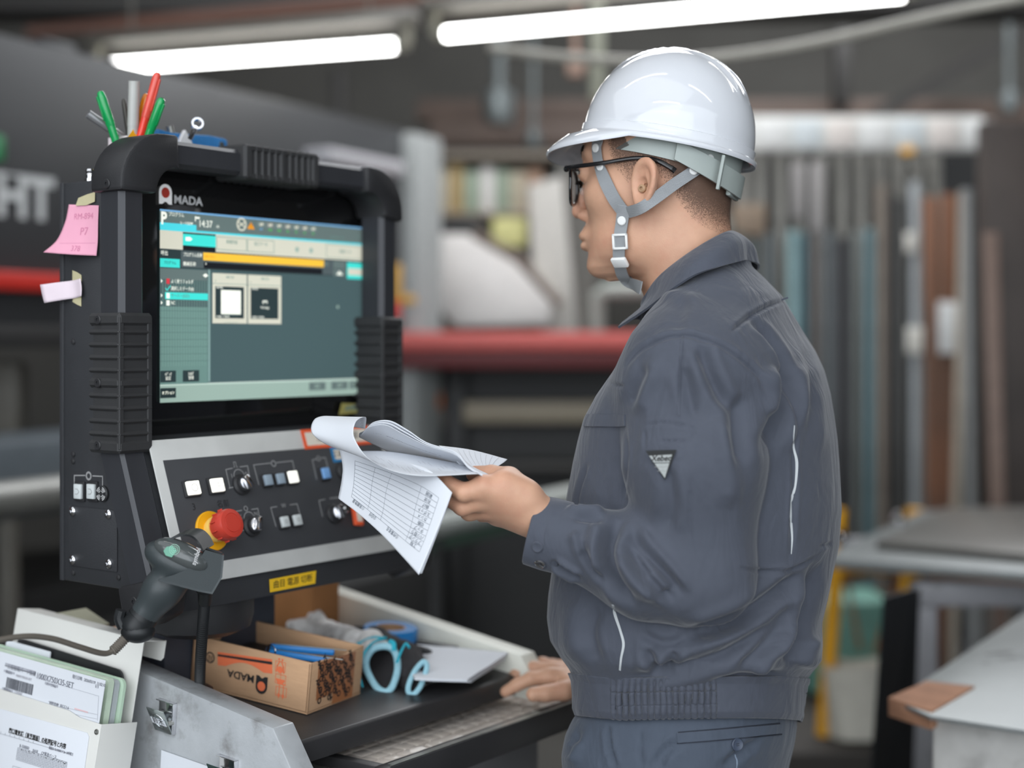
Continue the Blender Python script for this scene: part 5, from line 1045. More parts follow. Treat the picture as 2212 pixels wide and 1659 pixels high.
# trousers
TR = np.array([(1545, 1258, 1716, .150), (1575, 1240, 1716, .156), (1610, 1226, 1712, .160), (1659, 1218, 1702, .165), (1760, 1228, 1688, .172), (1850, 1245, 1678, .175)], float); TT = loft_tab(TR)
def trf(X, Y, Zg):
    f, l = loc(X, Y); Zs = lean(Zg, l, f); d = np.maximum(loftf(TT, X, Y, Zg, 2.3), np.maximum(TT[0][0]-Zs, Zs-TT[0][-1]))
    for s in (-1, 1): d = smin(d, smin(capsule(f, l, Zg, (-.030, s*.088, .80), (-.012, s*.095, .46), .092, .072), capsule(f, l, Zg, (-.012, s*.095, .46), (-.035, s*.10, .10), .072, .062), .02), .03)
    return np.maximum(d, .075-Zg)
pV, pQ = surfnets(trf, (-.02, 1.50, .06), (.46, 2.06, 1.05), .0046, 1)
pV = folds(pV, pQ, [(-4*S, 5, [(1312, 1568), (1316, 1610), (1330, 1659)]), (-3*S, 10, [(1420, 1659), (1432, 1630), (1470, 1600)]), (-3*S, 8, [(1250, 1575), (1240, 1610), (1226, 1640)]), (4*S, 16, [(1245, 1600), (1232, 1650)]), (-3*S, 9, [(1560, 1659), (1600, 1625), (1640, 1600)]), (-2*S, 4, [(1384, 1575), (1384, 1620), (1386, 1670)])])
trous = meshobj('trousers', pV, pQ, CLOTH2, person); pbv = bvh(pV, pQ)
m = MB(); ribbon(m, pbv, [(1463, 1594), (1560, 1586), (1686, 1574)], .0105, .0020, .0012, 40); wl_ = m.build('back_pocket_welt', CLOTH2, trous)
m = MB(); ribbon(m, pbv, [(1465, 1583), (1560, 1575), (1684, 1563)], .0022, .0008, .0008, 40); ribbon(m, pbv, [(1463, 1606), (1560, 1598), (1688, 1586)], .0013, .0008, .0010, 40); m.build('welt_stitching', mat('dark_slit', srgb(40, 44, 54), .9, var=0), wl_)
h = hit(pbv, 1591, 1608, .0006); M = along(h[0], h[0]+h[1]); m = MB(); m.lathe([(.0070, 0), (.0070, .0018), (.0062, .0026), (.0050, .0020), (0, .0020)], 28, M)
for a in range(4): m.cyl(M @ Vector((.0015*math.cos(a*1.571+.78), .0015*math.sin(a*1.571+.78), .002)), M @ Vector((.0015*math.cos(a*1.571+.78), .0015*math.sin(a*1.571+.78), .0024)), .0005, 8, None, 1)
m.build('button', [mat('slate_button', srgb(70, 78, 94), .35), INK], trous)
m = MB(); ribbon(m, pbv, [(1590, 1617), (1588, 1632), (1592, 1645), (1590, 1672)], .0015, .0006, .0003); m.build('buttonhole_thread', mat('pale_thread', srgb(118, 130, 146), .8), trous)
SHOE = mat('black_shoe', srgb(30, 30, 32), .5)
for s in (-1, 1):
    m = MB(); m.box((0, 0, .012), (.28, .10, .024), .01); m.ball((.05, 0, .045), 1, None, 0, (.10, .046, .040)); m.ball((-.06, 0, .06), 1, None, 0, (.07, .043, .055)); m.build('shoe', SHOE, person, frame=Pl(B(.01, s*.10, 0), FW, LF).M)
# ---------------------------------------------------------------- hard hat
HW = mat('glossy_white_helmet', srgb(208, 210, 215), .07, var=.01, coat=.4); HG = mat('grey_green_plastic', srgb(158, 166, 162), .42, var=.03); WEB = mat('grey_webbing', srgb(152, 155, 158), .75, var=.05); SNAP = mat('white_snap', srgb(232, 232, 230), .35, var=.01); PAD = mat('black_pad', srgb(40, 42, 46), .8)
# woven ribs across the webbing
nt = WEB.node_tree; wv = nt.nodes.new('ShaderNodeTexWave'); wv.inputs['Scale'].default_value = 330; wv.bands_direction = 'Z'; tcw = nt.nodes.new('ShaderNodeTexCoord'); nt.links.new(tcw.outputs['Object'], wv.inputs['Vector']); bw = nt.nodes.new('ShaderNodeBump'); bw.inputs['Strength'].default_value = .5; bw.inputs['Distance'].default_value = .001; nt.links.new(wv.outputs['Fac'], bw.inputs['Height']); nt.links.new(bw.outputs[0], nt.nodes['Principled BSDF'].inputs['Normal'])
tl_ = math.radians(10); FH = (FW*math.cos(tl_)+Z*math.sin(tl_)).normalized(); UH = LF.cross(FH)*-1 if LF.cross(FH).z < 0 else LF.cross(FH)
HO = Vector((.187, 1.77, 1.6405)); RL = Matrix.Rotation(math.radians(4.5), 3, FH); LH = RL @ LF; LH = LH if LH.z > 0 else Matrix.Rotation(math.radians(-4.5), 3, FH) @ LF; UH = FH.cross(LH); UH = UH if UH.z > 0 else -UH
HM = Matrix((FH.to_4d(), LH.to_4d(), UH.to_4d(), (0, 0, 0, 1))).transposed()
for i in range(3): HM[3][i] = 0; HM[i][3] = HO[i]
hat = thing('hard_hat', 'glossy white hard hat with a short peak and grey chin straps on the worker\'s head', 'hard hat', HM)
HLn, HWd, HHt = .1030, .0935, .1055
def shell():
    G = []; NT = 160
    for j in range(NT+1):
        t = 2*math.pi*j/NT; ct, st = math.cos(t), math.sin(t); prof = []
        ab = abs((t+math.pi) % (2*math.pi)-math.pi); vis = max(0, math.cos(min(ab, math.radians(88))*90/88*math.pi/180*57.2958/1.0)) if False else (math.cos(ab*math.pi/2/math.radians(80)) if ab < math.radians(80) else 0)
        ext = .0065+.034*max(0, vis)**.85; dr = .028*max(0, vis)**.8
        def pt(rx, hz, rib=0):
            f, l = HLn*rx*ct, HWd*rx*st; return Vector((f, l, hz))
        for k in range(27):
            s_ = math.pi/2*(1-k/26); rx = math.cos(s_)**.93 if k else 0; hz = HHt*math.sin(s_)
            p = pt(rx, hz); rb = sum(math.exp(-((p.y-c)/.0042)**2) for c in (-.024, 0, .024))*min(1, max(0, (hz-.050)/.03)); n = Vector((p.x/HLn**2, p.y/HWd**2, p.z/HHt**2)).normalized(); prof.append(p+n*.0026*rb)
        o = lambda e, hz: Vector((HLn*ct+(ct*e), HWd*st+(st*e), hz))
        prof += [o(.0022, -.001), o(.0026, -.010), o(.0036, -.012), o(ext*.5+.002, -.0125-dr*.30), o(ext*.9, -.0130-dr*.85), o(ext, -.0155-dr), o(ext-.0012, -.0185-dr), o(ext-.004, -.0180-dr), o(max(ext*.5-.001, .0005), -.0160-dr*.33), o(-.0010, -.0155), o(-.0030, -.010)]
        for k in range(10):
            s_ = math.pi/2*k/9; rx = .97*math.cos(s_)**.93 if k < 9 else 0; prof.append(pt(rx, (HHt-.0035)*math.sin(s_)))
        G.append(prof)
    return G
m = MB(); m.sheet(shell()); bmesh.ops.remove_doubles(m.bm, verts=m.bm.verts[:], dist=1e-5); bmesh.ops.recalc_face_normals(m.bm, faces=m.bm.faces[:]); m.build('shell', HW, hat, frame=HM, smooth=60)
def hb(nm, fn, mt, parent=hat, smooth=35): m = MB(); fn(m); return m.build(nm, mt, parent, frame=HM, smooth=smooth)
def ringstrip(th0, th1, rf, h0, h1, n=60, wl=1.0):
    G = []
    for i in range(n+1):
        a = math.radians(th0+(th1-th0)*i/n); u = i/n; f_, l_ = (HLn-rf)*math.cos(a), (HWd-rf*wl)*math.sin(a); G.append([Vector((f_, l_, h0(u)+(h1(u)-h0(u))*k/4)) for k in range(5)])
    return G
band_ = hb('head_band', lambda m: m.sheet(ringstrip(35, 325, .0105, lambda u: -.004, lambda u: -.031-.010*math.sin(math.pi*u)**2), .0022), HG)
hb('brow_pad', lambda m: m.sheet(ringstrip(-52, 52, .014, lambda u: .004, lambda u: -.026), .004), PAD)
nape = hb('nape_strap', lambda m: m.sheet(ringstrip(112, 248, .0045, lambda u: -.014-.018*math.sin(math.pi*u), lambda u: -.036-.022*math.sin(math.pi*u), 50), .0028), HG)
hb('ratchet_slider', lambda m: (m.box((-.0865, .058, -.040), (.004, .006, .040), .001, None), m.box((-.090, .0, -.048), (.006, .045, .024), .002)), HG, nape)
shl = [o for o in hat.children if o.name.startswith('shell')][0]; shb = BVHTree.FromPolygons([wmat(shl) @ v.co for v in shl.data.vertices], [list(p.vertices) for p in shl.data.polygons])
EMB = mat('embossed_grey', srgb(186, 188, 192), .4, var=0)
h_ = hit(shb, 1238, 340); hn = h_[1] if h_[1].z < 0 else -h_[1]; hx = (LH-hn*LH.dot(hn)).normalized(); hp = Pl(h_[0]+hn*.0006, hx, hn.cross(hx)); g = Img(hp, 0); g.txt('KANMURI', (0, .004), .0085, EMB, 0, 'CENTER', True, rot=180); g.txt('SS 88 337', (0, -.005), .0060, EMB, 0, 'CENTER', True, rot=180); g.build('peak_embossing', hat, smooth=0)
# straps
allV = hV; 
def strap_pts(pts, off=.0035):
    out = []
    for px, py, *r in pts:
        h = hit(hbvh, px, py, off); Y = r[0] if r else None
        if Y is None and h is not None: out.append((h[0], h[1]))
        else:
            p = P(px, py, Y or 1.68); ax_ = B(-.005, 0, p.z); out.append((p, (p-ax_).normalized()))
    return out
def band3(nm, pts, wd, parent=hat, mt=WEB, th=.0013, off=.0035, mirror=False):
    L = strap_pts(pts, off)
    if mirror:
        mm = lambda v: v-LF*2*((v-CH_).dot(LF)); L = [(mm(p), (n-LF*2*n.dot(LF))) for p, n in L]
    c = catmull([p for p, n in L], len(L)*6); nn = catmull([n for p, n in L], len(L)*6); G = []
    for i, p in enumerate(c):
        d = (c[min(i+1, len(c)-1)]-c[max(i-1, 0)]).normalized(); s_ = d.cross(nn[i]).normalized(); G.append([p-s_*wd/2, p, p+s_*wd/2])
    m = MB(); m.sheet(G, th); return m.build(nm, mt, parent, smooth=40)
fs = [(1300, 290), (1297, 305), (1294, 320), (1299, 355), (1311, 393), (1328, 427), (1346, 452)]; rs = [(1580, 305, 1.725), (1562, 325, 1.705), (1535, 345, 1.697), (1498, 370, 1.690), (1458, 397, 1.6855), (1418, 427, 1.684), (1384, 450, 1.687), (1356, 458)]
s1 = band3('front_strap', fs, .0155); s2 = band3('rear_strap', rs, .0135); band3('front_strap', fs, .0155, mirror=True); band3('rear_strap', rs, .0135, mirror=True)
s3 = band3('chin_strap', [(1351, 442), (1348, 478), (1343, 520), (1342, 556), (1348, 588), (1362, 606), (1386, 622, 1.715)], .0152, off=.0055)
band3('chin_strap', [(1351, 442), (1348, 478), (1343, 520), (1342, 556), (1348, 588), (1362, 606), (1386, 622, 1.715)], .0152, off=.0055, mirror=True)
def snapat(px, py, par, off, Y=None):
    L = strap_pts([(px, py, Y)] if Y else [(px, py)], off)[0]; M = along(L[0]-L[1]*(0 if not Y else .001), L[0]+L[1]*.01); m = MB(); m.lathe([(.0053, 0), (.0053, .0012), (.0044, .0020), (0, .0022)], 24, M); m.build('snap', SNAP, par)
snapat(1294, 320, s1, .0050); snapat(1303, 359, s1, .0050); snapat(1535, 343, s2, 0, 1.693); snapat(1499, 368, s2, 0, 1.688); snapat(1348, 476, s3, .0072)
def buckle(px, py, w_, h_, ring, nm):
    L = strap_pts([(px, py)], .0072)[0]; n = L[1]; x = Z.cross(n).normalized(); M = Pl(L[0], x, n.cross(x)).M; m = MB()
    if ring:
        t = .0028
        m.box((-w_/2+t/2, 0, 0), (t, h_, .003), .0008, M); m.box((w_/2-t/2, 0, 0), (t, h_, .003), .0008, M); m.box((0, h_/2-t/2, 0), (w_, t, .003), .0008, M); m.box((0, -h_/2+t/2, 0), (w_, t, .003), .0008, M)
    else: m.box((0, 0, 0), (w_, h_, .0055), .0018, M)
    m.build(nm, SNAP, s3)
buckle(1345, 521, .0195, .0185, True, 'adjuster_ring'); buckle(1344, 558, .0200, .0135, False, 'buckle')
# ---------------------------------------------------------------- glasses
GB = mat('black_acetate', srgb(20, 20, 22), .18, var=.02, coat=.3); LENS = mat('lens_glass', (1, 1, 1, 1), .02, spec=.8, alpha=.16, var=0, coat=1.0)
GO = B(.1035, 0, 1.5845); GMx = Matrix((LF.to_4d(), Z.to_4d(), FW.to_4d(), (0, 0, 0, 1))).transposed()
for i in range(3): GMx[3][i] = 0; GMx[i][3] = GO[i]
gls = thing('eyeglasses', 'black framed eyeglasses worn by the worker, temple over the ear', 'eyeglasses', GMx)
def lens_out(s, k=1.0):
    o = []
    for i in range(40):
        t = 2*math.pi*i/40; ct, st = math.cos(t), math.sin(t); r = (abs(ct)**2.5+abs(st)**2.5)**(-1/2.5); x = .0272*r*ct*k; y = (.0205 if st > 0 else .0220)*r*st*k; X_ = s*(.0335)+x; o.append(Vector((X_, y, -.0032*(abs(X_)/.033)**2*1.0+.0015)))
    return o
for s in (1, -1):
    m = MB(); m.tube(lens_out(s), .0021, 8, closed=True); rim_ = m.build('rim', GB, gls, frame=GMx)
    m = MB(); q = lens_out(s, .97); c = Vector((s*.0335, 0, .0005)); m.raw([c]+q+[c+Vector((0, 0, .0015))]+[v+Vector((0, 0, .0012)) for v in q], [(0, 1+i, 1+(i+1) % 40) for i in range(40)]+[(41, 42+(i+1) % 40, 42+i) for i in range(40)]); m.build('lens', LENS, gls, frame=GMx)
    z0 = 1.607-1.5845
    tp = [Vector((s*.0600, .0175, -.004)), Vector((s*.0665, .0185, -.008)), Vector((s*.0712, .0190, -.020)), Vector((s*.0765, .0210, -.055)), Vector((s*.0790, .0245, -.095)), Vector((s*.0800, .0215, -.118)), Vector((s*.0795, .0120, -.136)), Vector((s*.0780, .0075, -.142))]
    m = MB(); m.tube(catmull(tp, 44), [.0034]*6+[.0026]*26+[.0030]*6+[.0034]*6, 10); t_ = m.build('temple', GB, gls, frame=GMx)
m = MB(); m.tube(catmull([Vector((-.0095, .0060, .001)), Vector((0, .0090, .003)), Vector((.0095, .0060, .001))], 10), .0022, 8); m.build('bridge', GB, gls, frame=GMx)
for s in (1, -1): m = MB(); m.ball((s*.0085, -.004, -.006), 1, None, 0, (.0022, .0055, .0035)); m.build('nose_pad', LENS, gls, frame=GMx)
m = MB(); c = B(-.001, .0815, 1.5735); m.lathe([(.0048, -.004), (.0048, .002), (.0036, .0035), (.0022, .0035), (.0018, .001), (0, .001)], 18, along(c, c+LF+FW*.35)); tag(recentre(m.build('earplug', mat('beige_earplug', srgb(178, 146, 116), .4))), 'small beige earplug in the worker\'s ear', 'earplug')
# ================================================================ sheets held in the left hand
TBL = mat('table_line', srgb(96, 104, 114), .7, var=0); PINKL = mat('faint_grey', srgb(160, 158, 165), .7, var=0)
def sheetobj(nm, C, lab, nu=40, nv=40, th=.00025, group='sheets in the worker\'s left hand', mt=None):
    G = patch([[P(*q) for q in r] for r in C], nu, nv); m = MB(); m.sheet(G, th); o = m.build(nm, mt or PAPER, None, smooth=180); tag(o, lab, 'sheet of paper', group); return o, G
def gpt(G, u, v, off=.0004, flip=1):
    nv, nu = len(G), len(G[0]); x, y = u*(nu-1), v*(nv-1); i, j = min(int(y), nv-2), min(int(x), nu-2); fx_, fy_ = x-j, y-i
    p = G[i][j]*(1-fx_)*(1-fy_)+G[i][j+1]*fx_*(1-fy_)+G[i+1][j]*(1-fx_)*fy_+G[i+1][j+1]*fx_*fy_
    du = (G[i][j+1]-G[i][j]).normalized(); dv = (G[i+1][j]-G[i][j]).normalized(); n = du.cross(dv).normalized()*flip
    if n.y > 0: n = -n
    return p+n*off, du, dv, n
def sline(m, G, a, b, wd, n=24, mi=0):
    row = []
    for k in range(n+1):
        u, v = a[0]+(b[0]-a[0])*k/n, a[1]+(b[1]-a[1])*k/n; p, du, dv, nn = gpt(G, u, v); d = (du*(b[0]-a[0])*1.0+dv*(b[1]-a[1])).normalized(); s_ = d.cross(nn).normalized(); row.append([p-s_*wd/2, p+s_*wd/2])
    m.sheet(row, 0, None, mi)
def stext(m, G, u, v, body, size, rot=0, mi=0, align='CENTER'):
    p, du, dv, n = gpt(G, u, v, .0006); y = n.cross(du); M = Matrix((du.to_4d(), y.to_4d(), n.to_4d(), (0, 0, 0, 1))).transposed()
    for i in range(3): M[3][i] = 0; M[i][3] = p[i]
    m.text(body, size, M @ Matrix.Rotation(math.radians(rot), 4, 'Z'), mi, align, .00002)
CA = [[(731, 962, 1.700), (800, 978, 1.680), (875, 998, 1.630), (928, 1016, 1.580), (977, 1064, 1.562)], [(740, 1006, 1.690), (792, 1028, 1.665), (852, 1056, 1.620), (908, 1086, 1.580), (958, 1114, 1.558)], [(738, 1040, 1.680), (786, 1076, 1.650), (840, 1116, 1.610), (890, 1152, 1.575), (932, 1178, 1.555)], [(731, 1077, 1.675), (776, 1111, 1.645), (826, 1156, 1.605), (868, 1201, 1.575), (905, 1242, 1.552)]]
for k, lab in ((3, 'rearmost of the printed sheets hanging below the hand'), (2, 'middle one of the printed sheets hanging below the hand')):
    sheetobj('paper_sheet', [[(x+k*1.6*(i/3)*(j/3), y-k*1.0*(i/3), Y+.0012*k) for j, (x, y, Y) in enumerate(r)] for i, r in enumerate(CA)], lab)
fo_, G = sheetobj('form_sheet', CA, 'printed form sheet with an empty ruled table, hanging in front below the hand')
m = MB(); W_ = .00035
for k in range(11): sline(m, G, (.13, .18+k*.062), (.905, .18+k*.062), W_)
sline(m, G, (.13, .18), (.13, .80), W_)
for u in (.31, .44, .72, .905): sline(m, G, (u, .18), (u, .80), W_)
for k, t in enumerate(('範囲', '形状', '曲げ', 'スポット', 'カシメ', '切断', 'タップ', 'バリ取り', 'ブランク', '工程')): stext(m, G, .81, .21+k*.062, t, .0050, 180)
for u, t in ((.22, '①実績数量'), (.37, '②日付'), (.58, '①作業者名')): stext(m, G, u, .835, t, .0048, 180)
m.build('table_print', TBL, fo_, smooth=0)
# curled sheet rolled over to the front
CBl = [(736, 918, 1.700), (712, 899, 1.700), (679, 906, 1.690), (677, 940, 1.675), (738, 972, 1.665), (845, 976, 1.672), (1002, 1003, 1.648)]
CBr = [(789, 926, 1.690), (790, 901, 1.672), (768, 912, 1.640), (766, 948, 1.625), (806, 998, 1.600), (892, 1027, 1.566), (1036, 1024, 1.562)]
CBm = [((a[0]+b[0])/2, (a[1]+b[1])/2+(4 if 1 < k < 4 else 0), (a[2]+b[2])/2) for k, (a, b) in enumerate(zip(CBl, CBr))]
cs, GB_ = sheetobj('curled_sheet', [list(q) for q in zip(CBl, CBm, CBr)], 'paper sheet rolled into a curl at its left end, topmost of the held sheets', 30, 90)
m = MB()
for k in range(26): 
    v = .72+.011*k; u = .25+.5*R.random(); sline(m, GB_, (u, v), (u+.12+.1*R.random(), v+.002), .0003, 6)
for k in range(7): sline(m, GB_, (.82+.02*(k % 2), .015+k*.02), (.93, .02+k*.02), .0006, 4)
m.build('sheet_print', PINKL, cs, smooth=0)
# arched stack on top of the hand
near_ = [(778, 942, 1.672), (796, 922, 1.655), (832, 917, 1.640), (872, 937, 1.625), (922, 962, 1.605), (984, 982, 1.590), (1014, 1012, 1.580), (1056, 1035, 1.574)]
far_ = [(776, 944, 1.700), (812, 962, 1.705), (850, 980, 1.705), (900, 990, 1.695), (950, 998, 1.680), (1000, 1010, 1.660), (1030, 1020, 1.640), (1055, 1030, 1.628)]
for k, lab in enumerate(('arched paper sheet seen from below, lowest of the bent stack on the hand', 'second arched sheet of the bent stack on the hand', 'top arched sheet of the bent stack, its thick right end on the thumb')):
    o_, GA = sheetobj('arched_sheet', [[(x+k*5*(i < 4), y-k*(5.5-.55*i), Y+.003*k) for i, (x, y, Y) in enumerate(near_)], [((a[0]+b[0])/2, (a[1]+b[1])/2-4-k*2, (a[2]+b[2])/2+.004*k) for a, b in zip(near_, far_)], [(x, y-k*2, Y+.006*k) for x, y, Y in far_]], lab, 50, 24, .0004+.0005*(k > 0))
    if k == 0:
        m = MB(); t = 0
        while t < .44:
            d = R.uniform(.006, .02); sline(m, GA, (.16+t, .42+t*.45), (.16+t+d, .42+(t+d)*.45), .0009, 3); t += d+R.uniform(.003, .008)
        m.build('dashed_print', INK, o_, smooth=0)
o_, GD = sheetobj('lined_sheet', [[(948, 962, 1.675), (1020, 972, 1.69), (1096, 992, 1.70)], [(975, 985, 1.65), (1030, 990, 1.665), (1088, 999, 1.68)], [(1000, 1012, 1.632), (1045, 1012, 1.640), (1068, 1012, 1.655)]], 'lined sheet sticking out to the right behind the hand')
m = MB()
for k in range(8): sline(m, GD, (.25+.09*k, .12), (.18+.09*k, .85), .0004, 6)
m.build('ruled_lines', mat('faint_line', srgb(186, 186, 190), .8, var=0), o_, smooth=0)
# ================================================================ things on the desk
CBD = mat('corrugated_cardboard', srgb(190, 152, 118), .85, var=.05, scale=40, bump=.15, bscale=90, stretch=(1, 1, 4)); CBD2 = mat('cardboard_edge', srgb(160, 122, 90), .9, var=.2, scale=200); TAPEB = mat('brown_packing_tape', srgb(158, 102, 66), .3, var=.04); ORP = mat('orange_box_print', srgb(222, 112, 72), .8, var=.03)
BM = KM @ T(.088, -.165, .9520) @ rotz(9) @ rotx(5.7); bx_w, bx_l, bx_h = .116, .178, .0625
box = thing('cardboard_box', 'open brown cardboard box with orange and black printing, standing on the dark desk top', 'box', BM)
def bb(nm, fn, mt, par=box, **k): m = MB(); fn(m); return m.build(nm, mt, par, frame=BM, **k)
bb('bottom_panel', lambda m: m.bx(0, bx_w, 0, bx_l, 0, .003), CBD)
bb('side_panel', lambda m: m.bx(0, .0032, 0, bx_l, .001, bx_h, .0008), [CBD])
bb('side_panel', lambda m: m.bx(bx_w-.0032, bx_w, 0, bx_l, .001, bx_h, .0008), [CBD])
bb('end_panel', lambda m: m.bx(0, bx_w, bx_l-.0032, bx_l, .001, bx_h+.002, .0008), [CBD])
ep = bb('end_panel', lambda m: m.prism([(0, .001), (bx_w, .001), (bx_w, bx_h), (bx_w*.82, bx_h-.001), (bx_w*.55, bx_h-.006), (bx_w*.3, bx_h-.002), (0, bx_h-.001)], 0, .0032, .0005, Matrix(((1, 0, 0, 0), (0, 0, 1, 0), (0, 1, 0, 0), (0, 0, 0, 1)))), [CBD])
LP = Pl(BM @ Vector((0, 0, 0)), BM.to_3x3() @ Vector((0, -1, 0)), BM.to_3x3() @ Vector((0, 0, 1)))
g = Img(LP, .0004); b4 = lambda X, Y: (400+X/5.672, 1340+Y/5.672)
def bandpoly(pts, mt, h=0): g.poly([b4(*q) for q in pts], mt, h)
ar = [(965-(965-495)*t, 640-(.0)*0-((640-560)*t)-math.sin(math.pi*t)*78) for t in [k/12 for k in range(13)]]
bandpoly([(400, 385), (1068, 478), (1070, 652)]+ar+[(402, 548)], ORP); bandpoly([(402, 412), (1069, 508), (1069, 542), (402, 438)], INK, .0002)
c = LP.uv(*b4(938, 790)); amada(g, (c[0], c[1]), .0215, INK, ORP, INK, .0001, True, .95)
c = LP.uv(*b4(308, 455)); g.ring(c, .0062, .0016, INK, 0, True); g.txt('段', c, .0085, INK, 0, 'CENTER', True, rot=180)
for (x0, y0, x1, y1, k) in ((1113, 485, 1224, 645, 0), (1113, 643, 1228, 798, 1), (1118, 796, 1236, 955, 2)):
    a, b = LP.uv(*b4(x0, y0+8)), LP.uv(*b4(x1, y1-8)); g.line([a, (b[0], a[1]), b, (a[0], b[1])], .0006, ORP, 0, True, True); cx, cy = (a[0]+b[0])/2, (a[1]+b[1])/2
    if k == 2:
        for s in (-1, 1): g.line([(cx+s*.003, cy+.008), (cx+s*.003, cy-.003)], .0010, ORP, 0, True); g.poly([(cx+s*.003-.0022, cy-.003), (cx+s*.003+.0022, cy-.003), (cx+s*.003, cy-.009)], ORP, 0, True)
        g.line([(cx-.006, cy+.009), (cx+.006, cy+.009)], .0008, ORP, 0, True)
    elif k == 1: g.poly([(cx-.0065, cy)]+[(cx+.0065*math.cos(t), cy-.006*math.sin(t)) for t in [math.pi-k_*math.pi/8 for k_ in range(1, 8)]]+[(cx+.0065, cy)], ORP, 0, True); g.line([(cx, cy), (cx, cy+.008), (cx-.002, cy+.009)], .0006, ORP, 0, True)
    else:
        g.disc((cx, cy-.004), .0042, ORP, 0, True)
        for s in (-1, 1): g.line([(cx+s*.0055, cy-.007), (cx+s*.0045, cy), (cx+s*.0015, cy+.006)], .0016, ORP, 0, True); g.disc((cx+s*.0025, cy+.0085), .0014, ORP, 0, True)
g.build('box_print', box, smooth=0)
FP = Pl(BM @ Vector((0, 0, 0)), BM.to_3x3() @ Vector((1, 0, 0)), BM.to_3x3() @ Vector((0, 0, 1)))
g = Img(FP, .0004); g.poly([(.016, .0135), (.052, .0155), (.052, .001), (.097, .001), (.097, .0585), (.016, .0600)], TAPEB, 0, True)
lw = .0125
for i in range(8):
    for j in range(-1, 4):
        x, y = .021+i*.0112, .004+j*.0235+(i % 3)*.0078-(i % 2)*.003
        if .0155 < y < .056 and .018 < x < .094:
            th_ = math.radians(-62 if i % 2 == 0 else 118)
            g.txt('QMADA' if False else 'AMADA', (x, y), .0086, INK, .0003, 'CENTER', True, rot=-62 if i % 2 == 0 else 118, bold=.00025, xs=.92)
for i in range(8):
    for j in range(4):
        x, y = .023+i*.0105, .012+j*.0135+(i % 2)*.006
        if y < .056 and x < .093: g.ring((x, y), .0032, .0016, INK, .0004, True)
g.build('printed_tape', ep, smooth=0)
BLP = mat('blue_tool_plastic', srgb(40, 130, 205), .35, var=.04); BLADE = mat('dull_blade', srgb(150, 150, 145), .35, .8)
def cutter(M, lab):
    t = thing('box_cutter', lab, 'cutter', BM @ M @ Matrix.Scale(.66, 4), 'blue cutters in the cardboard box')
    M = M @ Matrix.Scale(.66, 4)
    m = MB(); m.prism([(-.062, -.008), (.045, -.0095), (.058, -.007), (.062, 0), (.058, .0065), (.02, .009), (-.062, .007)], 0, .011, .0022); m.build('handle', BLP, t, frame=BM @ M)
    m = MB(); m.bx(-.085, .05, -.0045, .0035, .0112, .0125, .0003); m.build('blade', BLADE, t, frame=BM @ M)
cutter(T(.040, .045, .0500) @ rotz(104) @ rotx(14), 'blue cutter nearest the printed end of the cardboard box')
cutter(T(.070, .062, .0500) @ rotz(116) @ rotx(6), 'blue cutter lying behind the other one in the cardboard box')
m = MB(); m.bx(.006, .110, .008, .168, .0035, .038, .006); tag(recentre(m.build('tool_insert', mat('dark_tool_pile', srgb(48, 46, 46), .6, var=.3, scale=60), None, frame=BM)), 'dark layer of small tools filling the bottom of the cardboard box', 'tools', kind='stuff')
m = MB(); c = Vector((.028, .080, .056)); m.tube([c+Vector((0, .0075*math.cos(t), .0075*math.sin(t))) for t in [2*math.pi*k/20 for k in range(20)]], .0008, 6, closed=True); tag(recentre(m.build('key_ring', CHROME, None, frame=BM)), 'thin steel ring peeping over the rim of the cardboard box', 'ring')
# cartons behind
def carton(nm, a0, a1, b0, b1, z0, z1, lab, mt):
    m = MB(); m.bx(a0, a1, -b1, -b0, z0, z1, .0015); o = m.build(nm, mt, None, frame=KM); return tag(recentre(o), lab, 'carton')
carton('carton', .335, .388, -.16, -.06, zd(-.16)+.001, 1.078, 'brown carton standing at the back of the desk under the pendant', mat('brown_carton', srgb(176, 122, 76), .8, var=.05))
carton('carton', .004, .046, -.13, -.055, zd(-.13)+.001, 1.032, 'small brown carton behind the white file holder', mat('pink_brown_carton', srgb(176, 144, 124), .8, var=.05))
m = MB(); m.bx(0, .06, 0, .05, 0, .004, .001); o = m.build('ribbed_card', mat('olive_card', srgb(150, 148, 128), .8), None, frame=KM @ T(-.032, .125, 1.034) @ rotx(18)); tag(recentre(o), 'olive ribbed card lying behind the hook of the white file holder', 'card')
# stack of papers
def desk_pt(px, py, z): t = (CAMZ-z)*FPX/(py-PHY); return Vector(((px-PCX)/FPX*t, t, z))
for k, (dx, dz, rot_) in enumerate(((0, 0, 0), (-5, .0035, .6), (-9, .007, -.5))):
    z = .9665+dz; q = [desk_pt(x+dx, y-k*1.0, z+sl) for x, y, sl in ((858, 1390, .006), (1108, 1411, 0), (1018, 1470, -.006), (905, 1466, -.002))]
    G = [[q[0].lerp(q[1], u).lerp(q[3].lerp(q[2], u), v) for u in [i/12 for i in range(13)]] for v in [i/8 for i in range(9)]]
    for r in G:
        for p in r: p.z += .0012*noise.noise((p.x*20, p.y*20, k))
    m = MB(); m.sheet(G, .0030); tag(recentre(m.build('paper_stack', PAPER, None, smooth=30)), ('lowest layer of the white papers on the desk top', 'middle layer of the white papers on the desk top', 'top layer of the white papers on the desk top')[k], 'papers', 'papers on the desk top')
m = MB(); G = [[desk_pt(902+70*i/14, 1478-22*i/14+8*j/6, .955)+Vector((0, 0, .004*noise.noise((i*.9, j*.9, 2)))) for j in range(7)] for i in range(15)]; m.sheet(G); tag(recentre(m.build('plastic_bag', FILM, None, smooth=180)), 'bit of crumpled clear bag under the white papers', 'plastic bag')
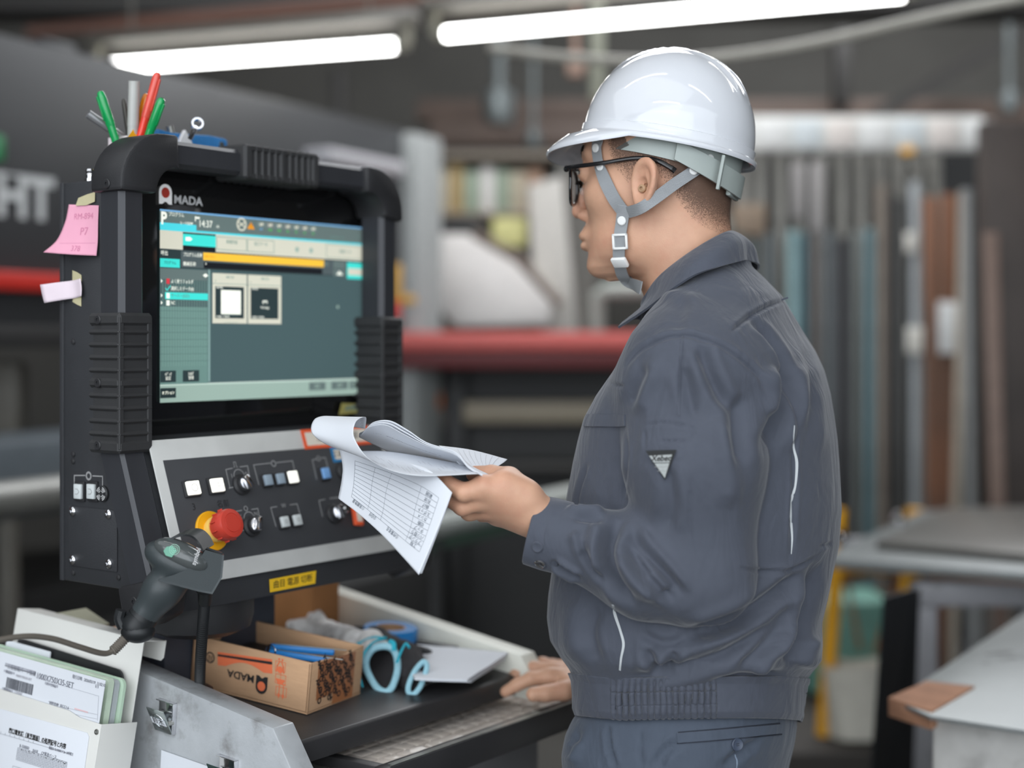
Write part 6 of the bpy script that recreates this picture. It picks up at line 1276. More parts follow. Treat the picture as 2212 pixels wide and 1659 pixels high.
# marker and tape roll
a_, b_ = desk_pt(862, 1396, .985), desk_pt(933, 1408, .982); M = along(a_, b_); L = (b_-a_).length
mk_ = thing('marker_pen', 'grey marker pen with black tip lying on the white papers', 'pen', M)
m = MB(); m.lathe([(0, 0), (.0055, 0), (.0058, .003), (.0058, L-.03), (.0050, L-.028), (0, L-.028)], 20, M); m.build('barrel', mat('grey_marker', srgb(104, 106, 108), .4), mk_)
m = MB(); m.lathe([(.0056, L-.028), (.0056, L-.018), (.0040, L-.006), (.0015, L), (0, L)], 20, M); m.build('cap', BLK2, mk_)
TM = KM @ T(.378, -.045, .968) @ rotx(4); tr_ = thing('tape_roll', 'roll of blue tape lying at the back of the desk top', 'tape roll', TM)
m = MB(); m.lathe([(.021, .013), (.037, .013), (.038, .0145), (.038, .028), (.037, .030), (.021, .030), (.021, .013)], 48, TM); m.build('blue_tape', mat('blue_tape', srgb(30, 124, 192), .4, var=.03), tr_)
m = MB(); m.lathe([(.019, .0), (.032, .0), (.033, .0125), (.021, .0128), (.021, .030), (.019, .030), (.019, 0)], 48, TM); m.build('tape_core', CBD, tr_)
m = MB(); m.box((.424-.012, -.10, .970), (.018, .070, .012), .003); tag(recentre(m.build('box_cutter', BLK2, None, frame=KM)), 'dark tool lying between the blue tape roll and the desk side', 'tool')
# work gloves
GW = mat('soiled_white_glove', srgb(244, 242, 240), .9, var=.05, scale=60, col2=srgb(138, 130, 126), c2scale=38, c2lo=.5, c2hi=.75, bump=.35, bscale=700); GBK = mat('black_glove_knit', srgb(52, 50, 52), .9, var=.1, scale=90, bump=.4, bscale=900); CYB = mat('pale_blue_hem', srgb(158, 204, 218), .85, var=.06, scale=200, bump=.3, bscale=900); CYN = mat('cyan_trim', srgb(48, 178, 200), .7, var=.05)
def glove_sdf(caps, k=.008):
    def f(X, Y, Zg):
        d = None
        for a, b, ra, rb in caps: e = capsule(X, Y, Zg, P(*a), P(*b), ra, rb); d = e if d is None else smin(d, e, k)
        return d+.0012*np.sin(X*180+Zg*90)*np.sin(Y*150-Zg*120)
    return f
gv1 = thing('work_glove', 'white soiled work glove with a wide pale blue cuff opening, beside the cardboard box', 'glove', KM @ T(.26, -.13, .955))
caps = [((778, 1416, 2.00), (745, 1395, 2.03), .022, .025), ((745, 1395, 2.03), (705, 1372, 2.08), .025, .021), ((705, 1366, 2.085), (676, 1325, 2.12), .0125, .0105), ((690, 1378, 2.07), (655, 1356, 2.10), .0125, .0115), ((655, 1356, 2.10), (630, 1350, 2.115), .0115, .0085), ((700, 1390, 2.06), (645, 1374, 2.09), .012, .0095), ((770, 1405, 2.00), (720, 1385, 2.06), .028, .022)]
V, Q = surfnets(glove_sdf(caps), (-.36, 1.90, .90), (-.13, 2.16, 1.10), .0032, 1); meshobj('glove_body', V, Q, GW, gv1)
r1 = [P(*q) for q in ((824, 1396, 1.935), (846, 1400, 1.935), (857, 1420, 1.93), (858, 1450, 1.915), (848, 1482, 1.900), (834, 1495, 1.895), (815, 1486, 1.900), (797, 1458, 1.915), (790, 1430, 1.93), (802, 1405, 1.935))]
def closed(pts, n):
    q = catmull(pts+pts[:3], (len(pts)+2)*n+1); return q[n:n+len(pts)*n]
R1 = closed(r1, 6); cen = sum(r1, Vector())/len(r1)
m = MB(); m.tube(R1, .0046, 10, closed=True); m.build('cuff_hem', CYB, gv1)
back = Vector((-.030, .075, .012)); R2 = [cen+(p-cen)*.86+back*.55 for p in R1]; R3 = [cen+(p-cen)*.60+back for p in R1]; R0 = [cen+(p-cen)*1.04+back*.3 for p in R1]
m = MB(); m.sheet([R1+[R1[0]], R2+[R2[0]], R3+[R3[0]], [cen+back*1.05]*(len(R1)+1)], .0012); m.build('cuff_lining', GBK, gv1)
R4 = [cen+(p-cen)*1.10+back*.75 for p in R1]; m = MB(); m.sheet([R1+[R1[0]], R0+[R0[0]], R4+[R4[0]], R3+[R3[0]]], .0012); m.build('cuff', GW, gv1)
m = MB(); m.tube(catmull([P(*q) for q in ((832, 1378, 1.955), (806, 1388, 1.935), (786, 1412, 1.92), (777, 1446, 1.915), (780, 1474, 1.91), (790, 1494, 1.905), (812, 1497, 1.905))], 40), .0026, 8, flat=.6); m.tube(catmull([P(*q) for q in ((772, 1392, 1.97), (805, 1378, 1.965), (835, 1379, 1.96))], 20), .0022, 8); m.build('cyan_piping', CYN, gv1)
gv2 = thing('work_glove', 'black work glove with narrow pale blue cuff at the desk edge, beside the white glove', 'glove', KM @ T(.30, -.19, .955))
caps = [((770, 1370, 2.10), (815, 1382, 2.06), .012, .017), ((815, 1382, 2.06), (862, 1425, 1.985), .017, .024), ((862, 1425, 1.985), (878, 1460, 1.94), .026, .022), ((880, 1420, 1.97), (895, 1455, 1.93), .020, .017)]
V, Q = surfnets(glove_sdf(caps), (-.28, 1.86, .90), (-.08, 2.15, 1.06), .0032, 1); meshobj('glove_body', V, Q, GBK, gv2)
r2 = [P(*q) for q in ((914, 1430, 1.915), (922, 1438, 1.91), (917, 1460, 1.902), (906, 1486, 1.895), (892, 1501, 1.893), (882, 1494, 1.893), (884, 1476, 1.895), (897, 1448, 1.905))]
R1 = closed(r2, 6); cen = sum(r2, Vector())/len(r2); back = Vector((-.022, .050, .006)); m = MB(); m.tube(R1, .0036, 10, closed=True); m.build('cuff_hem', CYB, gv2)
R3 = [cen+(p-cen)*1.25+back for p in R1]; R2 = [cen+(p-cen)*.7+back*.6 for p in R1]
m = MB(); m.sheet([R1+[R1[0]], R3+[R3[0]]], .0012); m.sheet([R1+[R1[0]], R2+[R2[0]], [cen+back*.7]*(len(R1)+1)], .0008); m.build('cuff', GBK, gv2)
m = MB(); m.tube(catmull([P(*q) for q in ((858, 1430, 1.90), (866, 1408, 1.915), (876, 1391, 1.93), (884, 1398, 1.925))], 20), .0028, 8, flat=.6); m.tube(catmull([P(*q) for q in ((842, 1386, 1.94), (850, 1390, 1.935), (851, 1406, 1.93))], 12), .0034, 8); m.build('cyan_piping', CYN, gv2)
# ================================================================ scanner on its gooseneck
SCB = mat('scanner_dark_plastic', srgb(58, 64, 66), .38, var=.05, scale=20, bump=.08, bscale=900); SCG = mat('scanner_black_rubber', srgb(30, 32, 34), .45); SCT = mat('scanner_gloss_top', srgb(78, 82, 82), .14, var=.15, scale=40, coat=.5)
stn = thing('scanner_stand', 'black gooseneck stand with a cup holding the barcode scanner, rising beside the cardboard box', 'scanner stand', P(431, 1492, 1.765))
pts = catmull([P(431, 1500, 1.768), P(433, 1430, 1.735), P(439, 1340, 1.690), P(443, 1284, 1.655)], 121)
m = MB(); m.tube(pts, [.0066 if (i//1) % 2 == 0 else .0056 for i in range(121)], 14); m.build('gooseneck', SCG, stn)
m = MB(); m.tube([P(443, 1300, 1.662), P(444, 1268, 1.645)], [.0078, .0088], 18); m.tube([P(444, 1270, 1.645), P(444, 1262, 1.642)], [.012, .012], 18); m.build('neck_socket', SCG, stn)
m = MB(); c = P(431, 1497, 1.768); m.lathe([(0, 0), (.016, 0), (.016, .006), (.010, .010), (0, .010)], 24, Matrix.Translation(c)-Matrix.Translation((0, 0, 0)) if False else Matrix.Translation(c)); m.build('neck_base', SCG, stn)
side = [(343, 1251), (372, 1243), (402, 1231), (428, 1214), (443, 1188), (480, 1199), (476, 1246), (457, 1279), (430, 1274), (385, 1262)]
Yn, Yf = 1.568, 1.640
nearS = [P(x, y, Yn+.0002*(x-343)) for x, y in side]; farS = [P(x-2, y-3, Yf) for x, y in side]
m = MB()
def plate_(pts, t):
    n_ = len(pts); V = pts+[p+Vector((0, t, 0)) for p in pts]; m.raw(V, [tuple(range(n_)), tuple(range(2*n_-1, n_-1, -1))]+[(i, n_+i, n_+(i+1) % n_, (i+1) % n_) for i in range(n_)])
plate_(nearS, .002); plate_(farS, .002)
m.sheet([[nearS[i], farS[i]] for i in (5, 6, 7, 8, 9, 0)], .002)
m.build('cup', SCB, stn)
arch = [(350, 1176, 1.60), (372, 1160, 1.603), (398, 1151, 1.606), (420, 1153, 1.610), (436, 1167, 1.612), (446, 1186, 1.606)]
AP = catmull([P(*q) for q in arch], 24); m = MB(); m.sheet([[p+Vector((0, -.014, 0)), p+Vector((.004, .022, .002))] for p in AP], .0022); m.sheet([[P(446, 1186, 1.592), P(444, 1190, 1.628)], [P(480, 1199, 1.60), P(478, 1196, 1.64)]], .002); m.build('cup_arch', SCG, stn)
scn = thing('barcode_scanner', 'dark pistol-grip barcode scanner resting in its gooseneck cup, handle pointing down left', 'scanner', P(290, 1372, 1.60))
def scf(X, Y, Zg):
    c = lambda a, b, ra, rb: capsule(X, Y, Zg, P(*a), P(*b), ra, rb)
    ax = (P(455, 1240, 1.60)-P(330, 1180, 1.60)).normalized(); n_ = Vector((0, -1, 0)); up = n_.cross(ax)*-1
    d = ellip(X, Y, Zg, P(384, 1214, 1.604), (.0385, .0250, .0190), (ax, n_, up))
    h_ = smin(c((392, 1226, 1.604), (352, 1272, 1.604), .0205, .0195), c((352, 1272, 1.604), (302, 1342, 1.604), .0190, .0150), .012)
    return smin(d, h_, .007)
V, Q = surfnets(scf, (-.46, 1.555, 1.04), (-.30, 1.655, 1.215), .0016, 1); meshobj('scanner_body', V, Q, SCB, scn); sb_ = bvh(V, Q)
m = MB(); ax = (P(455, 1240, 1.60)-P(330, 1180, 1.60)).normalized(); up = Vector((0, -1, 0)).cross(ax)*-1
Mx = Matrix((ax.to_4d(), up.to_4d(), ax.cross(up).to_4d(), (0, 0, 0, 1))).transposed(); cc = P(390, 1205, 1.5935)
for i in range(3): Mx[3][i] = 0; Mx[i][3] = cc[i]
m.ball((0, -.0035, 0), 1, Mx, 0, (.0325, .0140, .0165), 28); top_ = m.build('top_window', SCT, scn)
tv = [wmat(top_) @ v.co for v in top_.data.vertices]; tb = BVHTree.FromPolygons(tv, [list(p.vertices) for p in top_.data.polygons])
pp_ = on_surface(tb, 369, 1192, .0012); g = Img(pp_, 0); q = [pp_.uv(*p) for p in ((353, 1190), (360, 1181), (373, 1179), (382, 1190), (371, 1204), (358, 1200))]
GRN = mat('green_lens', srgb(92, 156, 132), .25, var=.1); g.poly(q, GRN, 0, True)
for k in range(1, 6): g.ring((pp_.uv(379, 1187)[0]-.001, pp_.uv(379, 1187)[1]), .0018*k, .0004, mat('pale_green_line', srgb(150, 205, 180), .4, var=0), .0002, True) if k < 4 else None
g.build('green_lens', top_, smooth=0)
pp_ = on_surface(tb, 422, 1202, .0008); g = Img(pp_, 0); g.txt('symbol', pp_.uv(424, 1202), .0072, WHITEP, 0, 'CENTER', True, rot=62, bold=.0001); g.build('maker_name', top_, smooth=0)
m = MB(); m.tube(catmull([P(308, 1334, 1.604), P(296, 1352, 1.604), P(284, 1368, 1.604)], 8), [.0165, .0165, .0168, .017, .017, .0165, .0155, .013], 22); m.ball(P(298, 1364, 1.602), 1, None, 0, (.0185, .016, .0125)); m.tube([P(316, 1323, 1.604), P(308, 1334, 1.604)], [.0158, .0166], 22); m.tube(catmull([P(262, 1318, 1.600), P(258, 1336, 1.600), P(266, 1356, 1.600)], 8), .006, 10); m.build('grip_cap', SCG, scn)
m = MB(); m.tube(catmull([P(390, 1268, 1.605), P(384, 1282, 1.605), P(372, 1290, 1.605)], 10), .0048, 10); m.build('trigger', SCG, scn)
m = MB(); q = catmull([P(280, 1368, 1.600), P(260, 1390, 1.596), P(240, 1408, 1.590), P(218, 1411, 1.58), P(170, 1397, 1.56), P(110, 1379, 1.54), P(50, 1375, 1.52), P(-20, 1388, 1.50), P(-120, 1430, 1.48)], 90)
m.tube(q, .0031, 10); cab = m.build('scanner_cable', mat('brown_grey_cable', srgb(98, 92, 84), .5), scn)
m = MB(); m.tube([q[i] if i < len(q) else q[-1] for i in range(0, 22)], [.0060 if i % 2 == 0 else .0048 for i in range(22)], 12); m.build('strain_relief', mat('grey_relief', srgb(112, 106, 98), .55), scn)
# ================================================================ file holder hooked over the desk side
HW_ = mat('white_holder_steel', srgb(214, 213, 208), .4, var=.02, scale=8); 
HPx = (NB*math.cos(math.radians(2.9))-Z*math.sin(math.radians(2.9))); HPy0 = (Z*math.cos(math.radians(9))+U*math.sin(math.radians(9)))
HPy = (HPy0-HPx*HPy0.dot(HPx)).normalized(); o_ = K(-.0475, .0325, 1.0462); HP = Pl(o_, HPx, HPy)
hold = thing('file_holder', 'white steel file holder hooked over the bare steel side of the desk', 'file holder', HP.M @ T(-.12, -.26, 0))
def hh(nm, fn, mt, par=hold, fr=HP.M, **k): m = MB(); fn(m); return m.build(nm, mt, par, frame=fr, **k)
hh('back_plate', lambda m: m.bx(-.243, 0, -.27, 0, -.0006, .0006, .0004), HW_)
hh('hook', lambda m: (m.bx(-.243, 0, -.0006, .0006, -.034, .0006, .0004), m.prism([(-.243, -.024), (-.004, -.024), (0, -.020), (0, .0005), (-.243, .0005)], -.0346, -.0334, .0003)), HW_)
HF = HP.at(.052); f0 = HF.uv(220, 1565); PT = f0[1]; PR = f0[0]
hh('front_plate', lambda m: m.prism([(-.243, PT+.004), (-.05, PT+.004), (-.03, PT), (PR, PT), (PR, -.27), (-.243, -.27)], .0514, .0526, .0004), HW_)
hh('side_plate', lambda m: m.prism([(0, .052), (0, .0526), (0, 0)], 0, .001, 0) if False else m.bx(PR-.0012, PR, -.27, PT, 0, .052, .0003), HW_)
hh('bottom_plate', lambda m: m.bx(-.243, PR, -.2712, -.27, 0, .052), HW_)
c = HF.uv(210, 1581); hh('rivet', lambda m: m.lathe([(.0034, 0), (.003, .0012), (.0015, .0016), (.0012, .0008), (0, .0008)], 18, T(c[0], c[1], .0526)), STEEL)
def subplane(pl_, h, p0, p1):
    q = pl_.at(h); a, b = q.uv(*p0), q.uv(*p1); d = Vector((b[0]-a[0], b[1]-a[1])); A = q.o+q.x*a[0]+q.y*a[1]; X_ = (q.x*d.x+q.y*d.y).normalized(); return Pl(A, X_, q.n.cross(X_)), d.length
GRF = mat('pale_green_folder', srgb(190, 214, 190), .45, var=.02); CLR = mat('grey_clear_folder', srgb(176, 180, 184), .3, var=.05); BLB = mat('black_clipboard', srgb(36, 37, 38), .45)
def leaf(nm, h, pa, pb, px1, ext, down, mt, lab, cat, r=.006, th=.0015):
    pl_, L = subplane(HP, h, pa, pb); xr = L+ext; pts = [(-.02, 0)]+[(xr-r+r*math.sin(t), -r+r*math.cos(t)) for t in [k*math.pi/12 for k in range(7)]]+[(xr, -down), (-.02, -down)]
    m = MB(); m.prism(pts, -th, 0, 0, pl_.M); o = m.build(nm, mt, None, smooth=30); tag(recentre(o), lab, cat); return pl_
leaf('clipboard', .009, (60, 1384), (255, 1446), 0, .010, .19, BLB, 'black clipboard with metal corner, rearmost in the white file holder', 'clipboard', .012, .003)
leaf('paper_sheet', .014, (35, 1388), (120, 1411), 0, -.01, .16, PAPER, 'white sheet standing in front of the black clipboard', 'sheet of paper', .002)
leaf('folder', .021, (0, 1393), (262, 1466), 0, .006, .17, GRF, 'pale green folder with rounded corner, in front of the black clipboard', 'folder', .009, .004)
leaf('folder', .029, (0, 1400), (243, 1468), 0, .006, .165, CLR, 'grey translucent folder between the two green ones', 'folder', .006, .007)
leaf('folder', .0385, (0, 1402), (234, 1466), 0, .002, .165, mat('lighter_green_folder', srgb(206, 222, 200), .45), 'light green folder directly behind the printed order sheet', 'folder', .006, .008)
m = MB(); q = HP.at(.005); a = q.uv(268, 1488); m.tube([q.o+q.x*(a[0]-.001)+q.y*(a[1]-.001-.07*t)-q.n*0+q.n*.018*0+q.x*(.004*math.sin(t*2)-.006*t) for t in [k/10 for k in range(11)]], .0012, 6); tag(recentre(m.build('loose_paper', PAPER)), 'loose paper edge sticking up at the right inside the white file holder', 'sheet of paper')
dp = leaf('order_sheet', .0500, (0, 1407), (228, 1470), 0, 0, .16, PAPER, 'printed order sheet with barcodes, foremost in the white file holder', 'order sheet', .0005, .0006)
osh = [o for o in bpy.data.objects if o.name == 'order_sheet'][0]
z1 = lambda X, Y: (X/4.495, 1290+Y/4.495)
GBAR = mat('grey_cell', srgb(168, 170, 178), .8, var=.02); DINK = mat('grey_ink', srgb(112, 114, 124), .8, var=0); BARI = mat('bar_ink', srgb(74, 76, 84), .8, var=0)
g = Img(dp, .0004)
def rr(x0, y0, x1, y1, mt, h=0): a, b = dp.uv(*z1(x0, y0)), dp.uv(*z1(x1, y1)); g.ruv(min(a[0], b[0]), max(a[0], b[0]), min(a[1], b[1]), max(a[1], b[1]), mt, h)
def dt(t, X, Y, sz, mt=DINK, **k): g.txt(t, z1(X, Y), sz, mt, .0002, **k)
rr(55, 640, 345, 752, INK, -.0001); rr(55, 636, 342, 744, GBAR, .0001); dt('工程管理パーツ情報', 75, 672, .0062); dt('1000X750X35-SET', 355, 760, .0098, xs=.92); dt('発行日時 : 2026/03/19  11:02:10', 705, 770, .0050, xs=.9); dt('1/1', 925, 862, .0056)
rr(440, 820, 562, 880, GBAR); dt('パーツNo', 450, 842, .0044); rr(42, 702, 143, 752, GBAR); dt('部品名', 60, 722, .0042); dt('1000X750X35-SET', 155, 758, .0040, PINKL); rr(25, 872, 125, 925, GBAR); dt('数量No', 40, 892, .0042); dt('1234567', 140, 918, .0046, PINKL)
def barcode(x0, y0, x1, y1, seed):
    a, b = dp.uv(*z1(x0, y0)), dp.uv(*z1(x1, y1)); x = a[0]; rr_ = random.Random(seed); hgt = .0125
    while x < b[0]-.001:
        w_ = rr_.choice((.0004, .0004, .0009)); g.ruv(x, x+w_, a[1]-hgt, a[1], BARI, 0); x += w_+rr_.choice((.0005, .0008))
barcode(72, 775, 335, 850, 1); barcode(58, 945, 232, 1000, 2)
for k, t in enumerate(('材料名称', '材料コード', '材料寸法', '枚数')):
    rr(474, 1008+k*42, 574, 1046+k*42, GBAR); dt(t, 482, 1024+k*42, .0043, DINK)
dt('SECC1.6', 585, 1052, .0046); dt('2438.00 × 1219.00', 585, 1132, .0050); dt('1.00', 612, 1172, .0050); rr(702, 1185, 802, 1225, GBAR); dt('切断方向', 710, 1205, .0043)
g.line([z1(350, 780), z1(960, 960)], .0003, GBAR); g.line([z1(960, 960), z1(948, 1200)], .0003, GBAR)
for k in range(3): g.line([z1(580, 1062+k*44), z1(950, 1140+k*44)], .0003, GBAR)
g.line([z1(730, 1082), z1(852, 1118)], .0016, mat('red_stamp', srgb(224, 190, 192), .8, var=0)); g.build('sheet_print', osh, smooth=0)
npn, L = subplane(HF, .0016, (0, 1531), (193, 1584)); m = MB(); m.prism([(-.02, 0), (L-.004, 0), (L, -.004), (L, -.2), (-.02, -.2)], -.0006, 0, .0002, npn.M); o = m.build('notice_sheet', PAPER, None); tag(recentre(o), 'printed notice sheet on the front of the white file holder', 'notice')
g = Img(npn, .0004); zz1 = lambda X, Y: z1(X, Y)
g.txt('関口電気様（東芝図面）の処理記号と内容', zz1(88, 1295), .0066, INK, 0, rot=0, bold=.00015, xs=.86); g.line([zz1(88, 1312), zz1(505, 1440)], .0004, INK); g.txt('図面は SU100005 P.26~30参照方', zz1(476, 1462), .0040, DINK, 0, xs=.8)
g.txt('B-50BB0', zz1(192, 1442), .0052, DINK); g.txt('BASE', zz1(320, 1487), .0046, DINK); g.txt('CP電池ベース', zz1(402, 1512), .0046, DINK)
a = npn.uv(*zz1(175, 1460)); b = npn.uv(*zz1(655, 1600)); x0, x1, y0, y1 = a[0], b[0], a[1]-.014, a[1]+.0
for k in range(9): g.ruv(x0, x1, y0+(y1-y0)*k/8-.00015, y0+(y1-y0)*k/8+.00015, DINK)
for k in range(33): g.ruv(x0+(x1-x0)*k/32-.00012, x0+(x1-x0)*k/32+.00012, y0, y1, DINK)
for k in range(40):
    u_, v_ = R.random(), R.random(); g.ruv(x0+(x1-x0)*u_, x0+(x1-x0)*u_+.0012, y0+(y1-y0)*(.8+.2*v_), y0+(y1-y0)*(.8+.2*v_)+.0007, INK)
g.line([(x0-.05, y1+.010), (x1+.004, y1+.010)], .0003, DINK, 0, True)
for k in range(9): g.line([(x0-.045+k*.009, y1+.010), (x0-.045+k*.009, y1+.0125)], .0003, DINK, 0, True)
g.line([(x0-.004, y0-.008), (x0-.004, y0-.06), (x1, y0-.06), (x1, y0-.008)], .0003, DINK, 0, True, True)
for k in range(6): g.txt('亜鉛鋼板の板厚に応じて処理を選択する', (x0, y0-.014-k*.008), .0040, DINK, 0, 'LEFT', True)
g.build('notice_print', bpy.data.objects['notice_sheet'], smooth=0)
# ================================================================ magnet clips on the desk side
WP = Pl(K(-.035, 0, 0), NB, Z)
def clip(px0, py0, lab, mt, name_):
    a = WP.uv(px0, py0); M = WP.M @ T(a[0], a[1], 0) @ rotz(-4); t = thing('magnet_clip', lab, 'clip', M, 'magnet clips on the desk side'); w_, h_ = .0300, .0370
    m = MB(); m.bx(0, w_, -h_, 0, 0, .0012, .0004, M); m.bx(w_-.0012, w_, -h_, 0, 0, .0065, .0003, M); m.bx(0, w_, -.0012, 0, 0, .0065, .0003, M); m.bx(.004, w_-.004, -h_+.004, -.012, 0, .0045, .001, M); m.build('base_plate', CHROME, t)
    HM_ = M @ T(w_/2, -h_+.004, .0065) @ rotx(-26 if False else 27)
    m = MB(); m.bx(-w_/2, w_/2, -.004, .030, 0, .0011, .0005, HM_); hd = m.build('lever', mt, t)
    m = MB(); m.tube([HM_ @ Vector((.010*math.cos(k*math.pi/14), .013+.010*math.sin(k*math.pi/14), .0014)) for k in range(28)], .0004, 5, closed=True); m.build('lever_ring', CHROME, hd)
    g = Img(Pl(HM_ @ Vector((0, 0, .0013)), HM_.to_3x3() @ Vector((1, 0, 0)), HM_.to_3x3() @ Vector((0, 1, 0))), .0006); g.ruv(-.0125, .0125, .0085, .0175, PAPER, 0); g.txt(name_, (0, .013), .0100, INK, .0002, 'CENTER', True); g.build('name_label', hd, smooth=0)
    m = MB(); m.tube([M @ Vector((w_*.93, -h_*.62, .004)), M @ Vector((w_*.93, -h_*.62, .012))], .0028, 12); m.build('hinge', STEEL, t)
clip(346, 1507, 'chrome magnet clip with a handwritten white name label on the desk side', mat('satin_chrome', srgb(190, 198, 198), .22, .9), '鈴木')
clip(476, 1628, 'dark green magnet clip at the bottom edge, holding a white sheet', mat('dark_green_lever', srgb(34, 58, 54), .3), '山本')
pl_, L = subplane(WP, .002, (349, 1620), (460, 1659)); m = MB(); m.bx(0, L+.02, -.18, 0, 0, .0004, 0, pl_.M); tag(recentre(m.build('clipped_sheet', PAPER)), 'white sheet held by the dark green magnet clip at the bottom edge', 'sheet of paper')
# ================================================================ notes on the side of the pendant
PINK = mat('pink_note', srgb(230, 164, 186), .75, var=.03); PALEN = mat('pale_pink_note', srgb(224, 208, 216), .75, var=.03); MASK = mat('masking_tape', srgb(190, 182, 146), .7, var=.06, scale=60)
def sp(px, py, off): a = SIDE.uv(px, py); return SIDE.o+SIDE.x*a[0]+SIDE.y*a[1]+SIDE.n*off
C = [[sp(152, 442, .002), sp(183, 443, .0015), sp(215, 444, .001)], [sp(150, 480, .006), sp(182, 481, .004), sp(215, 482, .002)], [sp(141, 520, .012), sp(180, 520, .008), sp(216, 520, .003)], [sp(124, 547, .020), sp(172, 551, .014), sp(216, 553, .005)]]
G = patch(C, 20, 26); m = MB(); m.sheet(G, .0003); pn = m.build('sticky_note', PINK, None, smooth=180); tag(pn, 'pink handwritten note taped to the left side of the pendant', 'note'); m = MB(); INKP = mat('pencil', srgb(205, 128, 158), .8, var=0)
stext(m, G, .55, .22, 'RM-894', .0105, 4); stext(m, G, .62, .50, 'P7', .0130, 4); stext(m, G, .55, .86, '378', .0095, 0); sline(m, G, (.12, .74), (.95, .72), .0005, 10); m.build('handwriting', INKP, pn, smooth=0)
def tape(nm, pts, lab): m = MB(); m.sheet([[sp(*p) for p in r] for r in pts], .0003); tag(recentre(m.build(nm, MASK, None, smooth=60)), lab, 'tape')
tape('masking_tape', [[(171, 428, .001), (190, 420, .001), (207, 415, .001)], [(169, 445, .0035), (190, 444, .003), (208, 436, .002)]], 'piece of masking tape holding the pink note')
C = [[sp(111, 616, .016), sp(140, 610, .008), sp(160, 606, .002), sp(181, 602, .0045)], [sp(115, 636, .016), sp(145, 630, .008), sp(164, 626, .002), sp(184, 622, .005)], [sp(120, 655, .016), sp(148, 648, .008), sp(166, 644, .002), sp(185, 640, .006)]]
m = MB(); m.sheet(patch(C, 16, 8), .0003); tag(recentre(m.build('sticky_note', PALEN, None, smooth=180)), 'small pale note bent outward on the left side of the pendant', 'note')
tape('masking_tape', [[(158, 584, .0008), (168, 588, .0008), (177, 594, .0008)], [(158, 606, .0008), (168, 608, .0008), (178, 608, .0008)]], 'upper piece of masking tape on the small pale note')
tape('masking_tape', [[(160, 640, .0008), (168, 640, .0008), (177, 638, .0008)], [(158, 652, .0008), (168, 658, .0008), (177, 662, .0008)]], 'lower piece of masking tape on the small pale note')
# ================================================================ things on top of the pendant
TP = Pl(K(0, -.022, 0), U, Z); ca, cb_ = TP.uv(233, 283), TP.uv(336, 290); zt = 1.5895
cup = thing('pen_box', 'small white and pink paper box holding pens on top of the pendant', 'pen box', KM @ T((ca[0]+cb_[0])/2, .045, zt))
x0, x1, y0, y1, z1_ = TP.uv(289, 287)[0], TP.uv(338, 290)[0], .024, .070, ca[1]; PKP = mat('white_pink_card', srgb(226, 214, 216), .6, var=.04, scale=30, col2=srgb(226, 186, 178), c2scale=22)
for nm, a in (('front_wall', (x0, x1, y0, y0+.001)), ('back_wall', (x0, x1, y1-.001, y1)), ('side_wall', (x0, x0+.001, y0, y1)), ('side_wall', (x1-.001, x1, y0, y1))):
    m = MB(); m.bx(*a, zt, z1_); m.build(nm, PKP, cup, frame=KM)
m = MB(); m.bx(x0, x1, y0, y1, zt, zt+.001); m.build('bottom', PKP, cup, frame=KM)
g = Img(TP, .0025); c = TP.uv(287, 287); g.poly([(c[0]-.014, c[1]-.012), (c[0]+.014, c[1]-.012), (c[0], c[1]+.006)], YELM, 0, True); g.build('yellow_sign', cup, smooth=0)
def pen(nm, pa, pb, r, mt, lab, capm=None, cat='pen', glossy=False, Y0=1.80, Y1=1.79, taper=1.0):
    a, b = P(pa[0], pa[1], Y0), P(pb[0], pb[1], Y1); d = (b-a); a2 = a-d.normalized()*.030; M = along(a2, b); L = (b-a2).length; t = thing(nm, lab, cat, M, 'pens in the paper box')
    m = MB(); m.lathe([(0, 0), (r*.9, 0), (r*.95, L*.4), (r*.95, L*.46), (0, L*.46)], 20, M); m.build('barrel', mt, t)
    m = MB(); m.lathe([(r, L*.46), (r*1.05, L*.48), (r, L*.9), (r*.8*taper, L*.975), (r*.45*taper, L), (0, L)] if taper < 2 else [(r, L*.4), (r, L), (r*.85, L), (r*.85, L*.5), (0, L*.5)], 20, M); c_ = m.build('cap', capm or mt, t)
    if glossy: m = MB(); m.bx(-r*.25, r*.25, -r*1.32, -r*1.0, L*.55, L*.93, .0004, M); m.build('pen_clip', capm or mt, c_)
GRNP = mat('green_translucent', srgb(24, 170, 92), .12, var=.1, trans=.25, coat=.4); REDT = mat('red_translucent', srgb(240, 62, 44), .12, var=.1, trans=.15, coat=.4); ORT = mat('orange_translucent', srgb(242, 140, 12), .12, var=.15, trans=.25, coat=.4); GREYT = mat('frosted_tube', srgb(178, 178, 174), .3, var=.04, coat=.3)
pen('marker_pen', (243, 282), (216, 197), .0054, GRNP, 'green translucent pen leaning left in the paper box', glossy=True)
pen('marker_pen', (324, 285), (350, 212), .0055, GRNP, 'green translucent pen leaning right in the paper box', glossy=True)
pen('marker_pen', (306, 285), (341, 156), .0052, REDT, 'tall red translucent pen in the paper box', mat('clear_pink_cap', srgb(246, 92, 76), .08, trans=.3, coat=.4), glossy=True)
pen('marker_pen', (300, 280), (318, 203), .0056, ORT, 'orange pen between the grey tube and the red pen', Y0=1.815, Y1=1.81)
pen('tube', (287, 282), (290, 175), .0068, GREYT, 'upright frosted grey tube in the paper box', cat='tube', taper=3)
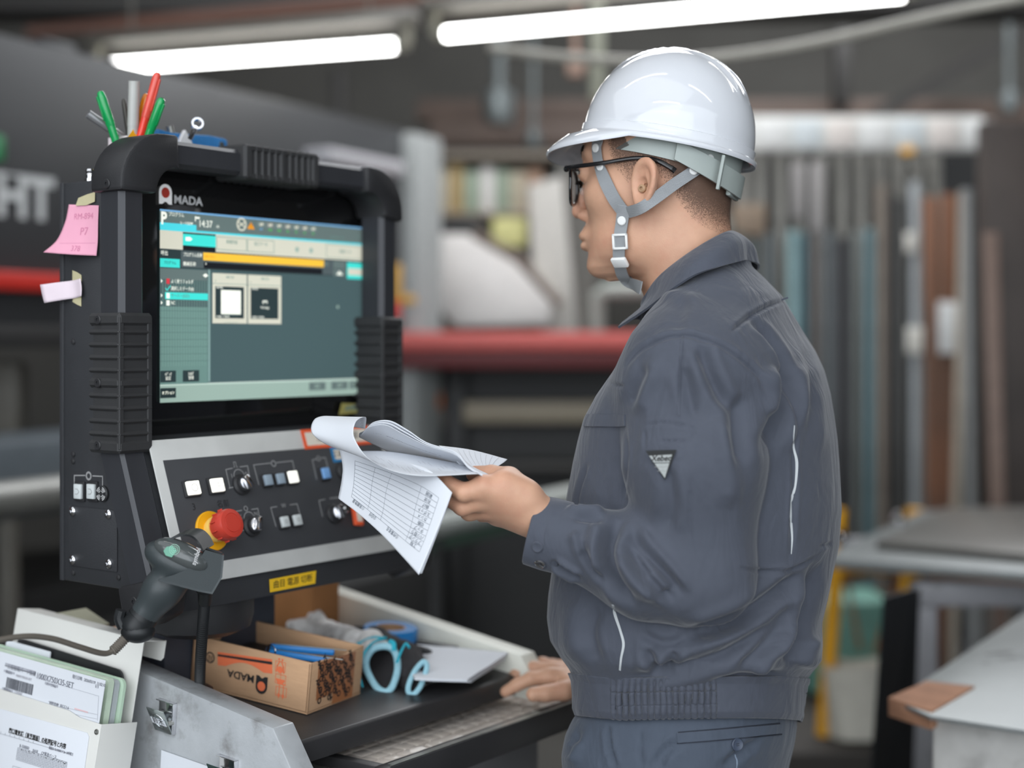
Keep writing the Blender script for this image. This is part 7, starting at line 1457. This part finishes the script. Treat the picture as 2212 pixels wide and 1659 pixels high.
pen('tube', (246, 284), (190, 246), .0053, mat('silver_tube', srgb(150, 150, 152), .3, .5), 'silver tube leaning far left out of the paper box', cat='tube', Y0=1.815, Y1=1.80, taper=3)
pen('ruler', (277, 282), (267, 214), .0032, mat('dark_metal_strip', srgb(74, 72, 68), .4, .4), 'dark thin strip standing behind the grey tube', cat='ruler', Y0=1.825, Y1=1.825)
BT = mat('blue_tool_paint', srgb(44, 116, 176), .45, var=.15, scale=50, bump=.2, bscale=300)
bt = thing('blue_clamp', 'blue moulded tool lying on top of the pendant behind the rail', 'tool', KM @ T(.06, .045, zt)); TB2 = Pl(K(0, -.040, 0), U, Z)
q = [TB2.uv(*p) for p in ((342, 278), (372, 286), (412, 290), (452, 292), (486, 299), (492, 303), (492, 314), (480, 322), (455, 325), (452, 318), (440, 314), (400, 312), (380, 316), (345, 305))]
q = q[:7]+[(q[7][0], zt)]+[(q[13][0], zt)]; m = MB(); m.prism(q, -.018, 0, .002, TB2.M); m.build('tool_body', BT, bt)
m = MB(); c = TB2.uv(477, 312); m.tube([K(c[0], -.038, c[1]), K(c[0], -.066, c[1])], .0035, 12); c = TB2.uv(377, 279); m.tube([K(c[0], -.045, c[1]-.008), K(c[0]-.004, -.045, c[1]+.004)], .0045, 12); m.build('tool_pin', STEEL, bt)
TE = Pl(K(0, -.030, 0), U, Z); q = [TE.uv(*p) for p in ((381, 320), (401, 280), (430, 320))]; q = [(q[0][0]-.030, zt), (q[1][0], q[1][1]), (q[2][0]+.034, zt)]
m = MB(); m.prism(q, -.006, 0, .0006, TE.M); tag(recentre(m.build('white_set_square', mat('white_plastic', srgb(222, 222, 224), .5))), 'white pointed plastic piece standing between rail and blue tool', 'plastic piece')
m = MB(); c = P(426, 268, 1.845); m.lathe([(.0052, -.004), (.0075, -.004), (.0075, .004), (.0052, .004), (.0052, -.004)], 26, Matrix.Translation(c) @ rotx(80) @ roty(20)); m.tube([P(424, 274, 1.845), P(410, 300, 1.85)], .003, 10); tag(recentre(m.build('eye_bolt', CHROME)), 'shiny eye bolt sticking up from the blue tool', 'bolt')
